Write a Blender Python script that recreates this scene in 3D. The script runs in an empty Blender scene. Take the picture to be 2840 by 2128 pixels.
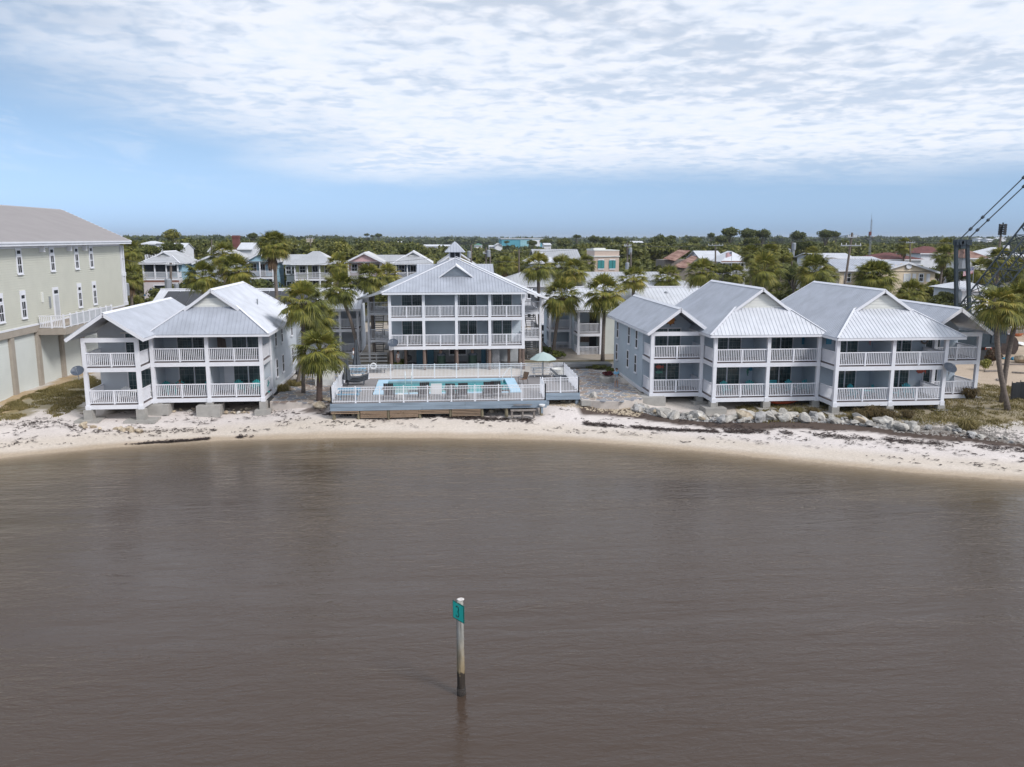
import bpy, bmesh, math, random
import numpy as np
from mathutils import Vector, Matrix
sc = bpy.context.scene
col = sc.collection
R = math.radians
# ---------------------------------------------------------------- camera
F, W, H = 2290.0, 2840.0, 2128.0
PIT, YAW, ROL, CZ = R(10.03), R(5.2), R(-0.07), 14.5
FW = Vector((math.sin(YAW)*math.cos(PIT), math.cos(YAW)*math.cos(PIT), -math.sin(PIT)))
_r0 = Vector((math.cos(YAW), -math.sin(YAW), 0)); _u0 = _r0.cross(FW)
RT = _r0*math.cos(ROL) - _u0*math.sin(ROL); UP = _r0*math.sin(ROL) + _u0*math.cos(ROL)
CAM = Vector((0, 0, CZ))
cd = bpy.data.cameras.new('camera'); co = bpy.data.objects.new('camera', cd); col.objects.link(co)
cd.sensor_width = 36; cd.sensor_fit = 'HORIZONTAL'; cd.lens = F/W*36; cd.clip_start = .2; cd.clip_end = 30000
M = Matrix((RT, UP, -FW)).transposed().to_4x4(); M.translation = CAM; co.matrix_world = M
sc.camera = co
def _ray(u, v): return FW + RT*((u-W/2)/F) - UP*((v-H/2)/F)
def G(u, v, z):
    "survey helper: where the sight line through a photo point meets height z"
    d = _ray(u, v); return CAM + d*((z-CZ)/d.z)
def V(u, v, Y):
    "survey helper: where it meets the vertical plane at depth Y"
    d = _ray(u, v); return CAM + d*(Y/d.y)
# ---------------------------------------------------------------- sky, sun, exposure
SUN = Vector((.54, -.50, .68)).normalized()
EL = math.asin(SUN.z); AZ = math.atan2(SUN.x, SUN.y)
w = bpy.data.worlds.new('World'); sc.world = w; w.use_nodes = True
w.cycles.sampling_method = 'MANUAL'; w.cycles.sample_map_resolution = 512
nt = w.node_tree; nt.nodes.clear()
def N(t, **k):
    n = nt.nodes.new(t)
    for a, b in k.items():
        if a.startswith('i_'): n.inputs[a[2:]].default_value = b
        elif a.startswith('n'): n.inputs[int(a[1:])].default_value = b
        else: setattr(n, a, b)
    return n
def L(a, b): nt.links.new(a, b)
def Mth(op, a, b=None, c=None, clamp=False):
    n = nt.nodes.new('ShaderNodeMath'); n.operation = op; n.use_clamp = clamp
    for i, x in enumerate((a, b, c)):
        if x is None: continue
        if isinstance(x, (int, float)): n.inputs[i].default_value = x
        else: L(x, n.inputs[i])
    return n.outputs[0]
out = N('ShaderNodeOutputWorld'); bg = N('ShaderNodeBackground')
sky = N('ShaderNodeTexSky', sky_type='NISHITA', sun_disc=False, sun_elevation=EL, sun_rotation=AZ, altitude=0, air_density=1.0, dust_density=.6, ozone_density=2.2)
skyc = N('ShaderNodeMix', data_type='RGBA', blend_type='MULTIPLY'); skyc.inputs[0].default_value = 1
bw = N('ShaderNodeRGBToBW'); L(sky.outputs[0], bw.inputs[0])
tint = N('ShaderNodeMix', data_type='RGBA', blend_type='MULTIPLY'); tint.inputs[0].default_value = 1; L(bw.outputs[0], tint.inputs[6]); tint.inputs[7].default_value = (.63, 1.0, 1.48, 1)
blu = N('ShaderNodeMix', data_type='RGBA'); blu.inputs[0].default_value = .86; L(sky.outputs[0], blu.inputs[6]); L(tint.outputs[2], blu.inputs[7])
L(blu.outputs[2], skyc.inputs[6]); skyc.inputs[7].default_value = (.086, .084, .086, 1)
tc = N('ShaderNodeTexCoord'); sx = N('ShaderNodeSeparateXYZ'); L(tc.outputs['Generated'], sx.inputs[0])
zc = Mth('ADD', Mth('MAXIMUM', sx.outputs[2], 0.0), .085)   # shell height over a curved earth
PX = Mth('DIVIDE', sx.outputs[0], zc); PY = Mth('DIVIDE', sx.outputs[1], zc)
def nz(x, y, scale, detail, rough, dist=0, off=0.0):
    c = N('ShaderNodeCombineXYZ'); L(x, c.inputs[0]); L(y, c.inputs[1]); c.inputs[2].default_value = off
    n = N('ShaderNodeTexNoise'); n.inputs['Scale'].default_value = scale; n.inputs['Detail'].default_value = detail
    n.inputs['Roughness'].default_value = rough; n.inputs['Distortion'].default_value = dist; L(c.outputs[0], n.inputs['Vector']); return n.outputs[0]
def sstep(x, a, b):
    n = N('ShaderNodeMapRange', interpolation_type='SMOOTHSTEP'); L(x, n.inputs[0])
    n.inputs[1].default_value = a; n.inputs[2].default_value = b; return n.outputs[0]
big = nz(PX, PY, .95, 3, .55, .6, 3.0)            # where the sheet is thick or thin
warp = Mth('MULTIPLY', Mth('SUBTRACT', nz(PX, PY, .5, 3, .6, .5, 9.0), .5), 7.0)
rr = Mth('SQRT', Mth('ADD', Mth('MULTIPLY', PX, PX), Mth('MULTIPLY', PY, PY)))
edge_x = sstep(Mth('ADD', PX, Mth('MULTIPLY', warp, .3)), -1.9, -.6)
edge_r = sstep(Mth('ADD', rr, Mth('MULTIPLY', warp, .28)), 7.2, 5.3)
cells = nz(PX, PY, 8.6, 3, .5, .3, 1.0)          # mackerel cells
fine = nz(PX, PY, 17, 3, .6, .3, 5.0)
body = Mth('ADD', Mth('MULTIPLY', cells, .70), Mth('MULTIPLY', fine, .30))
dens = sstep(Mth('ADD', Mth('MULTIPLY', cells, .6), Mth('MULTIPLY', big, .7)), .48, .70)
cover = Mth('MULTIPLY', edge_x, edge_r)
wisp = Mth('MULTIPLY', sstep(nz(PX, Mth('MULTIPLY', PY, .55), 2.2, 4, .62, .6, 12.0), .47, .80), .42)
wisp = Mth('MULTIPLY', wisp, sstep(rr, 8.5, 4))
cl = Mth('MAXIMUM', Mth('MULTIPLY', cover, Mth('ADD', Mth('MULTIPLY', dens, .36), .58)), wisp, clamp=True)
ccol = N('ShaderNodeMix', data_type='RGBA'); L(sstep(body, .34, .66), ccol.inputs[0])
ccol.inputs[6].default_value = (.67, .73, .83, 1); ccol.inputs[7].default_value = (.75, .773, .835, 1)
mx = N('ShaderNodeMix', data_type='RGBA'); L(cl, mx.inputs[0]); L(skyc.outputs[2], mx.inputs[6]); L(ccol.outputs[2], mx.inputs[7])
L(mx.outputs[2], bg.inputs[0]); bg.inputs[1].default_value = 1.0; L(bg.outputs[0], out.inputs[0])
sl = bpy.data.lights.new('sun', 'SUN'); sl.energy = 2.0; sl.angle = R(14); sl.color = (1, .965, .935)
so = bpy.data.objects.new('sun', sl); col.objects.link(so); so.rotation_euler = SUN.to_track_quat('Z', 'Y').to_euler(); so.location = (0, 0, 60)
sc.view_settings.view_transform = 'Standard'; sc.view_settings.look = 'None'; sc.view_settings.gamma = 1; sc.view_settings.use_curve_mapping = False
sc.view_settings.exposure = 0.35
sc.cycles.max_bounces = 6; sc.cycles.diffuse_bounces = 3; sc.cycles.glossy_bounces = 3; sc.cycles.transmission_bounces = 4; sc.cycles.transparent_max_bounces = 8
sc.cycles.use_denoising = True; sc.cycles.caustics_reflective = False; sc.cycles.caustics_refractive = False
# ---------------------------------------------------------------- helpers
rng = random.Random(7); nr = np.random.default_rng(7)
class MB:
    "collects shapes; build() links them as ONE mesh object"
    def __init__(s): s.v = []; s.f = []
    def add(s, vs, fs):
        n = len(s.v); s.v += [tuple(v) for v in vs]; s.f += [tuple(i+n for i in f) for f in fs]; return s
    def box(s, x0, x1, y0, y1, z0, z1):
        return s.add([(x0,y0,z0),(x1,y0,z0),(x1,y1,z0),(x0,y1,z0),(x0,y0,z1),(x1,y0,z1),(x1,y1,z1),(x0,y1,z1)],
                     [(3,2,1,0),(4,5,6,7),(0,1,5,4),(1,2,6,5),(2,3,7,6),(3,0,4,7)])
    def obox(s, c, a, b, d):
        c, a, b, d = map(Vector, (c, a, b, d))
        return s.add([c-a-b-d, c+a-b-d, c+a+b-d, c-a+b-d, c-a-b+d, c+a-b+d, c+a+b+d, c-a+b+d],
                     [(3,2,1,0),(4,5,6,7),(0,1,5,4),(1,2,6,5),(2,3,7,6),(3,0,4,7)])
    def bar(s, p, q, w, h, up=(0,0,1)):
        p, q, up = Vector(p), Vector(q), Vector(up); d = (q-p)
        if d.length < 1e-6: return s
        sd = d.cross(up); sd = sd.normalized() if sd.length > 1e-6 else Vector((1,0,0)); u = sd.cross(d).normalized()
        return s.obox((p+q)/2, d/2, sd*w/2, u*h/2)
    def tube(s, p, q, r0, r1=None, n=8, caps=True):
        p, q = Vector(p), Vector(q); r1 = r0 if r1 is None else r1; d = (q-p).normalized()
        a = d.orthogonal().normalized(); b = d.cross(a); k = len(s.v)
        for c, r in ((p, r0), (q, r1)):
            for i in range(n):
                t = 2*math.pi*i/n; s.v.append(tuple(c + a*(r*math.cos(t)) + b*(r*math.sin(t))))
        for i in range(n): j = (i+1) % n; s.f.append((k+i, k+j, k+n+j, k+n+i))
        if caps: s.f.append(tuple(k+n-1-i for i in range(n))); s.f.append(tuple(k+n+i for i in range(n)))
        return s
    def path(s, pts, rad, n=8, closed=False):
        pts = [Vector(p) for p in pts]; k = len(s.v); m = len(pts); pa = None
        for i, p in enumerate(pts):
            d = (pts[(i+1) % m] - pts[i-1]) if (closed or 0 < i < m-1) else (pts[1]-pts[0] if i == 0 else pts[-1]-pts[-2])
            d.normalize()
            a = d.orthogonal().normalized() if pa is None else (pa - d*pa.dot(d)).normalized(); pa = a; b = d.cross(a)
            r = rad[i] if isinstance(rad, (list, tuple)) else rad
            for j in range(n): t = 2*math.pi*j/n; s.v.append(tuple(p + a*(r*math.cos(t)) + b*(r*math.sin(t))))
        for i in range(m if closed else m-1):
            for j in range(n):
                q = (j+1) % n; i2 = (i+1) % m; s.f.append((k+i*n+j, k+i*n+q, k+i2*n+q, k+i2*n+j))
        if not closed: s.f.append(tuple(k+n-1-j for j in range(n))); s.f.append(tuple(k+(m-1)*n+j for j in range(n)))
        return s
    def prism(s, pts, vec):
        k = len(s.v); n = len(pts); vec = Vector(vec)
        s.v += [tuple(p) for p in pts] + [tuple(Vector(p)+vec) for p in pts]
        s.f.append(tuple(k+i for i in range(n))); s.f.append(tuple(k+2*n-1-i for i in range(n)))
        for i in range(n): j = (i+1) % n; s.f.append((k+j, k+i, k+n+i, k+n+j))
        return s
    def lathe(s, prof, c=(0,0,0), n=16):
        k = len(s.v); m = len(prof)
        for r, z in prof:
            for j in range(n): t = 2*math.pi*j/n; s.v.append((c[0]+r*math.cos(t), c[1]+r*math.sin(t), c[2]+z))
        for i in range(m-1):
            for j in range(n): q = (j+1) % n; s.f.append((k+i*n+j, k+i*n+q, k+(i+1)*n+q, k+(i+1)*n+j))
        s.f.append(tuple(k+n-1-j for j in range(n))); s.f.append(tuple(k+(m-1)*n+j for j in range(n)))
        return s
    def mesh(s, name, mat, smooth=False):
        me = bpy.data.meshes.new(name); me.from_pydata(s.v, [], s.f)
        if mat: me.materials.append(mat)
        if smooth: me.polygons.foreach_set('use_smooth', [True]*len(me.polygons))
        return me
    def build(s, name, mat, parent=None, smooth=False, kind=None, label=None, fix=True):
        me = s.mesh(name, mat, smooth)
        if fix:
            bm = bmesh.new(); bm.from_mesh(me); bmesh.ops.recalc_face_normals(bm, faces=bm.faces); bm.to_mesh(me); bm.free()
        return link(name, me, parent, kind, label)
def link(name, me, parent=None, kind=None, label=None):
    o = bpy.data.objects.new(name, me); col.objects.link(o)
    if parent is not None: attach(o, parent)
    if kind: o['kind'] = kind
    if label: o['label'] = label
    return o
def wmat(o):
    m = Matrix.Translation(o.location) @ o.rotation_euler.to_matrix().to_4x4() @ Matrix.Diagonal((*o.scale, 1))
    return (wmat(o.parent) @ o.matrix_parent_inverse @ m) if o.parent else m
def attach(o, parent): o.parent = parent; o.matrix_parent_inverse = wmat(parent).inverted()
def tag(o, label, cat, group=None):
    o['label'] = label; o['category'] = cat
    if group: o['group'] = group
    return o
def thing(name, label, cat, loc=(0,0,0), rz=0.0, group=None):
    o = bpy.data.objects.new(name, None); col.objects.link(o); o.empty_display_size = .3
    o.location = loc; o.rotation_euler = (0, 0, rz); return tag(o, label, cat, group)
def struct(o): o['kind'] = 'structure'; return o
def dup(root, loc, rz=0.0, label=None, group=None, scale=1.0):
    "copy a thing built round the origin, with its parts and sub-parts"
    def cp(o, par):
        c = o.copy(); col.objects.link(c)
        if par is not None: c.parent = par
        for ch in o.children: cp(ch, c)
        return c
    r = cp(root, None); r.location = loc; r.rotation_euler = (0, 0, rz); r.scale = (scale,)*3
    if label: r['label'] = label
    if group: r['group'] = group
    return r
class Proto:
    "first use places the model itself, later uses place copies"
    def __init__(s, make): s.make = make; s.o = None
    def __call__(s, loc, rz, label, group=None, scale=1.0):
        if s.o is None:
            s.o = s.make()
            s.o.location = loc; s.o.rotation_euler = (0, 0, rz); s.o.scale = (scale,)*3; s.o['label'] = label
            if group: s.o['group'] = group
            return s.o
        return dup(s.o, loc, rz, label, group, scale)
# ---------------------------------------------------------------- materials
def mat(name, c, rough=.6, metal=0.0, var=.12, scale=1.5, bump=0.0, bscale=8.0, spec=.5, stretch=(1,1,1), c2=None, alpha=None, detail=4):
    m = bpy.data.materials.new(name); m.use_nodes = True; t = m.node_tree; b = t.nodes['Principled BSDF']
    b.inputs['Roughness'].default_value = rough; b.inputs['Metallic'].default_value = metal; b.inputs['Specular IOR Level'].default_value = spec
    g = t.nodes.new('ShaderNodeNewGeometry'); mp = t.nodes.new('ShaderNodeMapping'); mp.inputs['Scale'].default_value = stretch
    t.links.new(g.outputs['Position'], mp.inputs[0])
    n = t.nodes.new('ShaderNodeTexNoise'); n.inputs['Scale'].default_value = scale; n.inputs['Detail'].default_value = detail; n.inputs['Roughness'].default_value = .6
    t.links.new(mp.outputs[0], n.inputs['Vector'])
    r = t.nodes.new('ShaderNodeValToRGB'); r.color_ramp.elements[0].position = .3; r.color_ramp.elements[1].position = .7
    c2 = c2 or tuple(min(1, x*(1+var)) for x in c); c1 = tuple(x*(1-var) for x in c)
    r.color_ramp.elements[0].color = (*c1, 1); r.color_ramp.elements[1].color = (*c2, 1)
    t.links.new(n.outputs[0], r.inputs[0]); t.links.new(r.outputs[0], b.inputs['Base Color'])
    if bump:
        n2 = t.nodes.new('ShaderNodeTexNoise'); n2.inputs['Scale'].default_value = bscale; n2.inputs['Detail'].default_value = 3
        t.links.new(mp.outputs[0], n2.inputs['Vector'])
        bp = t.nodes.new('ShaderNodeBump'); bp.inputs['Strength'].default_value = bump; bp.inputs['Distance'].default_value = .05
        t.links.new(n2.outputs[0], bp.inputs['Height']); t.links.new(bp.outputs[0], b.inputs['Normal'])
    return m
def leafmat(name, cols, rough=.55, trans=.25, spec=.3):
    "leaf colour picked per leaf, plus slow drift over the crown"
    m = bpy.data.materials.new(name); m.use_nodes = True; t = m.node_tree; b = t.nodes['Principled BSDF']
    g = t.nodes.new('ShaderNodeNewGeometry'); r = t.nodes.new('ShaderNodeValToRGB'); e = r.color_ramp.elements
    while len(e) < len(cols): e.new(.5)
    for i, c in enumerate(cols): e[i].position = i/(len(cols)-1); e[i].color = (*c, 1)
    n = t.nodes.new('ShaderNodeTexNoise'); n.inputs['Scale'].default_value = .35; n.inputs['Detail'].default_value = 3; t.links.new(g.outputs['Position'], n.inputs['Vector'])
    a = t.nodes.new('ShaderNodeMath'); a.operation = 'MULTIPLY_ADD'; t.links.new(g.outputs['Random Per Island'], a.inputs[0]); a.inputs[1].default_value = .62
    s = t.nodes.new('ShaderNodeMath'); s.operation = 'MULTIPLY_ADD'; t.links.new(n.outputs[0], s.inputs[0]); s.inputs[1].default_value = 1.3; s.inputs[2].default_value = -.46
    t.links.new(s.outputs[0], a.inputs[2]); t.links.new(a.outputs[0], r.inputs[0]); t.links.new(r.outputs[0], b.inputs['Base Color'])
    b.inputs['Roughness'].default_value = rough; b.inputs['Specular IOR Level'].default_value = spec
    tr = t.nodes.new('ShaderNodeBsdfTranslucent'); t.links.new(r.outputs[0], tr.inputs[0])
    mx = t.nodes.new('ShaderNodeMixShader'); mx.inputs[0].default_value = trans
    t.links.new(b.outputs[0], mx.inputs[1]); t.links.new(tr.outputs[0], mx.inputs[2]); t.links.new(mx.outputs[0], t.nodes['Material Output'].inputs[0])
    return m
m_white = mat('white_paint', (.785,.79,.835), .5, var=.06, scale=1.3, c2=(.82,.825,.865), detail=7)
m_rail = mat('white_rail', (.81,.815,.86), .45, var=.03)
m_fence = mat('pool_fence_white', (.84,.85,.89), .35, var=.02)
m_siding_l = mat('pale_grey_siding', (.575,.615,.665), .6, var=.05, scale=.8)
m_siding_r = mat('blue_grey_siding', (.47,.54,.605), .6, var=.05, scale=.8)
m_siding_c = mat('soft_blue_siding', (.55,.62,.675), .6, var=.05, scale=.8)
m_cream = mat('cream_siding', (.74,.74,.70), .6, var=.03)
m_green = mat('sage_siding', (.58,.575,.495), .65, var=.035, scale=.7)
m_green2 = mat('pale_sage_panel', (.68,.705,.675), .65, var=.03, scale=.7)
m_stucco = mat('taupe_stucco', (.38,.335,.285), .85, var=.08, scale=2, bump=.1)
m_roof = mat('galvanised_roof', (.42,.445,.50), .42, .2, var=.13, scale=.8, detail=8, stretch=(1,1,1))
m_roof2 = mat('weathered_metal_roof', (.43,.44,.46), .5, .2, var=.10, scale=.5)
m_roofw = mat('white_and_sunlit_metal_roof', (.61,.625,.665), .45, .1, var=.10, scale=.8, detail=8)
m_roofg = mat('taupe_metal_roof', (.335,.315,.315), .5, .15, var=.05, scale=.5)
m_shingle = mat('grey_shingle', (.27,.255,.25), .9, var=.22, scale=2.5, bump=.3, bscale=5)
m_redroof = mat('oxblood_roof', (.16,.06,.055), .8, var=.25, scale=1.0)
m_rust = mat('rusted_tin', (.22,.075,.045), .75, .1, var=.5, scale=.7, c2=(.42,.27,.22))
m_conc = mat('concrete', (.36,.345,.32), .85, var=.16, scale=1.6, bump=.15)
m_deck = mat('deck_boards', (.25,.235,.235), .8, var=.14, scale=1.2, stretch=(1,6,1))
m_floor = mat('porch_floor', (.17,.14,.14), .75, var=.1)
m_bluewood = mat('blue_grey_paint_wood', (.235,.295,.36), .7, var=.22, scale=1.4, stretch=(.35,1,3), bump=.15)
m_wood = mat('treated_wood', (.34,.24,.165), .8, var=.25, scale=2.2, stretch=(.4,1,4), bump=.2)
m_oldwood = mat('weathered_wood', (.23,.20,.18), .85, var=.28, scale=2, stretch=(3,3,.4), bump=.25)
m_greywood = mat('grey_walkway_wood', (.19,.195,.20), .85, var=.18, scale=2, stretch=(.5,2,2))
m_brown = mat('brown_piling', (.17,.125,.105), .85, var=.3, scale=2.5, stretch=(3,3,.5), bump=.3)
m_black = mat('black_metal', (.025,.027,.03), .45, var=.1)
m_dark = mat('dark_opening', (.025,.026,.03), .9, var=.1)
m_glass = mat('door_glass', (.022,.045,.05), .06, var=.5, scale=.7, spec=.6, c2=(.06,.115,.12))
m_win = mat('window_glass', (.014,.017,.023), .22, var=.5, scale=.8, spec=.12, c2=(.045,.05,.058))
m_muntin = mat('muntin', (.17,.21,.215), .5, var=.02)
m_teal = mat('teal_resin', (.02,.36,.36), .45, var=.06)
m_turq = mat('turquoise_resin', (.05,.43,.50), .45, var=.06)
m_blue = mat('blue_paint_wood', (.06,.27,.43), .55, var=.12, scale=3)
m_resin = mat('dark_brown_resin', (.045,.032,.034), .5, var=.15)
m_whiteres = mat('white_resin', (.78,.78,.78), .4, var=.03)
m_umb = mat('seafoam_canvas', (.40,.49,.475), .8, var=.05)
m_umbg = mat('charcoal_canvas', (.085,.095,.11), .85, var=.15)
m_chrome = mat('white_steel', (.80,.82,.84), .25, .3, var=.02)
m_aspath = mat('asphalt', (.085,.085,.088), .9, var=.2, scale=1.2, bump=.2, bscale=20)
m_trunk = mat('palm_trunk', (.165,.135,.115), .9, var=.32, scale=3.5, stretch=(1,1,3.5), bump=.6, bscale=9)
m_trunkd = mat('palm_trunk_dark', (.105,.072,.06), .9, var=.35, scale=3.5, stretch=(1,1,4), bump=.7, bscale=9)
m_bark = mat('bark', (.12,.10,.085), .9, var=.3, scale=3, bump=.4)
m_pole = mat('pole_wood', (.17,.14,.12), .85, var=.25, scale=2, stretch=(3,3,.4))
m_grey = mat('grey_metal', (.34,.36,.39), .45, .4, var=.06)
m_dish = mat('slate_dish', (.085,.105,.14), .5, var=.08)
m_crane = mat('navy_crane_paint', (.018,.032,.045), .5, var=.3, scale=3)
m_palm = leafmat('palm_leaf', [(0.051,0.059,0.018),(0.109,0.121,0.027),(0.181,0.191,0.039),(0.273,0.252,0.055),(0.387,0.309,0.076)], trans=.22)
m_palmy = leafmat('palm_flower_stalk', [(0.372,0.331,0.062),(0.582,0.513,0.098),(0.768,0.599,0.160)], trans=.3)
m_deadleaf = leafmat('dead_palm_leaf', [(.12,.075,.04),(.22,.145,.085),(.33,.235,.15)], trans=.2)
m_oak = leafmat('oak_leaf', [(0.033,0.047,0.016),(0.075,0.094,0.026),(0.135,0.150,0.038),(0.220,0.214,0.053)])
m_mang = leafmat('scrub_leaf', [(0.046,0.059,0.018),(0.098,0.112,0.029),(0.168,0.171,0.041),(0.267,0.246,0.061)])
m_olive = leafmat('olive_leaf', [(0.069,0.077,0.020),(0.140,0.150,0.032),(0.244,0.236,0.048),(0.372,0.320,0.081)])
m_far = leafmat('far_leaf', [(0.033,0.050,0.023),(0.065,0.086,0.033),(0.111,0.128,0.045),(0.174,0.175,0.057)])
m_grassl = leafmat('grass_blade', [(.12,.105,.04),(.20,.17,.06),(.29,.235,.095),(.38,.30,.15)])
m_tuft = leafmat('dry_tuft', [(.09,.07,.03),(.17,.125,.055),(.25,.18,.09)])
m_rockp = mat('pale_limestone', (.40,.37,.33), .9, var=.35, scale=2.6, bump=.7, bscale=5, c2=(.62,.59,.54))
m_rockt = mat('tan_limestone', (.40,.31,.215), .9, var=.3, scale=2.6, bump=.7, bscale=5, c2=(.62,.53,.40))
m_rockg = mat('grey_limestone', (.24,.235,.23), .9, var=.4, scale=2.6, bump=.7, bscale=5, c2=(.50,.49,.48))
m_skin = mat('skin', (.45,.27,.19), .6, var=.04)
m_hair = mat('dark_hair', (.045,.028,.02), .7, var=.1)
# ---------------------------------------------------------------- the ground, one sheet
SEA = 0.6
WL = np.array([(-400,-80),(-95,28),(-60,40),(-45,47),(-35,51),(-27.85,53.7),(-26,54.4),(-24.06,55.2),(-22,55.9),(-19.9,56.3),(-17.6,56.8),(-15.4,57.25),(-10.5,57.5),(-5.5,57.35),
    (-.43,56.9),(5.1,56.1),(9.5,55.0),(14.1,53.0),(18.4,50.95),(22.3,48.7),(26,46.8),(29.5,45),(33.75,43.3),(45,39),(60,34),(95,24),(400,-60)], float)
def wl(x): return np.interp(x, WL[:,0], WL[:,1])
CP = [(x, wl(x), SEA) for x in np.arange(-60, 96, 4.)] + [(x, wl(x)-5, SEA-.8) for x in np.arange(-60, 96, 6.)] + [(x, wl(x)-14, SEA-2.2) for x in np.arange(-60, 96, 12.)]
CP += [(-25.8,60.8,1.15),(-21.7,61.2,1.1),(-17.3,63.3,1.03),(-13.3,63.3,1.03),(-25,63.5,1.35),(-17,66.5,1.35),(-12,70,1.7),(-7.9,60.6,1.22),(0,60.6,1.25),(8,60.6,1.28),(-9.2,64.2,1.75),(-11,67.6,1.8),
    (2,66,1.4),(10,64,1.45),(12.5,61.8,1.1),(12.5,63.6,1.75),(15.5,63.6,1.75),(15.5,69.5,1.78),(13,78,1.88),(16.6,62.8,.95),(20.4,60.9,.85),(25.7,61.6,1.2),(22,64.5,1.2),(30.1,59.2,1.2),(38.8,59.4,1.36),(43.1,61.7,1.85),(43.5,58.5,1.7),
    (33,53.2,1.05),(25,56.2,1.0),(40,53,1.1),(50,56,1.5),(9,58.8,1.0),(16,59.4,1.0),(-34.2,69.6,1.8),(-34,82,1.8),(-40,60,1.4),(-60,65,1.6),(-33,64,1.5),(-20,85,1.9),(2,85,1.95),(14,86,1.9),(25,85,2),(50,75,2.3),(70,96,2.3),
    (0,100,2.1),(-30,110,2.4),(40,110,2.5),(0,125,2.8),(-60,125,2.8),(90,125,3),(0,150,3.3),(-60,150,3.3),(60,150,3.3),(95,80,2.5),(95,150,3.3),(60,64,2.0),(80,50,1.6)]
CP = np.array(CP); _d = np.hypot(CP[:,None,0]-CP[None,:,0], CP[:,None,1]-CP[None,:,1])
_n = len(CP); _A = np.zeros((_n+3, _n+3)); _A[:_n,:_n] = _d + np.eye(_n)*.05; _A[:_n,_n] = _A[_n,:_n] = 1; _A[:_n,_n+1] = _A[_n+1,:_n] = CP[:,0]; _A[:_n,_n+2] = _A[_n+2,:_n] = CP[:,1]
_w = np.linalg.solve(_A, np.r_[CP[:,2], 0, 0, 0])
def hgt(x, y):
    x = np.clip(np.atleast_1d(np.asarray(x, float)), -60, 95); y = np.clip(np.atleast_1d(np.asarray(y, float)), 25, 150)
    o = np.empty(len(x))
    for i in range(0, len(x), 20000):
        a, b = x[i:i+20000], y[i:i+20000]
        o[i:i+20000] = np.hypot(a[:,None]-CP[None,:,0], b[:,None]-CP[None,:,1]) @ _w[:_n] + _w[_n] + _w[_n+1]*a + _w[_n+2]*b
    return o
def gz(x, y): return float(hgt([x],[y])[0])
def vnoise(x, y, s, seed=0):
    "value noise 0..1"
    x = x/s+seed*17.3; y = y/s+seed*9.1; xi = np.floor(x); yi = np.floor(y); fx = x-xi; fy = y-yi; fx = fx*fx*(3-2*fx); fy = fy*fy*(3-2*fy)
    h = lambda a, b: np.modf(np.abs(np.sin(a*127.1+b*311.7+seed*74.7)*43758.5453))[0]
    return (h(xi,yi)*(1-fx)+h(xi+1,yi)*fx)*(1-fy)+(h(xi,yi+1)*(1-fx)+h(xi+1,yi+1)*fx)*fy
def fbm(x, y, s, seed=0): return .5*vnoise(x,y,s,seed)+.3*vnoise(x,y,s/2.1,seed+1)+.2*vnoise(x,y,s/4.3,seed+2)
def inpoly(x, y, poly):
    r = np.zeros(len(x), bool); n = len(poly)
    for i in range(n):
        (x0,y0),(x1,y1) = poly[i], poly[(i+1) % n]
        c = ((y0 > y) != (y1 > y)) & (x < (x1-x0)*(y-y0)/(y1-y0+1e-12)+x0); r ^= c
    return r
def gp(pts, z, o=(0,0,1)): return [tuple(G(o[0]+a/o[2], o[1]+b/o[2], z))[:2] for a, b in pts]
xs = np.r_[[-9000,-4500,-2200,-1100,-600,-350,-220,-150,-110,-85,-72], np.arange(-62, 96, .42), [100,110,130,170,240,380,650,1200,2400,4800,9000]]
ys = np.r_[[20,26,30,34,37], np.arange(39, 122, .42), [124,128,134,142,152,165,185,220,290,420,700,1300,2600,5200,9500]]
gx, gy = np.meshgrid(xs, ys); gx = gx.ravel(); gy = gy.ravel()
dsh = gy - wl(gx); z = hgt(gx, gy) + .10*(fbm(gx, gy, 3.0, 5)-.5)*np.clip(dsh, 0, 1) + np.where(gy > 45, .05*(vnoise(gx,gy,.9,8)-.5), 0)
z = np.where(np.abs(gx) > 300, np.maximum(z, np.where(gy > 60, 2.5, z)), z)
jx = gx + 2.2*(fbm(gx,gy,2.6,31)-.5)*2; jy = gy + 1.4*(fbm(gx,gy,2.1,37)-.5)*2
C0 = np.zeros((len(gx), 3)); f1 = fbm(gx, gy, 1.7, 3)[:,None]; f2 = fbm(gx, gy, 9.0, 21)[:,None]
def lay(mask, a, b=None, f=None):
    m = np.clip(mask, 0, 1)[:,None]; c = np.array(a) if b is None else np.array(a)*(1-(f1 if f is None else f)) + np.array(b)*(f1 if f is None else f)
    C0[:] = C0*(1-m) + c*m
sst = lambda x, a, b: (lambda t: t*t*(3-2*t))(np.clip((x-a)/(b-a), 0, 1))
lay(np.ones(len(gx)), (.10,.095,.045), (.16,.135,.07), f2)                      # inland scrub floor
lay(((gy < 118) & (gy > 84)).astype(float), (.33,.29,.25), (.42,.37,.31))           # sandy lots behind the houses
lay(sst(-(jy-84), 0, 2), (.50,.455,.40), (.66,.61,.56))                              # pale ground round the houses
lay(sst(-(dsh+.8*(f2[:,0]-.5)), -14, -10), (.625,.565,.53), (.745,.68,.645))            # dry beach
lay(sst(-dsh, -5.2, -2.4)*(.55+.45*f2[:,0]), (.56,.485,.395), (.64,.56,.47))       # tan damp slope
lay(sst(-dsh, -1.5, -.5), (.43,.345,.255), (.47,.38,.29)); lay(sst(-dsh, -.25, .5), (.30,.235,.165), (.33,.26,.18))
R2o = (0,780,3.1875); R5o = (1480,740,3.4516); R6o = (1960,740,2.5136); D5o = (2560,840,4.143); D6o = (1590,1000,8.285); D7o = (0,1080,3.16); R4o = (820,740,2.9105); D4o = (820,840,6.375)
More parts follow.
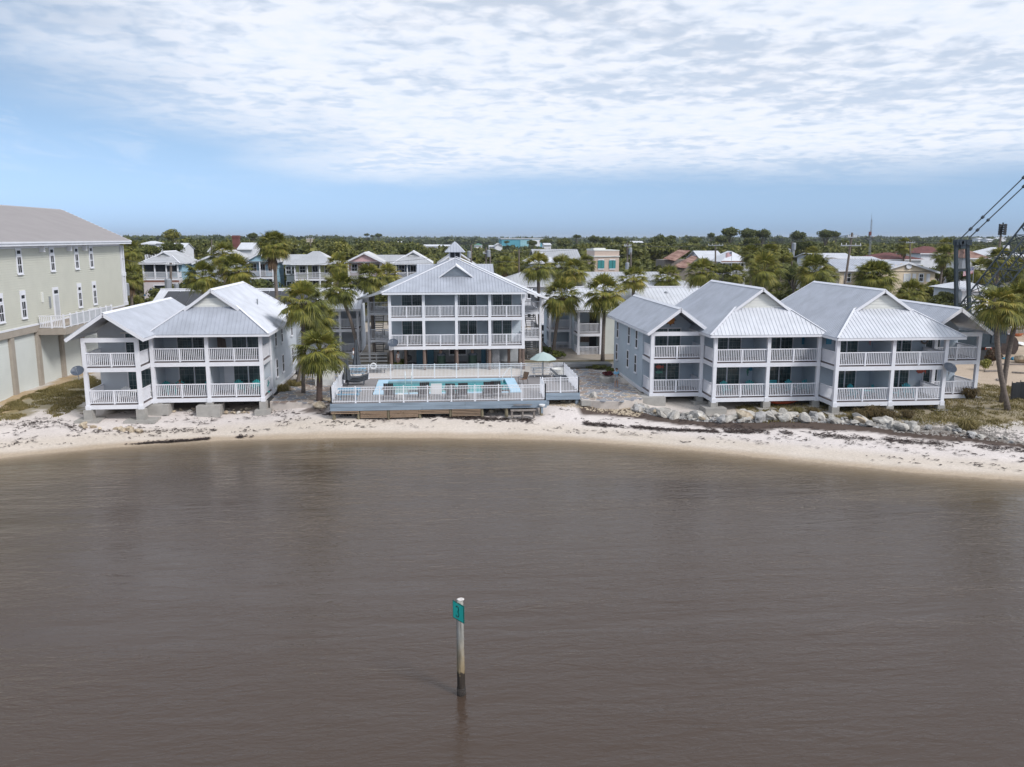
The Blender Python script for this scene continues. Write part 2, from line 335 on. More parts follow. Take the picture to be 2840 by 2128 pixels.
lay(inpoly(jx, jy, gp([(-300,1180),(0,1050),(140,1000),(370,925),(560,850),(820,780),(900,770),(840,830),(640,890),(380,990),(180,1080),(0,1150),(-300,1260)], 1.7, R2o))*.95, (.40,.285,.16), (.52,.40,.26))
lawn = inpoly(jx, jy, gp([(-60,1140),(40,1110),(180,1075),(380,985),(640,895),(820,850),(860,900),(830,1000),(700,1100),(560,1160),(420,1120),(330,1110),(250,1170),(180,1195),(0,1195),(-60,1200)], 1.6, R2o))
lay(lawn*(.5+.5*f1[:,0]), (.16,.135,.055), (.27,.225,.105))
rlawn = inpoly(jx, jy, [(24,58.6),(30,57.6),(36,55.6),(41,54.4),(48,55.2),(56,58),(53,61),(50,63),(47,64.5),(46,69),(44,69),(44,62),(30,62.5),(24,63)])
lay(rlawn*(.5+.5*f1[:,0]), (.17,.135,.06), (.30,.235,.125))
lay(inpoly(jx, jy, [(46,66),(48,63),(53,61),(58,58),(90,58),(95,100),(47,100)])*.95, (.42,.33,.245), (.52,.42,.325))  # bulldozed sandy yard
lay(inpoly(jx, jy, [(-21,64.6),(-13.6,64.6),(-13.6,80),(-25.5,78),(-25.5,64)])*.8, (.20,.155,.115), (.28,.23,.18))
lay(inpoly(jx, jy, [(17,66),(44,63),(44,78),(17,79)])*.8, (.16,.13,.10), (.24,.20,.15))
BK = sorted(gp([(560,1355),(860,1372),(1050,1387),(1250,1402),(1500,1427),(1900,1452),(2100,1457)], 1.05, R5o) + gp([(420,1052),(550,1055),(800,1070),(1000,1085),(1250,1112),(1600,1140),(1800,1160),(1950,1175),(2130,1215),(2400,1260)], 1.1, R6o)); BK = np.array(BK)
def bank_y(x): return np.interp(x, BK[:,0], BK[:,1])
_onb = (gx > BK[0,0]-1.5) & (gx < 70)
mul0 = inpoly(jx, jy*.6+gy*.4, gp([(60,1360),(250,1350),(480,1360),(700,1372),(1000,1400),(1250,1410),(1600,1425),(2100,1470),(2500,1500)], 1.05, R5o) + gp([(620,1100),(1000,1130),(1300,1140),(1600,1165),(2300,1225),(2400,1310),(2000,1260),(1500,1215),(1100,1180),(700,1140),(400,1120),(0,1105)], 1.05, R6o) + gp([(1900,1520),(1500,1490),(1100,1460),(850,1420),(650,1395),(300,1390),(100,1400)], 1.05, R5o))
_e = (jy*.7+gy*.3)-bank_y(gx)
lay(_onb*sst(_e, -1.5, -.9)*sst(-_e, -1.7, -.9)*.85, (.10,.085,.07), (.20,.175,.15))      # dirt between the rocks
mul = _onb*sst(_e, -3.5, -2.9)*sst(-_e, .35, .8)
lay(mul*.97, (.052,.036,.029), (.10,.07,.055))                       # rotted seaweed band
lay(inpoly(jx, jy, gp([(0,1180),(180,1165),(290,1180),(280,1205),(0,1212)], 1.2, R4o))*.8, (.06,.042,.034), (.12,.085,.066))
me = bpy.data.meshes.new('ground'); nx, ny = len(xs), len(ys)
idx = np.arange(nx*ny).reshape(ny, nx); fq = np.stack([idx[:-1,:-1], idx[:-1,1:], idx[1:,1:], idx[1:,:-1]], -1).reshape(-1, 4)
def fastmesh(me, vs, fs):
    k = fs.shape[1]; me.vertices.add(len(vs)); me.vertices.foreach_set('co', np.ascontiguousarray(vs, np.float32).ravel())
    me.loops.add(fs.size); me.loops.foreach_set('vertex_index', np.ascontiguousarray(fs, np.int32).ravel())
    me.polygons.add(len(fs)); me.polygons.foreach_set('loop_start', np.arange(0, fs.size, k, dtype=np.int32)); me.update(calc_edges=True); me.validate()
    return me
fastmesh(me, np.stack([gx, gy, z], -1), fq); me.polygons.foreach_set('use_smooth', [True]*len(fq))
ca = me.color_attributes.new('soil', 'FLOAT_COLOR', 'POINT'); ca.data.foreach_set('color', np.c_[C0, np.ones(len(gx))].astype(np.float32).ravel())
def groundmat():
    m = bpy.data.materials.new('sand_and_soil'); m.use_nodes = True; t = m.node_tree; b = t.nodes['Principled BSDF']; b.inputs['Roughness'].default_value = .92; b.inputs['Specular IOR Level'].default_value = .15
    a = t.nodes.new('ShaderNodeVertexColor'); a.layer_name = 'soil'; g = t.nodes.new('ShaderNodeNewGeometry')
    n = t.nodes.new('ShaderNodeTexNoise'); n.inputs['Scale'].default_value = 6; n.inputs['Detail'].default_value = 8; n.inputs['Roughness'].default_value = .7; t.links.new(g.outputs['Position'], n.inputs['Vector'])
    r = t.nodes.new('ShaderNodeMapRange'); r.inputs[1].default_value = .25; r.inputs[2].default_value = .75; r.inputs[3].default_value = .78; r.inputs[4].default_value = 1.14; t.links.new(n.outputs[0], r.inputs[0])
    mx = t.nodes.new('ShaderNodeMix'); mx.data_type = 'RGBA'; mx.blend_type = 'MULTIPLY'; mx.inputs[0].default_value = 1; t.links.new(a.outputs[0], mx.inputs[6]); t.links.new(r.outputs[0], mx.inputs[7])
    t.links.new(mx.outputs[2], b.inputs['Base Color'])
    bp = t.nodes.new('ShaderNodeBump'); bp.inputs['Strength'].default_value = .5; bp.inputs['Distance'].default_value = .06; t.links.new(n.outputs[0], bp.inputs['Height']); t.links.new(bp.outputs[0], b.inputs['Normal'])
    return m
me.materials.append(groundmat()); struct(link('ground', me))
# ---------------------------------------------------------------- the sea
def watermat():
    m = bpy.data.materials.new('tannin_sea_water'); m.use_nodes = True; t = m.node_tree; b = t.nodes['Principled BSDF']
    b.inputs['Base Color'].default_value = (.088,.067,.05,1); b.inputs['IOR'].default_value = 1.333; b.inputs['Specular IOR Level'].default_value = .5
    g = t.nodes.new('ShaderNodeNewGeometry')
    def ns(scale, st, det, dist=0.0, rz=0.0):
        mp = t.nodes.new('ShaderNodeMapping'); mp.inputs['Scale'].default_value = st; mp.inputs['Rotation'].default_value = (0,0,rz); t.links.new(g.outputs['Position'], mp.inputs[0])
        n = t.nodes.new('ShaderNodeTexNoise'); n.inputs['Scale'].default_value = scale; n.inputs['Detail'].default_value = det; n.inputs['Roughness'].default_value = .6; n.inputs['Distortion'].default_value = dist
        t.links.new(mp.outputs[0], n.inputs['Vector']); return n.outputs[0]
    def ma(op, a, c):
        n = t.nodes.new('ShaderNodeMath'); n.operation = op
        for i, x in enumerate((a, c)):
            if isinstance(x, (int, float)): n.inputs[i].default_value = x
            else: t.links.new(x, n.inputs[i])
        return n.outputs[0]
    def mr(x, a, b_, c, d, cl=True):
        n = t.nodes.new('ShaderNodeMapRange'); n.clamp = cl; t.links.new(x, n.inputs[0])
        for i, q in enumerate((a, b_, c, d)): n.inputs[i+1].default_value = q
        return n.outputs[0]
    swell = ns(.42, (.33,1.5,1), 2, .4, .10); chop = ns(1.5, (.42,1.35,1), 4, .6, -.06); rip = ns(5.2, (.5,1.2,1), 4, .5, .12)
    patch = ns(.055, (.5,1.6,1), 3, 1.2)
    gust = mr(patch, .36, .64, .35, 1.25)
    hgh = ma('ADD', ma('MULTIPLY', swell, .13), ma('MULTIPLY', ma('ADD', ma('MULTIPLY', chop, .105), ma('MULTIPLY', rip, .05)), gust))
    bp = t.nodes.new('ShaderNodeBump'); bp.inputs['Strength'].default_value = 1; bp.inputs['Distance'].default_value = .62; t.links.new(hgh, bp.inputs['Height']); t.links.new(bp.outputs[0], b.inputs['Normal'])
    b.inputs['Roughness'].default_value = .035
    at = t.nodes.new('ShaderNodeAttribute'); at.attribute_name = 'depth'
    al = mr(at.outputs['Fac'], .0, .55, .12, 1.0); t.links.new(al, b.inputs['Alpha'])
    r = t.nodes.new('ShaderNodeValToRGB'); e = r.color_ramp.elements; e[0].position = .0; e[0].color = (.11,.08,.043,1); e[1].position = 1; e[1].color = (.066,.0455,.034,1)
    k = e.new(.10); k.color = (.066,.048,.034,1)
    t.links.new(mr(at.outputs['Fac'], 0, 14, 0, 1), r.inputs[0]); t.links.new(r.outputs[0], b.inputs['Base Color'])
    return m
xw = np.r_[[-6000,-2500,-1000,-400,-200,-120,-90], np.arange(-70, 100, 1.), [110,130,200,400,1000,2500,6000]]; yw = np.r_[[-6000,-2000,-600,-200,-80,-30,0], np.arange(8, 64, .5)]
ax_, ay_ = np.meshgrid(xw, yw); ax_ = ax_.ravel(); ay_ = ay_.ravel(); ix = np.arange(len(ax_)).reshape(len(yw), len(xw))
me = fastmesh(bpy.data.meshes.new('sea'), np.stack([ax_, ay_, np.full(len(ax_), SEA)], -1), np.stack([ix[:-1,:-1], ix[:-1,1:], ix[1:,1:], ix[1:,:-1]], -1).reshape(-1,4))
da = me.attributes.new('depth', 'FLOAT', 'POINT'); da.data.foreach_set('value', np.clip((SEA-hgt(ax_, ay_))*1.0 + np.clip(wl(ax_)-ay_-8, 0, 20)*.6, 0, 14).astype(np.float32))
me.materials.append(watermat()); struct(link('sea', me))
# parking lot and street behind the houses, laid as low sheets that follow the ground
def sheet(name, poly, mt, dz, step=2.0):
    P = np.array(poly); x0, y0 = P.min(0); x1, y1 = P.max(0); bm = bmesh.new()
    f = bm.faces.new([bm.verts.new((a, b, 0)) for a, b in poly])
    for k in range(1, int((x1-x0)/step)+1):
        g = bm.verts[:]+bm.edges[:]+bm.faces[:]; bmesh.ops.bisect_plane(bm, geom=g, plane_co=(x0+k*step,0,0), plane_no=(1,0,0))
    for k in range(1, int((y1-y0)/step)+1):
        g = bm.verts[:]+bm.edges[:]+bm.faces[:]; bmesh.ops.bisect_plane(bm, geom=g, plane_co=(0,y0+k*step,0), plane_no=(0,1,0))
    co_ = np.array([v.co[:2] for v in bm.verts]); hz = hgt(co_[:,0], co_[:,1])
    for v, h in zip(bm.verts, hz): v.co.z = h+dz
    me = bpy.data.meshes.new(name); bm.to_mesh(me); bm.free(); me.materials.append(mt)
    if len(me.polygons) and me.polygons[0].normal.z < 0: me.flip_normals()
    return struct(link(name, me))
sheet('parking_lot', [(-30,97),(-6,97),(-6,93),(30,93),(60,95),(60,108),(-30,108)], m_aspath, .07, 3)
sheet('street', [(-90,119),(120,119),(120,126),(-90,126)], m_aspath, .08, 4)
for i, (a, b) in enumerate(((-90,-40),(-36,10),(14,60))):
    pass
# ---------------------------------------------------------------- flagstone terraces
def vor_cells(poly, step, seed, inset):
    r = random.Random(seed); P = np.array(poly); x0, y0 = P.min(0)-1; x1, y1 = P.max(0)+1; pts = []
    for j in range(int((y1-y0)/step)+1):
        for i in range(int((x1-x0)/step)+1):
            pts.append((x0+(i+(.5 if j % 2 else 0)+r.uniform(-.36,.36))*step, y0+(j+r.uniform(-.36,.36))*step*.92))
    pa = np.array(pts); ins = inpoly(pa[:,0], pa[:,1], poly); cells = []
    for k in np.nonzero(ins)[0]:
        c = pa[k]; dd = np.hypot(*(pa-c).T); nb = [q for q in np.argsort(dd)[1:15]]
        cell = [(c[0]+a*step*1.2, c[1]+b*step*1.2) for a, b in ((-1,-1),(1,-1),(1,1),(-1,1))]
        for q in nb:
            n_ = pa[q]-c; ln = np.hypot(*n_); n_ = n_/ln; lim = ln/2-inset; o = []
            for a in range(len(cell)):
                p, s = np.array(cell[a])-c, np.array(cell[(a+1) % len(cell)])-c; dp, ds = p@n_-lim, s@n_-lim
                if dp <= 0: o.append(tuple(p+c))
                if (dp < 0) != (ds < 0): tt = dp/(dp-ds); o.append(tuple(p+(s-p)*tt+c))
            cell = o
            if len(cell) < 3: break
        if len(cell) >= 3: cells.append(cell)
    return cells
m_mortar = mat('pale_mortar', (.56,.50,.45), .9, var=.1, scale=2)
m_flags = [mat('flagstone_%s' % n, c, .85, var=.22, scale=1.5, bump=.15) for n, c in (('grey', (.27,.275,.30)), ('taupe', (.31,.26,.225)), ('slate', (.235,.25,.275)), ('sand', (.36,.305,.25)), ('rust', (.28,.215,.18)))]
FT = [(11.3,63.0),(12.6,62.3),(14.0,62.0),(15.2,62.4),(16.2,63.2),(16.2,66),(16.3,72),(16.0,75.5),(15.2,77.2),(13.2,78.2),(11.6,78.0),(11.5,70)]
terr = struct(MB().prism([(a, b, 1.25) for a, b in FT], (0,0,.68)).build('terrace', m_mortar))
def flagset(cells, parent, base, nmax, dz=.0):
    cells.sort(key=lambda c: np.mean([p[1] for p in c])); rest = [MB() for _ in m_flags]
    for i, c in enumerate(cells):
        k = rng.choice((0,0,0,1,1,2,2,3,4)); h = base+rng.uniform(.012,.03)
        mb = MB() if i < nmax else rest[k]; mb.prism([(a, b, (h if not callable(base) else 0)) for a, b in c], (0,0,-.05))
        if i < nmax: mb.build('flagstone', m_flags[k], parent)
    for k, mb in enumerate(rest):
        if mb.v: mb.build('flagstone_paving', m_flags[k], parent, kind='stuff')
flagset(vor_cells(FT, .56, 3, .045), terr, 1.925, 290)
FT2 = [(-13.0,64.2),(-9.6,63.4),(-8.1,64.5),(-8.1,72),(-9,77),(-12.6,77),(-13.0,70)]
pth = struct(MB().prism([(a, b, 1.2) for a, b in FT2], (0,0,.74)).build('path', m_mortar))
flagset(vor_cells(FT2, .62, 5, .05), pth, 1.935, 60)
# ---------------------------------------------------------------- rocks
def rockmesh(seed, mt, n=2):
    r = random.Random(seed); bm = bmesh.new(); bmesh.ops.create_icosphere(bm, subdivisions=n, radius=1)
    pl = [(Vector((r.gauss(0,1), r.gauss(0,1), r.gauss(0,1))).normalized(), r.uniform(.42,.85)) for _ in range(9)]
    for v in bm.verts:
        for d, l in pl:
            k = v.co.dot(d)
            if k > l: v.co -= d*(k-l)
        v.co *= 1+r.uniform(-.09,.09); v.co.z *= .72
    me = bpy.data.meshes.new('rock'); bm.to_mesh(me); bm.free(); me.materials.append(mt); return me
rock_me = [rockmesh(s, m) for s, m in enumerate((m_rockp, m_rockg, m_rockt, m_rockp, m_rockg, m_rockp, m_rockt, m_rockg, m_rockt))]
def rock(x, y, s, label, group, k=None, sink=.3):
    o = link('rock', rock_me[rng.randrange(len(rock_me)) if k is None else k]); o.location = (x, y, gz(x, y)+s*(.72-sink)*.8)
    o.rotation_euler = (rng.uniform(-.5,.5), rng.uniform(-.5,.5), rng.uniform(0,6.28)); o.scale = (s*rng.uniform(.85,1.35), s*rng.uniform(.75,1.05), s*rng.uniform(.7,1.0))
    if '{' in label:
        kk = o.data.materials[0].name.split('_')[0]; sz = 'large' if s > .42 else 'middling' if s > .26 else 'small'
        where = next(w_ for lim, w_ in ((17.5,'at foot of terrace corner'),(22,'below the left wing'),(26,'below the left bay of first gable'),(30.2,'below the right bay of first gable'),(34.6,'below the left bay of second gable'),(39,'below the right bay of second gable'),(99,'at the far right end of beach')) if x < lim)
        label = label.format(c='%s %s' % (sz, kk), w=where)
    return tag(o, label, 'rock', group)
def along(pl, n, spread, smin, smax, label, group, ks=None, bias=1.6):
    P = np.array(pl); seg = np.r_[0, np.cumsum(np.hypot(*np.diff(P[:,:2], axis=0).T))]
    for i in range(n):
        t = rng.random()*seg[-1]; x = np.interp(t, seg, P[:,0]); y = np.interp(t, seg, P[:,1])+rng.uniform(-1,1)*spread
        rock(x, y, smin+(smax-smin)*rng.random()**bias, label, group, None if ks is None else rng.choice(ks))
bank = [(x, float(bank_y(x))) for x in np.arange(15.0, 34.5, .5)]
along(bank, 130, .95, .17, .74, '{c} limestone rock in riprap bank {w}', 'riprap rocks below the right house', (0,1,3,4,5,0,3,2))
along([(x, float(bank_y(x))-.3) for x in np.arange(34.5, 48, .5)], 46, 1.0, .14, .5, '{c} limestone rock among dark seaweed {w}', 'rocks at the right end of the beach', (0,1,3,4,5,2))
along(gp([(160,1310),(300,1315),(420,1330)], 1.2, R5o), 60, .75, .12, .28, '{c} rock in the rubble below the side sun deck', 'rubble below the side sun deck', (2,6,8,0))
along(gp([(600,1340),(760,1355),(900,1370)], 1.2, R5o), 30, .5, .12, .30, '{c} rock in rubble along seaward edge of flagstone terrace', 'rubble below the terrace', (0,3,2,1))
along(gp([(650,325),(850,345),(1000,340),(1240,350)], 1.1, D7o), 16, .25, .14, .34, 'brown beach rock before the front footings of left house', 'rocks before the left house footings', (2,6,8))
along(gp([(1380,200),(1500,205),(1700,205)], 1.1, D7o)+gp([(1980,205),(2200,200)], 1.1, D7o), 34, .5, .12, .24, 'tan stone heaped under the porch of left house', 'stones under the left house', (2,6,8,0))
for x, y, s, k, lb in ((560,1345,.55,0,'large white rock beside the concrete slab below terrace'),):
    p = G(1480+x/3.4516, 740+y/3.4516, 1.1); rock(p.x, p.y, s, lb, None, k)
for x, y, s, lb in ((200,1175,.62,'big tan rock beside the lone palm at deck corner'),(265,1150,.55,'grey rock wedged against left corner of pool deck'),(470,1210,.3,'tan rock under left end of pool deck slats')):
    p = G(820+x/2.9105, 740+y/2.9105, 1.25); rock(p.x, p.y, s, lb, None, 6)
for x, y, s in ((780,935,.3),(890,920,.42),(1010,930,.32),(1250,930,.33),(1400,920,.35)):
    p = G(1220+x/5.53, 980+y/5.53, 1.25); rock(p.x, p.y+.5, s, 'tan rock under open right end of pool deck', 'rocks under the pool deck', 2)
# pebbles and rubble too small to count
def scatter_bits(name, pts, smin, smax, mt, flat=.6, seed=1):
    r = np.random.default_rng(seed); n = len(pts); base = np.array([(1,0,0),(-.5,.87,0),(-.5,-.87,0),(.1,0,.8),(0,.05,-.5)]); fc = np.array([(0,1,3),(1,2,3),(2,0,3)])
    s = r.uniform(smin, smax, n)[:,None,None]; a = r.uniform(0, 6.28, n); ca_, sa_ = np.cos(a), np.sin(a)
    vb = np.repeat(base[None], n, 0)*(1+.35*r.standard_normal((n,5,3))); vb[:,:,2] *= flat
    x = vb[:,:,0]*ca_[:,None]-vb[:,:,1]*sa_[:,None]; y = vb[:,:,0]*sa_[:,None]+vb[:,:,1]*ca_[:,None]; vb = np.stack([x,y,vb[:,:,2]],-1)*s + pts[:,None,:]
    fs = (fc[None]+5*np.arange(n)[:,None,None]).reshape(-1,3); me = fastmesh(bpy.data.meshes.new(name), vb.reshape(-1,3), fs); me.materials.append(mt)
    return link(name, me, None, 'stuff')
def band(poly, n, seed):
    r = np.random.default_rng(seed); P = np.array(poly); o = []
    q = r.uniform(P.min(0), P.max(0), (n*6, 2)); q = q[inpoly(q[:,0], q[:,1], poly)][:n]
    return np.c_[q, hgt(q[:,0], q[:,1])]
bk = [(x, y+1.1) for x, y in bank] + [(x, y-1.0) for x, y in bank[::-1]]
tag(scatter_bits('rubble', band(bk, 1800, 4), .05, .16, m_rockg, .8, 2), 'small pale rubble filling the riprap bank', 'rubble')
rb2 = gp([(1000,1060),(1400,1070),(1800,1090),(2212,1140),(2212,1230),(1800,1180),(1300,1140)], 1.2, R6o)
tag(scatter_bits('gravel', band(rb2, 1300, 7), .05, .14, mat('grey_brown_gravel', (.22,.20,.18), .9, var=.35, scale=3, c2=(.40,.37,.34)), .7, 3), 'grey gravel and shells over the right bank', 'gravel')
rb3 = gp([(100,1290),(480,1300),(700,1340),(1050,1380),(1000,1420),(500,1380),(100,1350)], 1.2, R5o)
tag(scatter_bits('shingle', band(rb3, 1500, 9), .05, .15, m_rockt, .8, 4), 'tan shingle below the terrace edge', 'shingle')
# seaweed wrack, thousands of flakes in strand lines
def wrack():
    r = np.random.default_rng(11); P = []
    def line(pts, n, sp):
        Q = np.array(pts); sg = np.r_[0, np.cumsum(np.hypot(*np.diff(Q, axis=0).T))]; t = r.random(n)*sg[-1]
        x = np.interp(t, sg, Q[:,0]); y = np.interp(t, sg, Q[:,1]); k = fbm(x, y*0, .9, 3) > .42
        P.append(np.c_[x, y+r.normal(0, sp, n)+.3*(vnoise(x, x*0, 2.2, 6)-.5)][k])
    line(gp([(0,612),(200,595),(400,570),(650,545),(900,515),(1200,485),(1500,460),(2000,425),(2212,412)], .68, D7o), 3400, .17)
    line(gp([(200,1385),(250,1240),(800,1245),(1500,1255),(2000,1265)][1:], .9, R4o), 1500, .22)
    line(gp([(0,1492),(400,1515),(860,1535),(1300,1565),(2100,1592)], .85, R5o), 1900, .22)
    line(gp([(0,1125),(500,1160),(1200,1215),(2212,1290)], .9, R6o), 1500, .4)
    line(gp([(0,355),(500,330),(900,385),(1400,360),(2212,340)], .95, D7o), 420, .4)
    x = r.uniform(-30, 48, 6500); d = r.uniform(1.6, 9.5, 6500); k = fbm(x, d*1.6, 1.5, 12) > .56; P.append(np.c_[x, wl(x)+d][k])
    q = np.vstack(P); q = q[(q[:,1] > wl(q[:,0])+.3)]; n = len(q); z = hgt(q[:,0], q[:,1])+.02
    a = r.normal(-.12, .5, n); ln = r.gamma(1.8, .055, n)+.035; wd = r.uniform(.02, .055, n); V_ = np.empty((n,6,3)); ux, uy = np.cos(a), np.sin(a)
    for j, (t, s) in enumerate(((-1,0),(-.4,-1),(.5,-.8),(1,.1),(.35,.9),(-.5,.7))):
        jt = r.normal(0,.15,n); V_[:,j,0] = q[:,0]+ux*ln*(t+jt)-uy*wd*s; V_[:,j,1] = q[:,1]+uy*ln*(t+jt)+ux*wd*s; V_[:,j,2] = z+r.uniform(.015,.075,n)
    b = 6*np.arange(n)[:,None]; fs = np.concatenate([b+np.array(f)[None] for f in ((0,1,5),(1,2,4),(1,4,5),(2,3,4))])
    me = fastmesh(bpy.data.meshes.new('seaweed'), V_.reshape(-1,3), fs); me.materials.append(mat('dry_seaweed', (.05,.034,.03), .9, var=.4, scale=5)); return link('seaweed', me, None, 'stuff')
tag(wrack(), 'dark dry seaweed in strand lines along the sand', 'seaweed')
# ---------------------------------------------------------------- building kit
def siding(mb, p, q, z0, z1, ex=.17, proud=.022):
    "lapped boards on the wall line p->q (outside is to the right of p->q)"
    p, q = Vector(p), Vector(q); d = (q-p).normalized(); n = Vector((d.y, -d.x)); k = max(1, round((z1-z0)/ex)); h = (z1-z0)/k
    for i in range(k):
        a, b = z0+i*h, z0+(i+1)*h; o = n*proud; e = n*.004
        mb.add([(p.x+o.x, p.y+o.y, a), (q.x+o.x, q.y+o.y, a), (q.x+e.x, q.y+e.y, b), (p.x+e.x, p.y+e.y, b), (p.x+e.x, p.y+e.y, a), (q.x+e.x, q.y+e.y, a)], [(0,1,2,3),(4,5,1,0)])
    return mb
def block(par, x0, x1, y0, y1, z0, z1, mt, name='wall', sides='fblr', ex=.17):
    mb = MB().box(x0, x1, y0, y1, z0, z1)
    if 'f' in sides: siding(mb, (x0,y0), (x1,y0), z0, z1, ex)
    if 'r' in sides: siding(mb, (x1,y0), (x1,y1), z0, z1, ex)
    if 'l' in sides: siding(mb, (x0,y1), (x0,y0), z0, z1, ex)
    return mb.build(name, mt, par, fix=False)
def railing(par, p, q, z, h=1.05, newels=1, sp=.135, bw=.055, mt=None, name='railing'):
    "baluster rail between two posts; the slim balusters stay one sub-part"
    mt = mt or m_rail; p, q = Vector((p[0], p[1], z)), Vector((q[0], q[1], z)); d = q-p; L_ = d.length
    if L_ < .25: return
    u = d/L_; mb = MB(); mb.bar(p+Vector((0,0,h-.03)), q+Vector((0,0,h-.03)), .10, .07); mb.bar(p+Vector((0,0,.11)), q+Vector((0,0,.11)), .06, .07)
    for i in range(newels):
        c = p+u*(L_*(i+1)/(newels+1)); mb.bar(c, c+Vector((0,0,h-.07)), .13, .11, u)
    r = mb.build(name, mt, par, fix=False); n = max(2, int(L_/sp)); b = MB()
    for i in range(n):
        c = p+u*(L_*(i+.5)/n); b.bar(c+Vector((0,0,.145)), c+Vector((0,0,h-.065)), bw, .045, u)
    b.build('balusters', mt, r, kind='stuff', fix=False); return r
def clip_line(pts2, x):
    ys = []
    for i in range(len(pts2)):
        (x0,y0),(x1,y1) = pts2[i], pts2[(i+1) % len(pts2)]
        if (x0 < x) != (x1 < x): ys.append(y0+(y1-y0)*(x-x0)/(x1-x0))
    ys.sort(); return [(ys[i], ys[i+1]) for i in range(0, len(ys)-1, 2)]
def slope(par, pts, mt, sp=.30, rib=.034, th=.07, name='slope', rw=.022):
    "standing-seam roof plane: slab plus raised seams running down the fall line"
    P = [Vector(p) for p in pts]; n = (P[1]-P[0]).cross(P[2]-P[0]).normalized()
    if n.z < 0: n = -n; P = P[::-1]
    h = Vector((-n.y, n.x, 0)).normalized(); g = n.cross(h).normalized(); o = P[0]
    q = [((p-o).dot(h), (p-o).dot(g)) for p in P]; mb = MB().prism(P, n*-th); x0 = min(a for a, _ in q); x1 = max(a for a, _ in q)
    k = max(1, int((x1-x0)/sp))
    for i in range(k+1):
        x = x0+.02+(x1-x0-.04)*i/k
        for a, b in clip_line(q, x):
            if b-a < .1: continue
            A, B = o+h*x+g*a+n*.001, o+h*x+g*b+n*.001
            mb.add([A-h*rw, A+h*rw, A+n*rib, B-h*rw, B+h*rw, B+n*rib], [(0,1,2),(5,4,3),(0,2,5,3),(2,1,4,5)])
    return mb.build(name, mt, par, fix=False)
def gable_roof(par, xc, hw, yf, yb, ze, zr, mt, trim=None, sp=.30, name='roof', ribs=True):
    trim = trim or m_white; mb = MB()
    for s in (-1, 1):
        mb.bar((xc, yf, zr-.16), (xc+s*hw, yf, ze-.16), .05, .24); mb.bar((xc+s*hw, yf, ze-.13), (xc+s*hw, yb, ze-.13), .06, .16)
    mb.prism([(xc-.2, yf-.02, zr-.10), (xc, yf-.02, zr+.035), (xc+.2, yf-.02, zr-.10), (xc, yf-.02, zr-.03)], (0, yb-yf, 0))
    r = mb.build(name, trim, par, fix=False)
    for s in (-1, 1): slope(r, [(xc, yf, zr), (xc+s*hw, yf, ze), (xc+s*hw, yb, ze), (xc, yb, zr)], mt, sp)
    return r
def dutch_roof(par, xc, hw, yf, ya, yb, ye, ze, zr, zg, mt, vent=True, sp=.30, mtf=None, grey=False):
    """front hip skirt up to a small gable (gablet) at ya, ridge to yb, hipped back to ye"""
    k = (zr-ze)/hw; hg = (zr-zg)/k; mb = MB(); yg = ya+.28
    for s in (-1, 1):
        mb.bar((xc, ya-.04, zr-.13), (xc+s*(hg+.22), ya-.04, zg-.13-.22*k), .05, .2)             # rake boards of the gablet
        mb.bar((xc+s*hw, yf, ze+.03), (xc+s*hg, yg, zg+.03), .16, .05)                               # hip caps
        mb.bar((xc+s*hw, yf+.1, ze-.12), (xc+s*hw, ye-.1, ze-.12), .06, .16); mb.bar((xc+s*hw, ye, ze+.03), (xc, yb, zr+.03), .16, .05)
    mb.bar((xc-hw, yf+.04, ze-.12), (xc+hw, yf+.04, ze-.12), .06, .16)
    mb.prism([(xc-.2, ya-.02, zr-.10), (xc, ya-.02, zr+.04), (xc+.2, ya-.02, zr-.10), (xc, ya-.02, zr-.03)], (0, yb-ya, 0))
    r = mb.build('roof', m_white, par, fix=False)
    slope(r, [(xc-hw, yf, ze), (xc+hw, yf, ze), (xc+hg, yg, zg), (xc-hg, yg, zg)], mtf or mt, sp)
    for s in (-1, 1): slope(r, [(xc, ya, zr), (xc+s*(hg+.22), ya, zg-.22*k), (xc+s*hg, yg, zg), (xc+s*hw, yf, ze), (xc+s*hw, ye, ze), (xc, yb, zr)], mt, sp)
    slope(r, [(xc-hw, ye, ze), (xc+hw, ye, ze), (xc, yb, zr)], mt, sp)
    g = MB(); nrow = 7
    for i in range(nrow):
        za, zb = zg-.1+(zr-zg)*i/nrow, zg-.1+(zr-zg)*(i+1)/nrow; wa, wb = (zr-za)/k-.05, max(.0, (zr-zb)/k-.05)
        g.add([(xc-wa,yg,za),(xc+wa,yg,za),(xc+wb,yg+.03,zb),(xc-wb,yg+.03,zb),(xc-wa,yg+.03,za),(xc+wa,yg+.03,za)], [(0,1,2,3),(4,5,1,0)])
    g.box(xc-hg, xc+hg, yg-.05, yg+.05, zg-.05, zg+.10)
    go = g.build('gablet', m_cream, par, fix=False)
    if vent:
        v = MB(); zt = zr-.35 if not grey else zr-.15
        for i in range(5):
            za = zt-.32+.32*i/5; ww = (zt-za)/k*.95; v.box(xc-ww, xc+ww, yg-.02, yg+.01, za, za+.04)
        v.build('vent', m_grey if not grey else m_dark, go, fix=False)
    return r
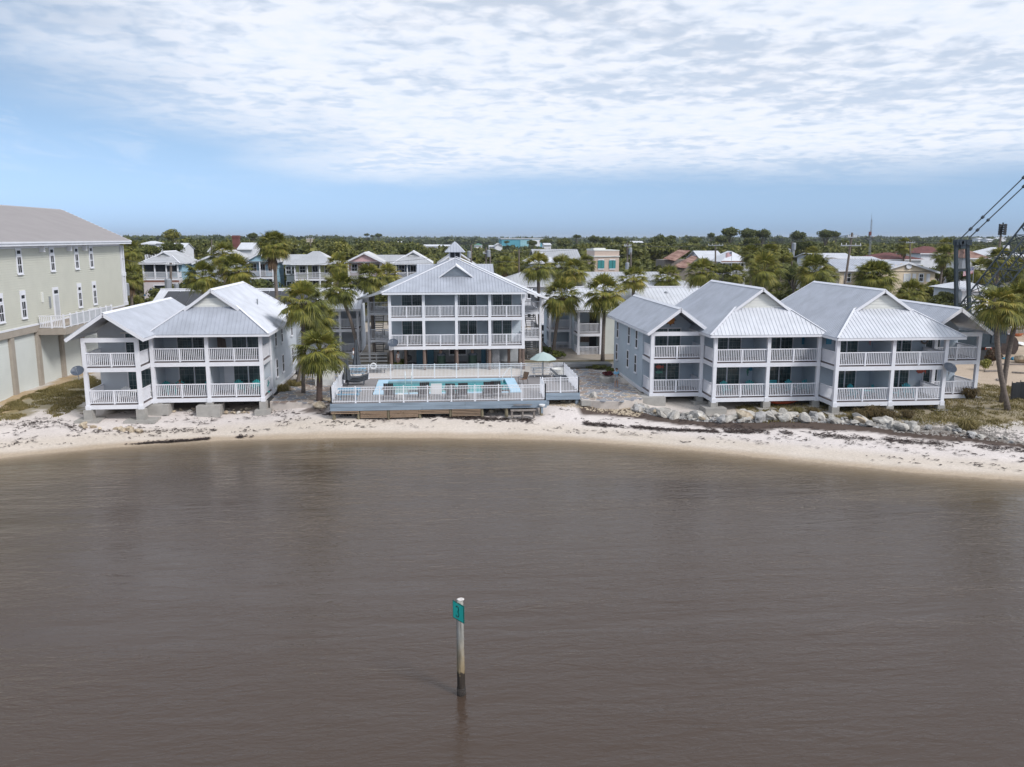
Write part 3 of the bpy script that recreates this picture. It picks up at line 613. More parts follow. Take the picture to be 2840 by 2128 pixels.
def window(par, c, n, w, h, trim=.13, mt=m_win, frame=None, mid=True, vbar=True, top=0.0, sill=True, thin=False):
    "c = centre of the bottom edge of the glass, n = outward 2D normal"
    frame = frame or m_white; n = Vector((n[0], n[1], 0)).normalized(); u = Vector((-n.y, n.x, 0)); c = Vector(c); z = Vector((0,0,1)); mb = MB()
    for s in (-1, 1): mb.obox(c+u*s*(w/2+trim/2)+z*(h/2)+n*.035, u*trim/2, n*.04, z*(h/2+trim))
    mb.obox(c+z*(h+trim/2+top/2)+n*.035, u*w/2, n*.04, z*(trim/2+top/2)); mb.obox(c-z*trim/2+n*.035, u*w/2, n*.04, z*trim/2)
    if sill: mb.obox(c-z*trim+n*.06, u*(w/2+trim), n*.07, z*.03)
    f = mb.build('window', frame, par, fix=False)
    MB().obox(c+z*h/2+n*(.06 if thin else .028), u*w/2, n*.008, z*h/2).build('pane', mt, f, fix=False)
    b = MB()
    if mid: b.obox(c+z*h*.5+n*(.062 if thin else .045), u*w/2, n*(.01 if thin else .018), z*.035)
    if vbar and not thin: b.obox(c+z*h*.5+n*.042, u*.015, n*.012, z*h/2)
    if b.v: b.build('muntins', frame, f, fix=False)
    return f
def slider(par, x0, x1, y, z, h=2.12, mt=None, nx=4, nz_=5, open_side=None):
    "two-leaf glazed sliding door in a wall that faces the sea"
    mt = mt or m_glass; mb = MB(); t = .09
    for a, b in ((x0-t, x0), (x1, x1+t)): mb.box(a, b, y-.06, y+.02, z, z+h+t)
    mb.box(x0, x1, y-.06, y+.02, z+h, z+h+t); xm = (x0+x1)/2; mb.box(xm-.05, xm+.05, y-.075, y+.02, z, z+h)
    f = mb.build('sliding_door', m_white, par, fix=False)
    for a, b in ((x0, xm-.05), (xm+.05, x1)): MB().box(a, b, y-.025, y-.012, z+.02, z+h).build('pane', mt, f, fix=False)
    g = MB()
    for a, b in ((x0, xm-.05), (xm+.05, x1)):
        for i in range(1, nx//2+1): xx = a+(b-a)*i/(nx//2+1); g.box(xx-.011, xx+.011, y-.034, y-.025, z+.02, z+h)
        for j in range(1, nz_): zz = z+h*j/nz_; g.box(a, b, y-.036, y-.026, zz-.011, zz+.011)
    g.build('muntins', m_muntin, f, fix=False); return f
def porch(par, x0, x1, yf, yw, zs, ztop, postx, sides='', newels=1, beam=True, floor=None, pw=.27, base=True, railh=1.05, fas=.34):
    for i, z in enumerate(zs):
        mb = MB().box(x0, x1, yf, yf+.09, z-fas, z-.03)
        if 'l' in sides: mb.box(x0-.003, x0+.09, yf+.09, yw, z-fas, z-.03)
        if 'r' in sides: mb.box(x1-.09, x1+.003, yf+.09, yw, z-fas, z-.03)
        mb.build('fascia', m_white, par, fix=False)
        MB().box(x0+.02, x1-.02, yf+.02, yw, z-.028, z).build('porch_floor', floor or m_floor, par, fix=False)
        MB().box(x0+.1, x1-.1, yf+.1, yw, z-.22, z-.15).build('ceiling', m_white, par, fix=False)
        ps = sorted(postx)
        for a, b in zip(ps[:-1], ps[1:]): railing(par, (a+pw/2, yf+.14), (b-pw/2, yf+.14), z, railh, newels)
        if 'l' in sides: railing(par, (x0+.14, yf+.28), (x0+.14, yw), z, railh, 0)
        if 'r' in sides: railing(par, (x1-.14, yf+.28), (x1-.14, yw), z, railh, 0)
    for px_ in postx:
        mb = MB().box(px_-pw/2, px_+pw/2, yf+.005, yf+pw, zs[0]-fas-.03, ztop)
        if base: mb.box(px_-pw/2-.04, px_+pw/2+.04, yf-.045, yf+pw+.04, zs[0]-fas-.06, zs[0]-fas+.28)
        mb.build('post', m_white, par, fix=False)
    if beam: MB().box(x0, x1, yf+.012, yf+.2, ztop-.02, ztop+.30).build('beam', m_white, par, fix=False)
def pier(par, x, y, z1, w=.5, foot=None, fz=None):
    g = gz(x, y); z0 = g-.5
    p = MB().box(x-w/2, x+w/2, y-w/2, y+w/2, z0, z1).build('pier', m_conc, par, fix=False)
    if foot: MB().box(x-foot[0]/2, x+foot[0]/2, y-foot[1]/2, y+foot[1]/2, z0-.3, (g+.35) if fz is None else fz).build('footing', m_conc, p, fix=False)
def vent_pipe(par, x, y, z): MB().tube((x,y,z-.2), (x,y,z+.28), .06, n=8).tube((x,y,z+.28), (x,y,z+.36), .09, .02, n=8).build('roof_vent', m_grey, par)
Q = lambda o, x, y, Y: V(o[0]+x/o[2], o[1]+y/o[2], Y)
R3o = (180,760,3.253); R1o = (0,540,4.602); B1o = (320,600,4.424); B2o = (800,600,3.6867); B3o = (1340,600,3.6867); B4o = (1880,600,3.95); B5o = (2340,460,4.142); D1o = (900,980,6.506); D2o = (1220,980,5.53); D3o = (980,940,4.424)
# ---------------------------------------------------------------- left house
def left_house():
    h = thing('beach_house', 'pale two-storey house on concrete piers at left, with teal chairs below', 'house', (-18, 70, 1.4)); z0, z1 = 2.42, 5.17; ze = 7.33
    block(h, -21.5, -13.3, 66.9, 79.2, 2.1, ze, m_siding_l); MB().box(-13.42, -13.24, 66.9, 79.25, 2.02, 2.3).build('skirt_board', m_white, h, fix=False)
    wl_ = MB().prism([(-25.6,64.7,2.1),(-21.5,64.7,2.1),(-21.5,64.7,7.45),(-23.65,64.7,9.05),(-25.6,64.7,7.5)], (0,11.4,0)); siding(wl_, (-25.6,64.7), (-21.5,64.7), 2.1, 7.4); siding(wl_, (-25.6,76.1), (-25.6,64.7), 2.1, 7.4)
    wl_.build('wing_wall', m_siding_l, h, fix=False)
    MB().box(-13.36, -13.22, 66.86, 66.98, 2.3, ze-.05).build('corner_board', m_white, h, fix=False)
    porch(h, -25.6, -21.62, 61.6, 64.7, (z0, z1), 7.02, (-25.46, -21.76), 'lr')
    porch(h, -21.6, -13.28, 63.8, 66.9, (z0, z1), 7.1, (-21.46, -17.42, -13.42), 'r', beam=False)
    MB().box(-21.5, -13.3, 63.9, 66.9, 7.1, 7.2).build('ceiling', m_white, h, fix=False)
    for z in (z0, z1): MB().box(-17.5, -17.36, 64.1, 66.9, z, z+2.5).build('partition', m_siding_l, h, fix=False)
    for z in (z0, z1):
        slider(h, -23.55, -21.75, 64.69, z+.02); 
        a = Q(R3o, 975, 0, 66.9).x; b = Q(R3o, 1248, 0, 66.9).x; slider(h, a, b, 66.89, z+.02); a = Q(R3o, 1475, 0, 66.9).x; b = Q(R3o, 1740, 0, 66.9).x; slider(h, a, b, 66.89, z+.02)
    MB().box(-16.98, -16.2, 66.84, 66.9, z0, z0+2.05).build('door', m_white, h, fix=False)
    MB().box(-23.9, -23.2, 64.6, 64.7, 7.28, 7.42).build('porch_light', m_cream, h, fix=False)
    gable_roof(h, -23.65, 2.72, 60.95, 76.4, 7.36, 9.2, m_roof, sp=.26)
    dutch_roof(h, -17.15, 4.5, 63.25, 64.9, 75.6, 79.4, ze, 10.6, 9.28, m_roof)
    for z, hh in ((z0+.75, 1.35), (z1+.55, 1.35)):
        for i, (xt, xz) in enumerate(((1897, 600), (1952, 560), (2040, 500))):
            d = _ray(180+xt/3.253, 760+xz/3.253); y = -13.28/d.x*d.y
            window(h, (-13.28, min(y, 78.6), z), (1,0), .62, hh, .1, thin=True)
    for x in (-25.46, -21.76): pier(h, x, 61.75, z0-.37, .62, (1.7, 1.5) if x < -24 else (2.2, 1.5), gz(x, 61.7)+.15)
    for x, f, fz in ((-21.2, (1.7,1.5), .75), (-17.42, (1.75,1.5), .78), (-13.42, (1.2,1.2), .32)): pier(h, x, 63.95, z0-.37, .55, f, gz(x, 63.9)+fz)
    pier(h, -13.5, 66.9, z0-.3, .5, (.9,.9))
    for y in (69.5, 72.0, 74.4, 76.7, 78.9): pier(h, -13.55, y, z0-.3, .5)
    for x in (-25.3, -22): pier(h, x, 65, z0-.37, .5)
    for x in (-20, -17): pier(h, x, 68, z0-.3, .5)
    vent_pipe(h, -14.9, 70.6, 9.1)
left_house()
# ---------------------------------------------------------------- right house
def right_house():
    h = thing('beach_house', 'blue-grey house on piers at right, twin gabled roofs and two wings', 'house', (30, 68, 1.4)); z0, z1 = 2.15, 4.9; ze = 7.1; S = m_siding_r
    wl_ = MB().prism([(17.05,67.0,1.9),(21.35,67.0,1.9),(21.35,67.0,7.2),(19.2,67.0,8.9),(17.05,67.0,7.25)], (0,11.2,0)); siding(wl_, (17.05,67.0), (21.35,67.0), 1.9, 7.15); siding(wl_, (17.05,78.2), (17.05,67.0), 1.9, 7.15); wl_.build('wing_wall', S, h, fix=False)
    MB().box(16.98, 17.1, 66.9, 78.25, 1.75, 2.05).build('skirt_board', m_white, h, fix=False)
    block(h, 21.35, 30.02, 64.9, 76, 1.9, ze, S, sides='fl'); block(h, 30.03, 38.9, 62.5, 75, 1.9, ze, S, sides='flr')
    wr = MB().prism([(38.92,64.6,1.9),(43.1,64.6,1.9),(43.1,64.6,7.15),(40.8,64.6,8.95),(38.92,64.6,7.2)], (0,6,0)); siding(wr, (38.92,64.6), (43.1,64.6), 1.9, 7.1); wr.build('wing_wall', S, h, fix=False)
    porch(h, 17.02, 21.38, 64.3, 67.0, (z0, z1), 6.78, (17.16, 21.24), 'lr')
    porch(h, 21.35, 30.0, 61.8, 64.9, (z0, z1), 6.9, (21.5, 25.78, 29.86), 'l', beam=False)
    porch(h, 30.03, 38.95, 59.35, 62.5, (z0, z1), 6.9, (30.17, 34.6, 38.8), 'lr', beam=False)
    porch(h, 38.96, 43.2, 61.7, 64.6, (z0, z1), 6.82, (39.4, 43.06), 'r', newels=1)
    MB().box(21.4, 29.98, 61.9, 64.9, 6.9, 7.0).build('ceiling', m_white, h, fix=False); MB().box(30.05, 38.9, 59.45, 62.5, 6.9, 7.0).build('ceiling', m_white, h, fix=False)
    for z in (z0, z1):
        MB().box(25.7, 25.86, 62.1, 64.9, z, z+2.5).build('partition', S, h, fix=False); MB().box(34.52, 34.68, 59.65, 62.5, z, z+2.5).build('partition', S, h, fix=False); MB().box(29.98, 30.1, 62.0, 64.9, z, z+2.5).build('partition', S, h, fix=False)
        for o, a, b, Y in ((R5o,1185,1425,67.0), (R5o,1775,2015,64.9), (R6o,460,628,64.9), (R6o,938,1090,62.5), (R6o,1335,1468,62.5), (R6o,1575,1670,64.6)):
            slider(h, Q(o,a,0,Y).x, Q(o,b,0,Y).x, Y-.01, z+.02)
    gable_roof(h, 19.2, 2.62, 63.7, 79.4, ze, 9.03, m_roof, sp=.26)
    gable_roof(h, 40.8, 2.78, 61.0, 70.4, 7.2, 9.14, m_roof, sp=.26)
    dutch_roof(h, 25.65, 4.75, 61.4, 63.3, 75.7, 76.5, 7.12, 10.6, 9.08, m_roof, grey=True, mtf=m_roofw)  # front slope in whiter metal: its brighter light is put into the colour
    dutch_roof(h, 34.95, 5.1, 58.95, 61.95, 74.3, 75.6, 7.1, 10.53, 9.03, m_roof, grey=True, mtf=m_roofw)  # same here, front slope coloured as the lit side of the grey roof
    for zb, hh in ((z0+.95, 1.4), (z1+.35, 1.4)):
        for xt in (803, 912, 985) if zb > 4 else (798, 905, 980):
            d = _ray(1480+xt/3.4516, 1000); y = 17.02/d.x*d.y; window(h, (17.03, y, zb), (-1,0), .62, hh, .1, thin=True)
    for x, y in ((17.25,64.55),): pier(h, x, y, z0-.37, .62, (1.9,1.7), gz(x, y)+.5)
    for x, y, f, fz in ((21.55,62.05,(1.7,1.6),.42), (25.78,62.0,(1.5,1.2),.06), (29.8,62.0,(1.2,1.0),.06), (30.25,59.6,(1.5,1.2),.08), (34.6,59.6,(1.2,1),.06), (38.75,59.6,(1.2,1.1),.05), (43.0,61.9,(1.2,1),.05), (21.2,64.6,(1.2,1.2),.2)): pier(h, x, y, z0-.37, .58, f, gz(x, y)+fz)
    for y in (67.3, 70, 72.6, 75.2, 77.8): pier(h, 17.35, y, z0-.3, .55)
    for x, y in ((24,66),(28,66),(33,64),(37,64),(41,66)): pier(h, x, y, z0-.3, .5)
    for u, v, Y in ((1960+72/2.5136, 740+178/2.5136, 72), (1960+832/2.5136, 740+186/2.5136, 70)):
        p = V(u, v, Y); vent_pipe(h, p.x, p.y, p.z-.15)
right_house()
# ---------------------------------------------------------------- centre building on pilings
def centre():
    h = thing('resort_building', 'three-level pale blue building on wooden pilings behind pool, with rooftop cupola', 'building', (1.8, 84, 1.9)); z1, z2 = 4.28, 7.03; yf, yw = 78.7, 81.4
    P = (-4.45, -1.27, 1.84, 5.02, 8.25); S = m_siding_c
    block(h, -4.5, 8.3, yw, 92, 4.0, 9.5, S)
    porch(h, -4.6, 8.4, yf, yw, (z1, z2), 9.3, P, 'lr', beam=True, base=False, railh=1.08)
    for z in (z1, z2):
        MB().box(-1.34, -1.2, yf+.3, yw, z, z+2.4).build('partition', S, h, fix=False); MB().box(4.95, 5.09, yf+.3, yw, z, z+2.4).build('partition', S, h, fix=False)
        for a, b in ((852,1015), (1322,1456), (1592,1742)): slider(h, Q(R4o,a,0,yw).x, Q(R4o,b,0,yw).x, yw-.01, z+.02, nx=6)
    MB().box(-4.6, 8.4, yf+.3, yw, 9.36, 9.44).build('ceiling', m_white, h, fix=False)
    # stair galleries at both sides
    for s, xa, xb in ((-1, -6.95, -4.55), (1, 8.35, 10.7)):
        for z in (z1, z2):
            MB().box(xa, xb, 84.2, 92, z-.28, z).build('landing', m_white, h, fix=False)
            railing(h, (xa+.1, 84.26), (xb-.1, 84.26), z, 1.05, 0); railing(h, (xa if s < 0 else xb, 84.4), (xa if s < 0 else xb, 91.9), z, 1.05, 2)
        for x in (xa+.06, xb-.12):
            for y in (84.25, 91.8): MB().box(x-.1, x+.1, y-.1, y+.1, 1.5, 8.9).build('post', m_white, h, fix=False)
        for z in (2.0, z1):
            st = MB(); xm0, xm1 = (xa+.25, xa+1.35) if s < 0 else (xb-1.35, xb-.25)
            for i in range(14): st.box(xm0, xm1, 84.9+i*.27, 85.2+i*.27, z+i*.196, z+i*.196+.05)
            for x in (xm0, xm1): st.bar((x, 84.9, z), (x, 88.7, z+2.75), .05, .24)
            st.build('stairs', m_greywood, h, fix=False)
    # roof: pyramid hip whose sides run down over the stair galleries, cross ridge behind, cupola
    xa, ya, za = 1.85, 83.8, 12.45; r = MB(); c1, c2 = (-5.15,78.15,9.42), (8.55,78.15,9.42)
    r.bar(c1, (xa,ya,za+.02), .18, .06).bar(c2, (xa,ya,za+.02), .18, .06).bar((-5.1,78.2,9.30),(8.5,78.2,9.30), .06, .2)
    t1, t2 = (-7.95,84.0,8.36), (11.35,84.0,8.36); r.bar(c1, t1, .06, .2).bar(c2, t2, .06, .2)
    ro = r.build('roof', m_white, h, fix=False)
    slope(ro, [c1, c2, (xa,ya,za)], m_roof, .29); slope(ro, [c1, (xa,ya,za), (xa,89.5,za), (-7.95,93,8.34), t1], m_roof, .29); slope(ro, [c2, (xa,ya,za), (xa,89.5,za), (11.35,93,8.34), t2], m_roof, .29)
    slope(ro, [(-7.9,93,8.3), (11.3,93,8.3), (xa,89.5,za)], m_roof, .29)
    cr = MB().bar((-1.95,86.2,11.75),(5.75,86.2,11.75), .2, .06).prism([(-1.9,83.4,10.2),(-1.9,86.2,11.7),(-1.9,89,10.2)], (.06,0,0)).prism([(5.7,83.4,10.2),(5.7,86.2,11.7),(5.7,89,10.2)], (.06,0,0)).build('cross_gable', m_white, h, fix=False)
    slope(cr, [(-2.0,86.2,11.8),(5.85,86.2,11.8),(5.85,83.2,10.15),(-2.0,83.2,10.15)], m_roof, .29); slope(cr, [(-2.0,86.2,11.8),(5.85,86.2,11.8),(5.85,89.2,10.15),(-2.0,89.2,10.15)], m_roof, .29)
    d = MB(); xd, yd, zd, zt = 1.88, 80.55, 10.62, 11.85
    for s in (-1, 1): d.bar((xd, yd, zt), (xd+s*1.7, yd, zd+.05), .3, .12)
    dm = d.build('vent_dormer', m_white, h, fix=False)
    MB().prism([(xd-1.45,yd+.12,zd+.1),(xd+1.45,yd+.12,zd+.1),(xd,yd+.12,zt-.1)], (0,.1,0)).build('louvre_backing', m_siding_r, dm, fix=False)
    lv = MB()
    for i in range(8): zz = zd+.16+i*.12; ww = 1.4*(1-(zz-zd-.1)/(zt-zd-.15)); lv.box(xd-ww, xd+ww, yd+.06, yd+.12, zz, zz+.05) if ww > .05 else None
    lv.build('louvre', m_grey, dm, fix=False)
    for s in (-1, 1): slope(dm, [(xd,yd-.08,zt+.05),(xd+s*1.75,yd-.08,zd+.05),(xd+s*.2,yd+2.6,zt+.02),(xd,yd+2.7,zt+.05)], m_roof, .4)
    cu = MB().box(1.3, 2.5, 84.6, 85.8, 12.0, 13.05).build('cupola', m_white, h, fix=False)
    for x0_, x1_ in ((1.42,1.87),(1.93,2.38)): MB().box(x0_, x1_, 84.57, 84.6, 12.5, 12.98).build('pane', m_win, cu, fix=False)
    for a, b in (((.88,84.2),(2.92,84.2)), ((2.92,84.2),(2.92,86.2)), ((2.92,86.2),(.88,86.2)), ((.88,86.2),(.88,84.2))): slope(cu, [(*a,13.05),(*b,13.05),(1.9,85.2,14.12)], m_roof, .27)
    # pilings and ground level
    for x in P:
        for y in (79.0, 81.9, 85.5): MB().tube((x+rng.uniform(-.06,.06), y, 1.3), (x, y, 4.0), .17, .15, 9).build('piling', m_brown, h)
    for x in (-3.1, .3, 3.4, 7.0): MB().tube((x, 80.4, 1.3), (x, 80.4, 4.0), .15, .14, 9).build('piling', m_brown, h)
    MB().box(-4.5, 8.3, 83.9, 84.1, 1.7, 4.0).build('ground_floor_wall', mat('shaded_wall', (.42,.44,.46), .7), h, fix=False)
    mdoor = mat('teal_blue_door', (.02,.115,.185), .5, var=.06)
    for a, b in ((770,865), (905,985), (1568,1625)): MB().box(Q(D3o,a,0,82.2).x, Q(D3o,b,0,82.2).x, 82.15, 82.22, 1.8, 3.98).build('door', mdoor, h, fix=False)
    window(h, ((Q(D3o,1200,0,83.9).x+Q(D3o,1360,0,83.9).x)/2, 83.9, 2.75), (0,-1), 1.6, 1.0, .12)
    for a, b in ((1640,1672), (1705,1795)):
        lt = MB(); xa_, xb_ = Q(D3o,a,0,79.2).x, Q(D3o,b,0,79.2).x; n = max(2, int((xb_-xa_)/.17))
        for i in range(-14, n+1):
            for s in (0, 1):
                p0, p1 = [xa_+i*.17, 1.6], [xa_+i*.17+2.4, 4.0]
                if s: p0[0], p1[0] = xb_-(p0[0]-xa_), xb_-(p1[0]-xa_)
                t0 = max(0, min(1, ((xa_ if not s else xb_)-p0[0])/(p1[0]-p0[0]))); t1_ = max(0, min(1, ((xb_ if not s else xa_)-p0[0])/(p1[0]-p0[0])))
                if t1_-t0 > .02: lt.bar((p0[0]+(p1[0]-p0[0])*t0, 79.2+s*.02, p0[1]+2.4*t0), (p0[0]+(p1[0]-p0[0])*t1_, 79.2+s*.02, p0[1]+2.4*t1_), .01, .05, (0,1,0))
        lt.build('lattice_panel', m_white, h, fix=False)
    MB().box(-4.6, 8.4, 79.5, 83.8, 1.85, 1.97).build('ground_deck', m_greywood, h, fix=False)
centre()
# ---------------------------------------------------------------- green building at the left edge
def green_house():
    h = thing('apartment_building', 'sage green clapboard building with taupe columns at left edge', 'building', (-45, 85, 1.8)); X = -34.2; Y0, Y1 = 52.0, 94.1
    mb = MB().box(-56, X, Y0, Y1, 7.1, 13.6); siding(mb, (X,Y0), (X,Y1), 7.1, 13.55, .2, .036); siding(mb, (X,Y1), (-56,Y1), 7.1, 13.55, .18); siding(mb, (-56,Y0), (X,Y0), 7.1, 13.55, .18); mb.build('wall', m_green, h, fix=False)
    MB().box(-56, X-.25, Y0+.2, Y1-.2, 1.2, 6.5).build('ground_floor', m_stucco, h, fix=False)
    ys = [69.6+4.45*i for i in range(-4, 6)]
    for y in ys: MB().box(X-.5, X+.06, y-.27, y+.27, 1.0, 6.5).build('column', m_stucco, h, fix=False)
    for a, b in zip(ys[:-1], ys[1:]): g = MB().box(X-.26, X-.2, a+.28, b-.28, 1.5, 6.5); siding(g, (X-.2,a+.28), (X-.2,b-.28), 1.5, 6.5, .22, .03); g.build('garage_panel', m_green2, h, fix=False)
    MB().box(X-.5, X+.1, Y0, Y1, 6.5, 7.05).build('beam', m_stucco, h, fix=False); MB().box(X-.1, X+.13, Y0, Y1, 7.053, 7.2).build('trim', m_white, h, fix=False)
    MB().box(X-.1, X+.08, Y0, Y1, 13.55, 13.95).build('frieze', m_white, h, fix=False)
    for s in (2.0+3.2, 10.2, 15.1): pass
    for y in (75.8, 81.2, 84.6): MB().box(X, X+.45, y-.08, y+.08, 13.2, 13.95).build('bracket', m_white, h, fix=False)
    def win(s, z, hh=2.1):
        y = 69.6+s; f = window(h, (X+.03, y, z+.1), (1,0), .62, 1.25, .16, vbar=True, top=.0); c = MB()
        f2 = window(h, (X+.03, y, z+1.62), (1,0), .62, .28, .12, mid=False, vbar=False, sill=False); MB().box(X+.03, X+.10, y-.47, y+.47, z+1.98, z+2.28).build('lintel', m_white, f2, fix=False)
    for s in (-3.6, 2.35, 8.3, 13.4, 16.8): win(s, 11.5)
    for s in (-7.2, -1.3, 2.35, 13.4, 16.9): win(s, 7.85)
    y = 69.6+8.35; d = MB().box(X+.02, X+.1, y-.55, y+.55, 7.1, 10.05).build('door_surround', m_white, h, fix=False); MB().box(X+.1, X+.13, y-.38, y+.38, 7.2, 9.35).build('door', mat('grey_door', (.5,.51,.53), .5), d, fix=False); MB().box(X+.1, X+.13, y-.35, y+.35, 9.5, 9.8).build('pane', m_win, d, fix=False)
    MB().box(X, X+.1, 69.6+5.65, 69.6+5.95, 8.9, 9.75).build('wall_box', m_cream, h, fix=False); MB().box(X, X+.12, 69.6+7.0, 69.6+7.2, 8.3, 9.3).build('wall_lamp', m_grey, h, fix=False)
    # hip roof
    e = .75; ze, zr = 14.05, 16.35; xr = X-9.5; A = (X+e, Y0-e, ze); B = (X+e, 95.6, ze); 
    yr = 0; d_ = _ray(780/4.602, 540+198/4.602)
    rb = CAM + d_*(xr/d_.x); yr, zr = rb.y, rb.z
    ro = MB().bar((X+e+.02, Y0-e, ze-.16), (X+e+.02, 95.6, ze-.16), .08, .26).bar((X+e, 95.6, ze+.02), (xr, yr, zr+.03), .2, .07).bar((X+e,95.6,ze-.16),(-58,95.6,ze-.16), .08, .26).box(X, X+e, Y0-e, 95.5, ze-.18, ze-.12).box(X+e-.06, X+e+.14, Y0-e, 95.55, ze-.08, ze+.06).bar((xr,yr,zr+.03),(xr,Y0+6,zr+.03), .25, .07).build('roof', m_white, h, fix=False)
    slope(ro, [A, B, (xr, yr, zr), (xr, Y0+6, zr)], m_roofg, .46, .11, rw=.07); slope(ro, [B, (-58,95.6,ze), (xr,yr,zr)], m_roofg, .46, .11, rw=.07); slope(ro, [(xr,yr,zr),(xr,Y0+6,zr),(-58,Y0-e,ze),(-58,95.6,ze)], m_roofg, .46, .11, rw=.07)
    p = V(50/4.602, 540+190/4.602, 74); d_ = _ray(50/4.602, 540+200/4.602)
    # corner porch columns at the far end
    for y in (94.35, 95.0): MB().box(X-.12, X+.12, y-.1, y+.1, 7.1, 13.6).build('porch_post', m_white, h, fix=False)
    for zz in (7.1, 10.3): MB().box(X-.14, X+.14, 94.2, 95.2, zz, zz+.4).build('porch_beam', m_white, h, fix=False)
    # raised terrace with rail and screens
    a = 69.6+4.4; b = 69.6+15.2; xo = X+2.3; zt = 6.75
    MB().box(X+.02, xo, a, b, zt-.55, zt).build('terrace_slab', m_stucco, h, fix=False)
    railing(h, (X+.2, a+.05), (xo-.1, a+.05), zt, 1.1, 1); n = 8
    for i in range(n+1):
        y = a+.05+(b-a-.1)*i/n; MB().box(xo-.13, xo-.01, y-.06, y+.06, zt, zt+1.2).build('rail_post', m_white, h, fix=False)
    MB().box(xo-.11, xo-.03, a, b, zt+1.02, zt+1.1).build('top_rail', m_white, h, fix=False); MB().box(xo-.11, xo-.03, a, b, zt+.06, zt+.13).build('bottom_rail', m_white, h, fix=False)
    ms = mat('frosted_screen', (.55,.57,.60), .4, var=.1, scale=2)
    for i in range(1, n): y0_ = a+.05+(b-a-.1)*i/n; MB().box(xo-.075, xo-.06, y0_+.07, y0_+(b-a-.1)/n-.07, zt+.14, zt+1.0).build('screen_panel', ms, h, fix=False)
    MB().box(X-.05, X+.12, b+.1, b+2.0, 7.06, 7.5).build('trim', m_white, h, fix=False)
green_house()
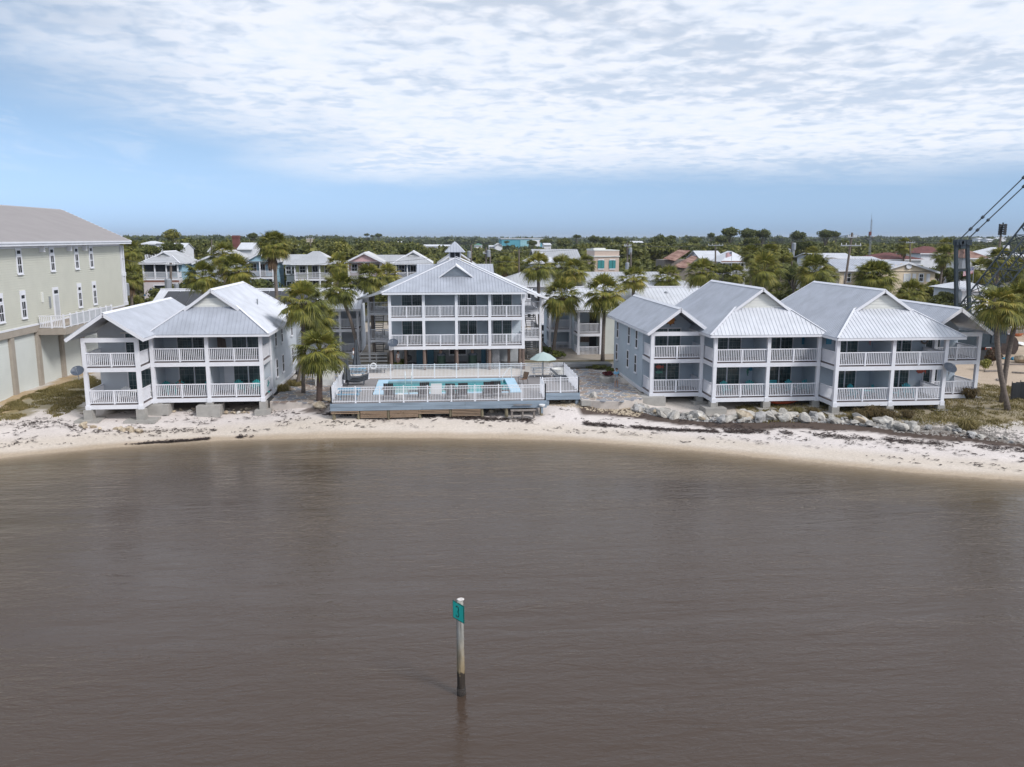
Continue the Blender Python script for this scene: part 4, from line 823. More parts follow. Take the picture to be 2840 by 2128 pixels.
# ---------------------------------------------------------------- pool deck
DZ = 2.45; DX0, DX1, DY0, DY1 = -7.9, 8.08, 60.5, 71.3; EX1, EY0, EY1 = 11.12, 63.4, 71.9; PX0, PX1, PY0, PY1 = -5.05, 6.58, 63.75, 70.3
def pool_deck():
    d = thing('pool_deck', 'raised grey plank deck with blue-grey fascia boards round the pool', 'deck', (0, 65, 1.3))
    b = MB(); n = int((EX1-DX0)/.145)
    for i in range(n):
        a = DX0+i*.145; e = a+.138; y0 = DY0 if e < DX1 else EY0; y1 = DY1 if e < DX1 else EY1
        for p, q in ([(y0, PY0+.1), (PY1-.1, y1)] if PX0 < a+.1 < PX1-.05 else [(y0, y1)]): b.box(a, e, p, q, DZ-.05, DZ+rng.uniform(-.003,.003))
    b.build('deck_boards', m_deck, d, kind='stuff', fix=False)
    for row, (za, zb) in enumerate(((2.165, 2.43), (1.89, 2.155))):
        cuts = [DX0-.03] + ([-3.2, 2.0] if row == 0 else [-5.4, -1.2, 4.6]) + [DX1+.03]
        for a, e in zip(cuts[:-1], cuts[1:]): MB().box(a+.006, e-.006, DY0-.05-.004*row, DY0, za, zb).build('fascia_board', m_bluewood, d, fix=False)
        MB().box(DX0-.05, DX0-.005, DY0+.01, DY1, za, zb).build('fascia_board', m_bluewood, d, fix=False); MB().box(DX1+.005, DX1+.05, DY0+.01, EY0-.06, za, zb).build('fascia_board', m_bluewood, d, fix=False)
        MB().box(DX1+.06, EX1+.04, EY0-.05, EY0, za, zb).build('fascia_board', m_bluewood, d, fix=False); MB().box(EX1, EX1+.045, EY0+.01, EY1, za, zb).build('fascia_board', m_bluewood, d, fix=False)
    mp = mat('green_treated_piling', (.22,.19,.125), .9, var=.3, scale=3, stretch=(2,2,.6))
    for x in (-7.7,-5.9,-3.7,-1.4,.9,3.25,5.1,7.75): MB().tube((x, DY0+.16, .8), (x, DY0+.16, 1.9), .13, n=9).build('piling', mp, d)
    for x in (8.6, 10.95): MB().box(x-.12, x+.12, EY0+.05, EY0+.28, .9, 1.9).build('piling', m_bluewood, d)
    for a, e, zs in ((-7.9,-5.85,(1.86,1.74)), (-5.75,-3.8,(1.86,1.77,1.68,1.58,1.49,1.40)), (-3.6,-1.5,(1.86,1.77,1.68,1.58,1.49,1.40)), (-1.5,.8,(1.86,1.74,1.64)), (1.0,3.15,(1.86,1.75,1.63,1.52,1.41))):
        for z in zs: MB().box(a, e, DY0-.03, DY0+.015, z-.068, z-.012).build('slat', m_wood, d, fix=False)
    p = thing('swimming_pool', 'long turquoise swimming pool with pale blue rim', 'pool', (.8, 67, 1.6))
    mr = mat('pale_blue_coping', (.42,.62,.76), .6, var=.05); mbz = mat('pool_plaster', (.05,.56,.58), .5, var=.06)
    c = MB().box(PX0, PX1, PY0, PY0+.32, DZ-.06, DZ+.06).box(PX0, PX1, PY1-.3, PY1, DZ-.06, DZ+.06).box(PX0, PX0+.85, PY0+.32, PY1-.3, DZ-.06, DZ+.055).box(PX1-.85, PX1, PY0+.32, PY1-.3, DZ-.06, DZ+.055).build('coping', mr, p, fix=False)
    x0, x1, y0, y1, zb = PX0+.83, PX1-.83, PY0+.3, PY1-.28, 1.66
    MB().add([(x0,y0,zb),(x1,y0,zb),(x1,y1,zb),(x0,y1,zb),(x0,y0,DZ-.05),(x1,y0,DZ-.05),(x1,y1,DZ-.05),(x0,y1,DZ-.05)], [(0,1,2,3),(0,4,5,1),(1,5,6,2),(2,6,7,3),(3,7,4,0)]).build('basin', mbz, p, fix=False)
    MB().box(x0+.02, x1-.02, y1-.06, y1-.01, DZ-.35, DZ-.04).build('tile_band', mat('grey_tile_band', (.33,.40,.45), .4), p, fix=False)
    mw = bpy.data.materials.new('pool_water'); mw.use_nodes = True; t = mw.node_tree; bb = t.nodes['Principled BSDF']; bb.inputs['Base Color'].default_value = (.01,.33,.34,1); bb.inputs['Roughness'].default_value = .03; bb.inputs['Alpha'].default_value = .5; bb.inputs['IOR'].default_value = 1.33
    nn = t.nodes.new('ShaderNodeTexNoise'); nn.inputs['Scale'].default_value = 2.2; bp = t.nodes.new('ShaderNodeBump'); bp.inputs['Strength'].default_value = .35; bp.inputs['Distance'].default_value = .08; g = t.nodes.new('ShaderNodeNewGeometry'); t.links.new(g.outputs['Position'], nn.inputs['Vector']); t.links.new(nn.outputs[0], bp.inputs['Height']); t.links.new(bp.outputs[0], bb.inputs['Normal'])
    MB().add([(x0,y0,DZ-.16),(x1,y0,DZ-.16),(x1,y1,DZ-.16),(x0,y1,DZ-.16)], [(0,1,2,3)]).build('pool_water', mw, p, fix=False)
    for i in range(3): MB().box(x1-.35*(i+1), x1-.35*i, y0+1.2, y1-.3, zb, zb+.5-.15*i).build('step', mbz, p, fix=False)
pool_deck()
def fence():
    f = thing('pool_fence', 'white metal picket fence around the pool deck', 'fence', (0, 66, DZ)); hh = 1.2
    def run(p, q, n, skip=()):
        p, q = Vector((*p, DZ)), Vector((*q, DZ)); u = (q-p)/n
        for i in range(n+1):
            c = p+u*i; MB().box(c.x-.04, c.x+.04, c.y-.04, c.y+.04, DZ, DZ+hh+.06).box(c.x-.07, c.x+.07, c.y-.07, c.y+.07, DZ, DZ+.03).build('fence_post', m_fence, f, fix=False)
            if i == n or i in skip: continue
            a, b = c, p+u*(i+1); mb = MB(); Z = Vector((0,0,1))
            for z, h_ in ((hh-.02,.045),(hh-.20,.035),(.12,.04)): mb.bar(a+Z*z, b+Z*z, .035, h_)
            pn = mb.build('fence_panel', m_fence, f, fix=False); pk = MB(); k = max(2, int((b-a).length/.115))
            for j in range(1, k): e = a+(b-a)*(j/k); pk.bar(e+Z*.06, e+Z*(hh-.04), .032, .026, b-a)
            pk.build('pickets', m_fence, pn, kind='stuff', fix=False)
    run((DX0+.06, DY0+.06), (DX1-.06, DY0+.06), 9); run((DX0+.06, DY0+.06), (DX0+.06, DY1-.1), 6); run((DX0+.06, DY1-.1), (EX1-.06, DY1-.1), 10)
    run((DX1-.06, DY0+.06), (DX1-.06, EY0+.06), 2); run((DX1+.1, EY0+.06), (EX1-.06, EY0+.06), 2); run((EX1-.06, EY0+.06), (EX1-.06, DY1-.1), 5)
fence()
# ---------------------------------------------------------------- furniture
def adirondack(mt, splay=1.18, drop=.05):
    def make():
        r = thing('adirondack_chair', 'x', 'chair')
        s = MB()
        for i in range(5): y = -.30+i*.125; s.box(-.26, .26, y, y+.11, .36-.035*i, .385-.035*i)
        s.build('seat', mt, r, fix=False); b = MB()
        for i in range(5):
            x = (i-2)*.115; hgt_ = .74-drop*abs(i-2)**1.5; sp = splay; b.bar((x, .27, .24), (x*sp, .27+.26, .24+hgt_), .105, .022, (0,-1,.3))
        b.bar((-.27,.36,.50),(.27,.36,.50), .02, .07).build('backrest', mt, r, fix=False)
        for sx_ in (-1, 1):
            MB().box(sx_*.34-.07, sx_*.34+.07, -.36, .36, .56, .585).build('arm', mt, r, fix=False)
            MB().box(sx_*.31-.02, sx_*.31+.02, -.33, -.22, 0, .56).build('leg', mt, r, fix=False); MB().bar((sx_*.29,-.25,.34), (sx_*.29,.52,.02), .03, .11).build('leg', mt, r, fix=False)
        return r
    return Proto(make)
ch_teal = adirondack(m_teal); ch_turq = adirondack(m_turq); ch_dark = adirondack(m_resin, 1.0, .0); ch_white = adirondack(m_whiteres)
GT = 'teal slatted chairs on the porches'
zl, zr_ = 2.42, 2.15
LY, RYA, RYB = 65.6, 63.5, 61.0
def atx(o, x, Y, z): return (Q(o, x, 0, Y).x, Y, z)
for x, a, lb in ((870,.8,'teal slatted chair half hidden at left end of lower porch, left house'),(965,.25,'teal slatted chair holding a seated person on lower porch'),(1200,-.3,'teal slatted chair alone before sliding door, left house middle bay'),
        (1520,.4,'teal slatted chair left of the teal table on left house porch'),(1665,.0,'teal slatted chair behind the teal table on left house porch'),(1808,-.9,'teal slatted chair at right end of left house lower porch')): ch_teal((min(Q(R3o,x,0,LY).x, -13.85), LY, zl), a, lb, GT)
ch_teal(atx(R5o,1898,63.4,zr_), .1, 'teal slatted chair before the door in left bay of right house', GT); ch_teal(atx(R6o,335,63.6,zr_), -.5, 'teal slatted chair against wall below striped flag ornament', GT)
for x, Y, a, lb in ((645,63.6,.2,'turquoise slatted chair right of the turquoise bench, right house'),(738,63.6,-.6,'turquoise slatted chair in corner next to second gabled bay'),(1100,61.2,.4,'turquoise slatted chair left of the small porch table, right house'),
        (1240,61.3,-.6,'turquoise slatted chair right of the small porch table, right house'),(1365,61.2,.2,'turquoise slatted chair, left of the pair in last front bay'),(1478,61.2,-.2,'turquoise slatted chair, right of the pair in last front bay')): ch_turq(atx(R6o,x,Y,zr_), a, lb, 'turquoise slatted chairs on the right house porch')
ch_white(atx(R3o,448,63.3,zl), .1, 'white slatted chair beside round table on left wing porch', 'white slatted chairs'); ch_white((-22.15,63.9,zl), -.9, 'white slatted chair seen through side of left wing porch', 'white slatted chairs')
for o, x, y, a, lb in ((D1o,1165,810,.0,'dark brown slatted chair at pool edge, leftmost of row'),(D1o,1795,790,.1,'dark brown slatted chair between small table and white sign board'),(D2o,170,690,-.1,'dark brown slatted chair just right of white sign board'),(D2o,345,680,.05,'dark brown slatted chair alone at middle of pool edge'),
        (D2o,735,660,.0,'dark brown slatted chair, left of the close pair by pool'),(D2o,862,650,-.1,'dark brown slatted chair, right of the close pair by pool')):
    p = G(o[0]+x/o[2], o[1]+y/o[2], DZ); ch_dark((p.x, p.y, DZ), math.pi+a, lb, 'dark chairs along the pool', 1.28)
def round_table(loc, r, h, mt, label):
    t = thing('round_table', label, 'table', loc); MB().lathe([(r*.98,h-.03),(r,h-.015),(r,h),(r*.97,h+.005)], n=20).build('table_top', mt, t)
    for i in range(4): a = i*math.pi/2+.6; MB().tube((.1*math.cos(a),.1*math.sin(a),h-.03), (r*.75*math.cos(a),r*.75*math.sin(a),0), .02, n=6).build('leg', mt, t)
    for c in t.children: c.matrix_parent_inverse = Matrix()
    return t
round_table(atx(R3o,562,63.2,zl), .62, .74, m_cream, 'round pale table on left wing porch of left house')
round_table(atx(R3o,1690,64.9,zl), .55, .72, m_teal, 'round teal table on right bay of left house porch')
round_table(atx(R6o,1168,60.6,zr_), .5, .68, m_turq, 'small turquoise round table on right house porch')
def box_table(loc, w, dpt, h, mt, label, rz=0):
    t = thing('side_table', label, 'table', loc, rz); MB().box(-w/2,w/2,-dpt/2,dpt/2,h-.04,h).build('table_top', mt, t, fix=False)
    for sx_ in (-1,1):
        for sy in (-1,1): MB().box(sx_*(w/2-.05)-.03, sx_*(w/2-.05)+.03, sy*(dpt/2-.05)-.03, sy*(dpt/2-.05)+.03, 0, h-.04).build('leg', mt, t, fix=False)
    for c in t.children: c.matrix_parent_inverse = Matrix()
def gd(o, x, y): p = G(o[0]+x/o[2], o[1]+y/o[2], DZ); return (p.x, p.y, DZ)
box_table(gd(D1o,1615,790), .9, .6, .5, m_resin, 'dark low table between two chairs at left of pool'); box_table(gd(D2o,985,655), .9, .55, .45, m_resin, 'dark low table right of the chair pair by pool')
box_table(gd(D1o,1380,830), .45, .4, .42, m_cream, 'tiny cream side table among the dark pool chairs')
def bench(loc, w, mt, label, rz=0, back=True):
    t = thing('bench', label, 'bench', loc, rz); s = MB()
    for i in range(4): s.box(-w/2, w/2, -.22+i*.115, -.12+i*.115, .42, .45)
    s.build('seat', mt, t, fix=False)
    if back:
        b = MB()
        for i in range(3): b.box(-w/2, w/2, .24+i*.03, .265+i*.03, .56+i*.14, .67+i*.14)
        b.build('backrest', mt, t, fix=False)
    for sx_ in (-1, 1): MB().box(sx_*(w/2-.08)-.03, sx_*(w/2-.08)+.03, -.2, -.13, 0, .42).build('leg', mt, t, fix=False); MB().box(sx_*(w/2-.08)-.03, sx_*(w/2-.08)+.03, .2, .27, 0, .9 if back else .42).build('leg', mt, t, fix=False)
    for c in t.children: c.matrix_parent_inverse = Matrix()
bench(atx(R6o,480,63.7,zr_), 1.5, m_turq, 'turquoise bench before sliding door in second bay of right house')
def picnic(loc, mt_top, mt_leg, label, rz=0, w=1.7):
    t = thing('picnic_table', label, 'table', loc, rz); p = MB()
    for i in range(5): p.box(-w/2, w/2, -.36+i*.147, -.225+i*.147, .70, .745)
    p.build('table_top', mt_top, t, fix=False)
    for s in (-1, 1):
        MB().box(-w/2, w/2, s*.68-.13, s*.68+.13, .40, .445).build('seat', mt_top, t, fix=False)
        l = MB(); x = s*(w/2-.25); l.bar((x,-.62,0),(x,-.16,.70), .05, .09).bar((x,.62,0),(x,.16,.70), .05, .09).bar((x+.05*s,-.75,.36),(x+.05*s,.75,.36), .05, .09); l.build('leg_frame', mt_leg, t, fix=False)
    for c in t.children: c.matrix_parent_inverse = Matrix()
picnic(gd(D1o,450,810), m_blue, m_blue, 'blue picnic table behind fence at front left of pool deck'); picnic(gd(D1o,605,425), m_blue, m_oldwood, 'blue-topped picnic table holding the tall closed umbrella', 0, 1.35)
picnic(gd(D2o,1570,345), m_whiteres, m_whiteres, 'white picnic table under the seafoam umbrella', 0, 2.0)
def umbrella_open(loc, label):
    t = thing('patio_umbrella', label, 'umbrella', loc); MB().tube((0,0,0),(0,0,2.72), .03, n=8).build('pole', m_black, t); MB().lathe([(.3,0),(.3,.08),(.08,.12)], n=14).build('base', m_black, t)
    mb = MB(); n = 8; R_ = 1.42; top = (0,0,2.78); ring = []
    for i in range(n):
        a = 2*math.pi*(i+.3)/n; am = 2*math.pi*(i+.8)/n; ring += [(R_*math.cos(a), R_*math.sin(a), 1.98), (R_*.955*math.cos(am), R_*.955*math.sin(am), 2.0)]
    mids = [(x*.55, y*.55, 2.46) for x, y, z in ring]; vs = [top]+mids+ring; m2 = 2*n
    fs = [(0,1+i,1+(i+1)%m2) for i in range(m2)]+[(1+i,1+m2+i,1+m2+(i+1)%m2,1+(i+1)%m2) for i in range(m2)]
    mb.add(vs, fs); mb.build('canopy', m_umb, t, fix=False); rb = MB()
    for i in range(n): a = 2*math.pi*(i+.3)/n; rb.bar((0,0,2.72), (R_*math.cos(a), R_*math.sin(a), 1.965), .02, .02)
    rb.build('ribs', m_black, t); MB().lathe([(.05,2.78),(.03,2.86),(.01,2.92)], n=8).build('finial', m_black, t)
    for c in t.children: c.matrix_parent_inverse = Matrix()
    t.scale = (.84,.84,.82)
p = gd(D2o,1577,368); umbrella_open((p[0], p[1]-.2, DZ), 'open seafoam green patio umbrella at right of pool deck')
def umbrella_closed(loc, h, label, z=0):
    t = thing('closed_umbrella', label, 'umbrella', loc); MB().tube((0,0,0),(0,0,h), .03, n=8).build('pole', m_black, t); mb = MB(); n = 14; pr = [(.035,h+.03),(.09,h-.15),(.14,h*.75),(.17,h*.58),(.25,h*.36),(.30,h*.22)]
    k = 0
    for r, zz in pr:
        for j in range(n): a = 2*math.pi*j/n; q = r*(1+(.28 if j % 2 else -.2)); mb.v.append((q*math.cos(a), q*math.sin(a), zz+(.08 if j % 2 else 0)*(r > .24)))
    for i in range(len(pr)-1):
        for j in range(n): q = (j+1) % n; mb.f.append((i*n+j, i*n+q, (i+1)*n+q, (i+1)*n+j))
    mb.build('canopy', m_umbg, t, fix=False)
    for c in t.children: c.matrix_parent_inverse = Matrix()
p = gd(D1o,590,425); umbrella_closed((p[0], p[1], DZ+.3), 3.0, 'tall closed charcoal umbrella standing in blue picnic table'); p = gd(D1o,410,600); umbrella_closed((p[0], p[1], DZ), 2.45, 'shorter closed charcoal umbrella beside stacked loungers')
def lounger(loc, rz, label, mt, backup=.0, group=None):
    t = thing('sun_lounger', label, 'sun lounger', loc, rz, group); prof = [(-.95,.28),(-.6,.33),(-.2,.30),(.2,.31),(.5,.36+backup*.45),(.9,.42+backup)]
    mb = MB(); vs = []
    for (x, z) in prof: vs += [(x,-.32,z),(x,.32,z),(x,-.32,z-.07),(x,.32,z-.07)]
    for i in range(len(prof)-1): a = 4*i; b = a+4; mb.f += [(a,a+1,b+1,b),(a+2,b+2,b+3,a+3),(a,b,b+2,a+2),(a+1,a+3,b+3,b+1)]
    mb.f += [(0,2,3,1),(4*len(prof)-4,4*len(prof)-3,4*len(prof)-1,4*len(prof)-2)]; mb.v = vs; mb.build('bed', mt, t, fix=False)
    for x in (-.75, .55):
        for y in (-.28, .28): MB().box(x-.03, x+.03, y-.03, y+.03, 0, .3).build('leg', mt, t, fix=False)
    for c in t.children: c.matrix_parent_inverse = Matrix()
p = gd(D1o,590,570)
for i, lb in enumerate(('charcoal lounger at bottom of the stack beside the pool','charcoal lounger second from bottom of poolside stack','charcoal lounger third up in the poolside stack','charcoal lounger on top of the stack beside the pool')): lounger((p[0]+.02*i, p[1], DZ+.13*i), 0.02*i+math.pi*(i % 2)*0, lb, m_umbg, .12)
p = gd(D2o,1850,395); lounger((p[0], p[1], DZ), 2.9, 'dark lounger with raised back on side sun deck', m_umbg, .5); lounger((p[0]+.1, p[1]-1.0, DZ), 2.95, 'dark flat lounger at front of side sun deck', m_umbg, .1)
# brown sling chair, sign board, ladder, grab rail, life ring
def sling():
    p = gd(D2o,1275,472); t = thing('patio_chair', 'brown sling patio chair with black arms beside the pool', 'chair', p, -.9); mbw = mat('brown_sling', (.20,.12,.075), .8)
    MB().box(-.25,.25,-.25,.22,.40,.43).build('seat', mbw, t, fix=False); MB().bar((0,.22,.42),(0,.42,.98), .5, .03, (0,-1,.3)).build('backrest', mbw, t, fix=False)
    for s in (-1, 1): MB().path([(s*.28,-.26,0),(s*.28,-.28,.62),(s*.28,.28,.66),(s*.28,.42,.98)], .018, 6).path([(s*.28,.22,.44),(s*.28,.30,0)], .018, 6).build('arm', m_black, t)
    for c in t.children: c.matrix_parent_inverse = Matrix()
sling()
p = gd(D1o,2020,765); t = thing('sign_board', 'blank white board standing at near edge of pool', 'sign', p); MB().box(-.42,.42,-.02,.02,.12,.95).build('panel', m_whiteres, t, fix=False)
for s in (-1,1): MB().box(s*.36-.025, s*.36+.025, .021, .07, 0, .9).build('leg', m_whiteres, t, fix=False)
for c in t.children: c.matrix_parent_inverse = Matrix()
p = gd(D1o,1515,508); t = thing('pool_ladder', 'white metal pool ladder at far side of pool', 'ladder', (p[0], p[1]+.0, DZ))
for s in (-1, 1): MB().path([(s*.27,.35,0),(s*.27,.33,.62),(s*.27,.2,.82),(s*.27,.0,.80),(s*.27,-.12,.55),(s*.27,-.14,-.6)], .028, 8).build('side_rail', m_chrome, t)
for z in (-.25, -.5): MB().box(-.27,.27,-.2,-.1,z,z+.03).build('step', m_chrome, t)
for c in t.children: c.matrix_parent_inverse = Matrix()
p = gd(D2o,1100,392); t = thing('grab_rail', 'white sloping grab rail at right end of pool', 'rail', p)
MB().path([(0,.0,0),(0,0,.75),(-.03,-.05,.95),(-.12,-.1,1.0),(-.3,-.2,.93),(-.75,-.6,.45),(-.85,-.7,.25),(-.85,-.72,.0),(-.85,-.75,-.5)], .03, 8).build('tube', m_chrome, t)
for c in t.children: c.matrix_parent_inverse = Matrix()
p = gd(D1o,888,440); lr = MB().path([(.24*math.cos(a), 0, .24*math.sin(a)) for a in [i*math.pi/10 for i in range(20)]], .06, 8, True).build('life_ring', m_whiteres, None, True)
lr.location = (p[0], p[1]-.02, DZ+1.02); tag(lr, 'white life ring hung on back pool fence', 'life ring')
# wooden bench seat hung on seaward side of the deck, spotlight box
t = thing('plank_bench', 'weathered plank bench fixed under right end of pool deck', 'bench', (6.4, 60.2, 1.3))
MB().box(5.35,7.25,59.75,60.15,1.78,1.85).build('seat', m_oldwood, t, fix=False); MB().box(5.6,7.0,60.3,60.36,2.12,2.18).build('backrest', m_oldwood, t, fix=False)
for x in (5.45, 6.25, 7.1): MB().box(x-.06,x+.06,59.8,60.1,1.25,1.77).build('leg', m_oldwood, t, fix=False)
t = thing('shower_tray', 'round white basin on corner post of pool deck', 'basin', (7.75,60.2,1.9)); MB().lathe([(.05,2.0),(.2,2.05),(.24,2.16),(.22,2.18)], (7.75,60.25,0), 14).build('bowl', m_whiteres, t); MB().box(7.68,7.82,60.18,60.32,1.5,2.02).build('stand', m_bluewood, t)
# pool plant shed left of the deck
def shed():
    t = thing('pump_shed', 'cream panelled pump cabinet with sloped top left of pool', 'cabinet', (-9.5,72,1.8)); x0,x1,y0,y1 = -10.5,-9.15,71.0,73.6
    b = MB().box(x0,x1,y0,y1,1.7,2.45); siding(b,(x0,y0),(x1,y0),1.75,2.45,.2); b.build('base', mat('pale_panel', (.62,.63,.62), .5), t, fix=False)
    MB().box(x0,x1,y0+.02,y1,2.46,3.1).build('cabinet', m_cream, t, fix=False)
    MB().add([(x0,y0,3.1),(x1,y0,3.1),(x1,y1,3.1),(x0,y1,3.1),(x0+.2,y0+.6,3.75),(x1-.35,y0+.6,3.75),(x1-.35,y1-.4,3.75),(x0+.2,y1-.4,3.75)], [(0,1,5,4),(1,2,6,5),(2,3,7,6),(3,0,4,7),(4,5,6,7)]).build('lid', m_cream, t, fix=False)
    MB().path([(x1+.3,y1,1.8),(x1+.3,y1,3.6),(x1-.2,y1,3.62)], .05, 8).build('pipe', m_whiteres, t)
    MB().box(x0+.35,x0+.62,y0-.03,y0+.01,2.75,2.85).build('label_plate', mat('ochre_plate', (.5,.33,.12), .6), t, fix=False)
shed()
t = thing('round_planter', 'round lattice planter tub behind right pool fence', 'planter', (11.0,74.0,1.9)); MB().lathe([(.62,1.8),(.7,2.7),(.72,2.75),(.6,2.75),(.58,2.6)], (11.0,73.6,0), 20).build('tub', m_cream, t)
# concrete step slab and stone planter on the terrace
p = G(1590+430/8.285, 1000+930/8.285, 1.75); tag(MB().box(p.x-.95,p.x+.95,p.y-.7,p.y+.7,1.5,1.9).build('concrete_slab', m_conc, None), 'square concrete slab at seaward edge of flagstone terrace', 'slab')
p = G(1590+800/8.285, 1000+520/8.285, 1.8); t = thing('stone_planter', 'low round stone planter full of dark red leaves', 'planter', (p.x, p.y, 1.8))
MB().lathe([(.78,1.8),(.80,2.35),(.74,2.46),(.55,2.46),(.5,2.4)], (p.x,p.y,0), 18).build('stone_ring', m_rockp, t); PLANTER = (p.x, p.y, 2.42)
# boardwalks beside the centre building
def boardwalk(x0, x1, y0, y1, z, label, rails, name='boardwalk'):
    t = thing(name, label, 'walkway', ((x0+x1)/2, y0, 1.8)); b = MB(); n = int((x1-x0)/.15)
    for i in range(n): b.box(x0+i*.15, x0+i*.15+.14, y0, y1, z-.04, z)
    b.build('boards', m_greywood, t, kind='stuff', fix=False); MB().box(x0,x1,y0-.04,y0-.002,z-.3,z-.01).build('side_board', m_greywood, t, fix=False)
    for i in range(int((x1-x0)/2)+1): x = min(x1-.1, x0+.1+2*i); MB().box(x-.06,x+.06,y0+.02,y0+.14,1.2,z-.05).build('support_post', m_greywood, t, fix=False)
    for yr in rails:
        for i in range(int((x1-x0)/1.8)+1): x = min(x1-.06, x0+.06+1.8*i); MB().box(x-.05,x+.05,yr-.05,yr+.05,z,z+1.05).build('rail_post', m_greywood, t, fix=False)
        for zz in (.3,.62,.95): MB().box(x0,x1,yr-.07,yr-.05,z+zz-.07,z+zz+.07).build('rail_board', m_greywood, t, fix=False)
        MB().box(x0,x1,yr-.1,yr+.1,z+1.05,z+1.09).build('rail_cap', m_greywood, t, fix=False)
boardwalk(-13.1, -4.8, 77.6, 79.2, 2.55, 'grey timber boardwalk with rails left of the centre building', (79.1,))
boardwalk(11.2, 17.0, 78.6, 80.2, 2.35, 'plain grey boardwalk at landward end of flagstone terrace', ())
# satellite dishes
def dish(loc, aim, label, r=.38):
    t = thing('satellite_dish', label, 'satellite dish', loc); mb = MB(); n = 18; prof = [(0,0),(r*.5,.03),(r*.8,.085),(r,.14)]
    for rr_, z in prof:
        for j in range(n): a = 2*math.pi*j/n; mb.v.append((rr_*1.1*math.cos(a), rr_*math.sin(a), z))
    for i in range(len(prof)-1):
        for j in range(n): q = (j+1) % n; mb.f.append((i*n+j,i*n+q,(i+1)*n+q,(i+1)*n+j))
    rot = Vector(aim).normalized().to_track_quat('Z','Y').to_matrix(); mb.v = [tuple(rot @ Vector(v)) for v in mb.v]
    d = mb.build('reflector', m_dish, t, True, fix=False); A = Vector(aim).normalized()
    MB().tube((0,0,0), -A*.1+Vector((0,0,-.55)), .025, n=6).build('mast', m_grey, t); MB().tube(-Vector((0,0,r*.9)), A*.5, .015, n=6).obox(A*.52, (.05,0,0), (0,.05,0), (0,0,.05)).build('feed_arm', m_grey, t)
    for c in t.children: c.matrix_parent_inverse = Matrix()
dish(Q(R3o,117,882,61.35), (.05,-.75,.65), 'slate satellite dish on front left corner post of left house', .42); dish(Q(R4o,787,620,78.3), (-.1,-.75,.65), 'slate satellite dish at left corner of centre building', .46); dish(Q(R6o,1692,710,59.1), (.1,-.7,.7), 'grey satellite dish on right corner post of right house', .48)
# ---------------------------------------------------------------- palms
def fan(V_, F_, base, d, up, L_, spread, nseg, wdt, droop, r):
    "one costapalmate leaf: blades fanned round its stalk end, tips drooping"
    d = d.normalized(); s = d.cross(up).normalized(); u = s.cross(d).normalized()
    for i in range(nseg):
        t = (i+.5)/nseg*2-1; a = t*spread; l = L_*(1-.30*abs(t))*r.uniform(.88,1.08)
        b = (d*math.cos(a)+s*math.sin(a)+u*(.28*(1-abs(t))-.16)).normalized(); w_ = b.cross(u); w_ = w_.normalized()*wdt*r.uniform(.8,1.2)
        m = base+b*(l*.55)+Vector((0,0,-droop*.12*l)); e = base+b*(l*.92)+Vector((0,0,-droop*l*r.uniform(.35,.65))); k = len(V_)
        V_ += [base-w_*.25, base+w_*.25, m-w_, m+w_, e]; F_ += [(k,k+1,k+3,k+2),(k+2,k+3,k+4)]
def palm_crown(seed, nf=46, L_=1.05, pet=.95, green=True):
    r = random.Random(seed); V_, F_ = [], []; 
    for i in range(nf):
        f = (i+.5)/nf; az = i*2.39996+r.uniform(-.25,.25); el = R(82-125*f**.85+r.uniform(-9,9))
        d0 = Vector((math.cos(az)*math.cos(el), math.sin(az)*math.cos(el), math.sin(el))); ln = pet*r.uniform(.8,1.15)*(.8+.3*math.sin(math.pi*min(1, f*1.2)))
        c = Vector((0,0,.1))+d0*.08; m = c+d0*ln*.55; e = c+d0*ln+Vector((0,0,-.22*ln*max(0, math.cos(el)))); sd = d0.cross(Vector((0,0,1))); sd = (sd.normalized() if sd.length > .05 else Vector((1,0,0)))*.022
        k = len(V_); V_ += [c-sd, c+sd, m-sd*.8, m+sd*.8, e-sd*.6, e+sd*.6]; F_ += [(k,k+1,k+3,k+2),(k+2,k+3,k+5,k+4)]
        dd = (e-m).normalized(); fan(V_, F_, e, dd, Vector((0,0,1)) if abs(dd.z) < .9 else Vector((math.cos(az+1.57), math.sin(az+1.57), 0)), L_*r.uniform(.85,1.15), 1.85, 21, .040, .5+.55*f, r)
    return V_, F_
def skirt(seed, n=34, L_=1.0):
    r = random.Random(seed); V_, F_ = [], []
    for i in range(n):
        az = i*2.39996; el = R(-48-r.uniform(0,38)); d = Vector((math.cos(az)*math.cos(el), math.sin(az)*math.cos(el), math.sin(el))); b = Vector((0,0,-.1-r.uniform(0,.9)))+d*.35
        fan(V_, F_, b, d, Vector((0,0,1)), L_*r.uniform(.7,1.1), .7, 7, .05, .6, r)
    return V_, F_
def blooms(seed, n=7):
    r = random.Random(seed); V_, F_ = [], []
    for i in range(n):
        az = r.uniform(0,6.28); c = Vector((math.cos(az)*r.uniform(.5,1.0), math.sin(az)*r.uniform(.5,1.0), r.uniform(-.5,.15)))
        for j in range(70):
            p = c+Vector((r.gauss(0,.22), r.gauss(0,.22), r.gauss(0,.16))); q = Vector((r.gauss(0,1),r.gauss(0,1),r.gauss(0,1))).normalized()*.09; w_ = q.orthogonal().normalized()*.02; k = len(V_); V_ += [p-w_,p+w_,p+q]; F_ += [(k,k+1,k+2)]
    return V_, F_
def vf(name, vf_, mt): me = bpy.data.meshes.new(name); me.from_pydata([tuple(v) for v in vf_[0]], [], vf_[1]); me.materials.append(mt); return me
crown_me = [vf('crown', palm_crown(s, nf), m_palm) for s, nf in ((1,58),(2,50),(3,64),(4,56),(5,48))]
skirt_me = [vf('dead_fronds', skirt(s), m_deadleaf) for s in (1,2)]; bloom_me = [vf('flower_stalks', blooms(s, n), m_palmy) for s, n in ((1,4),(2,6),(3,3))]
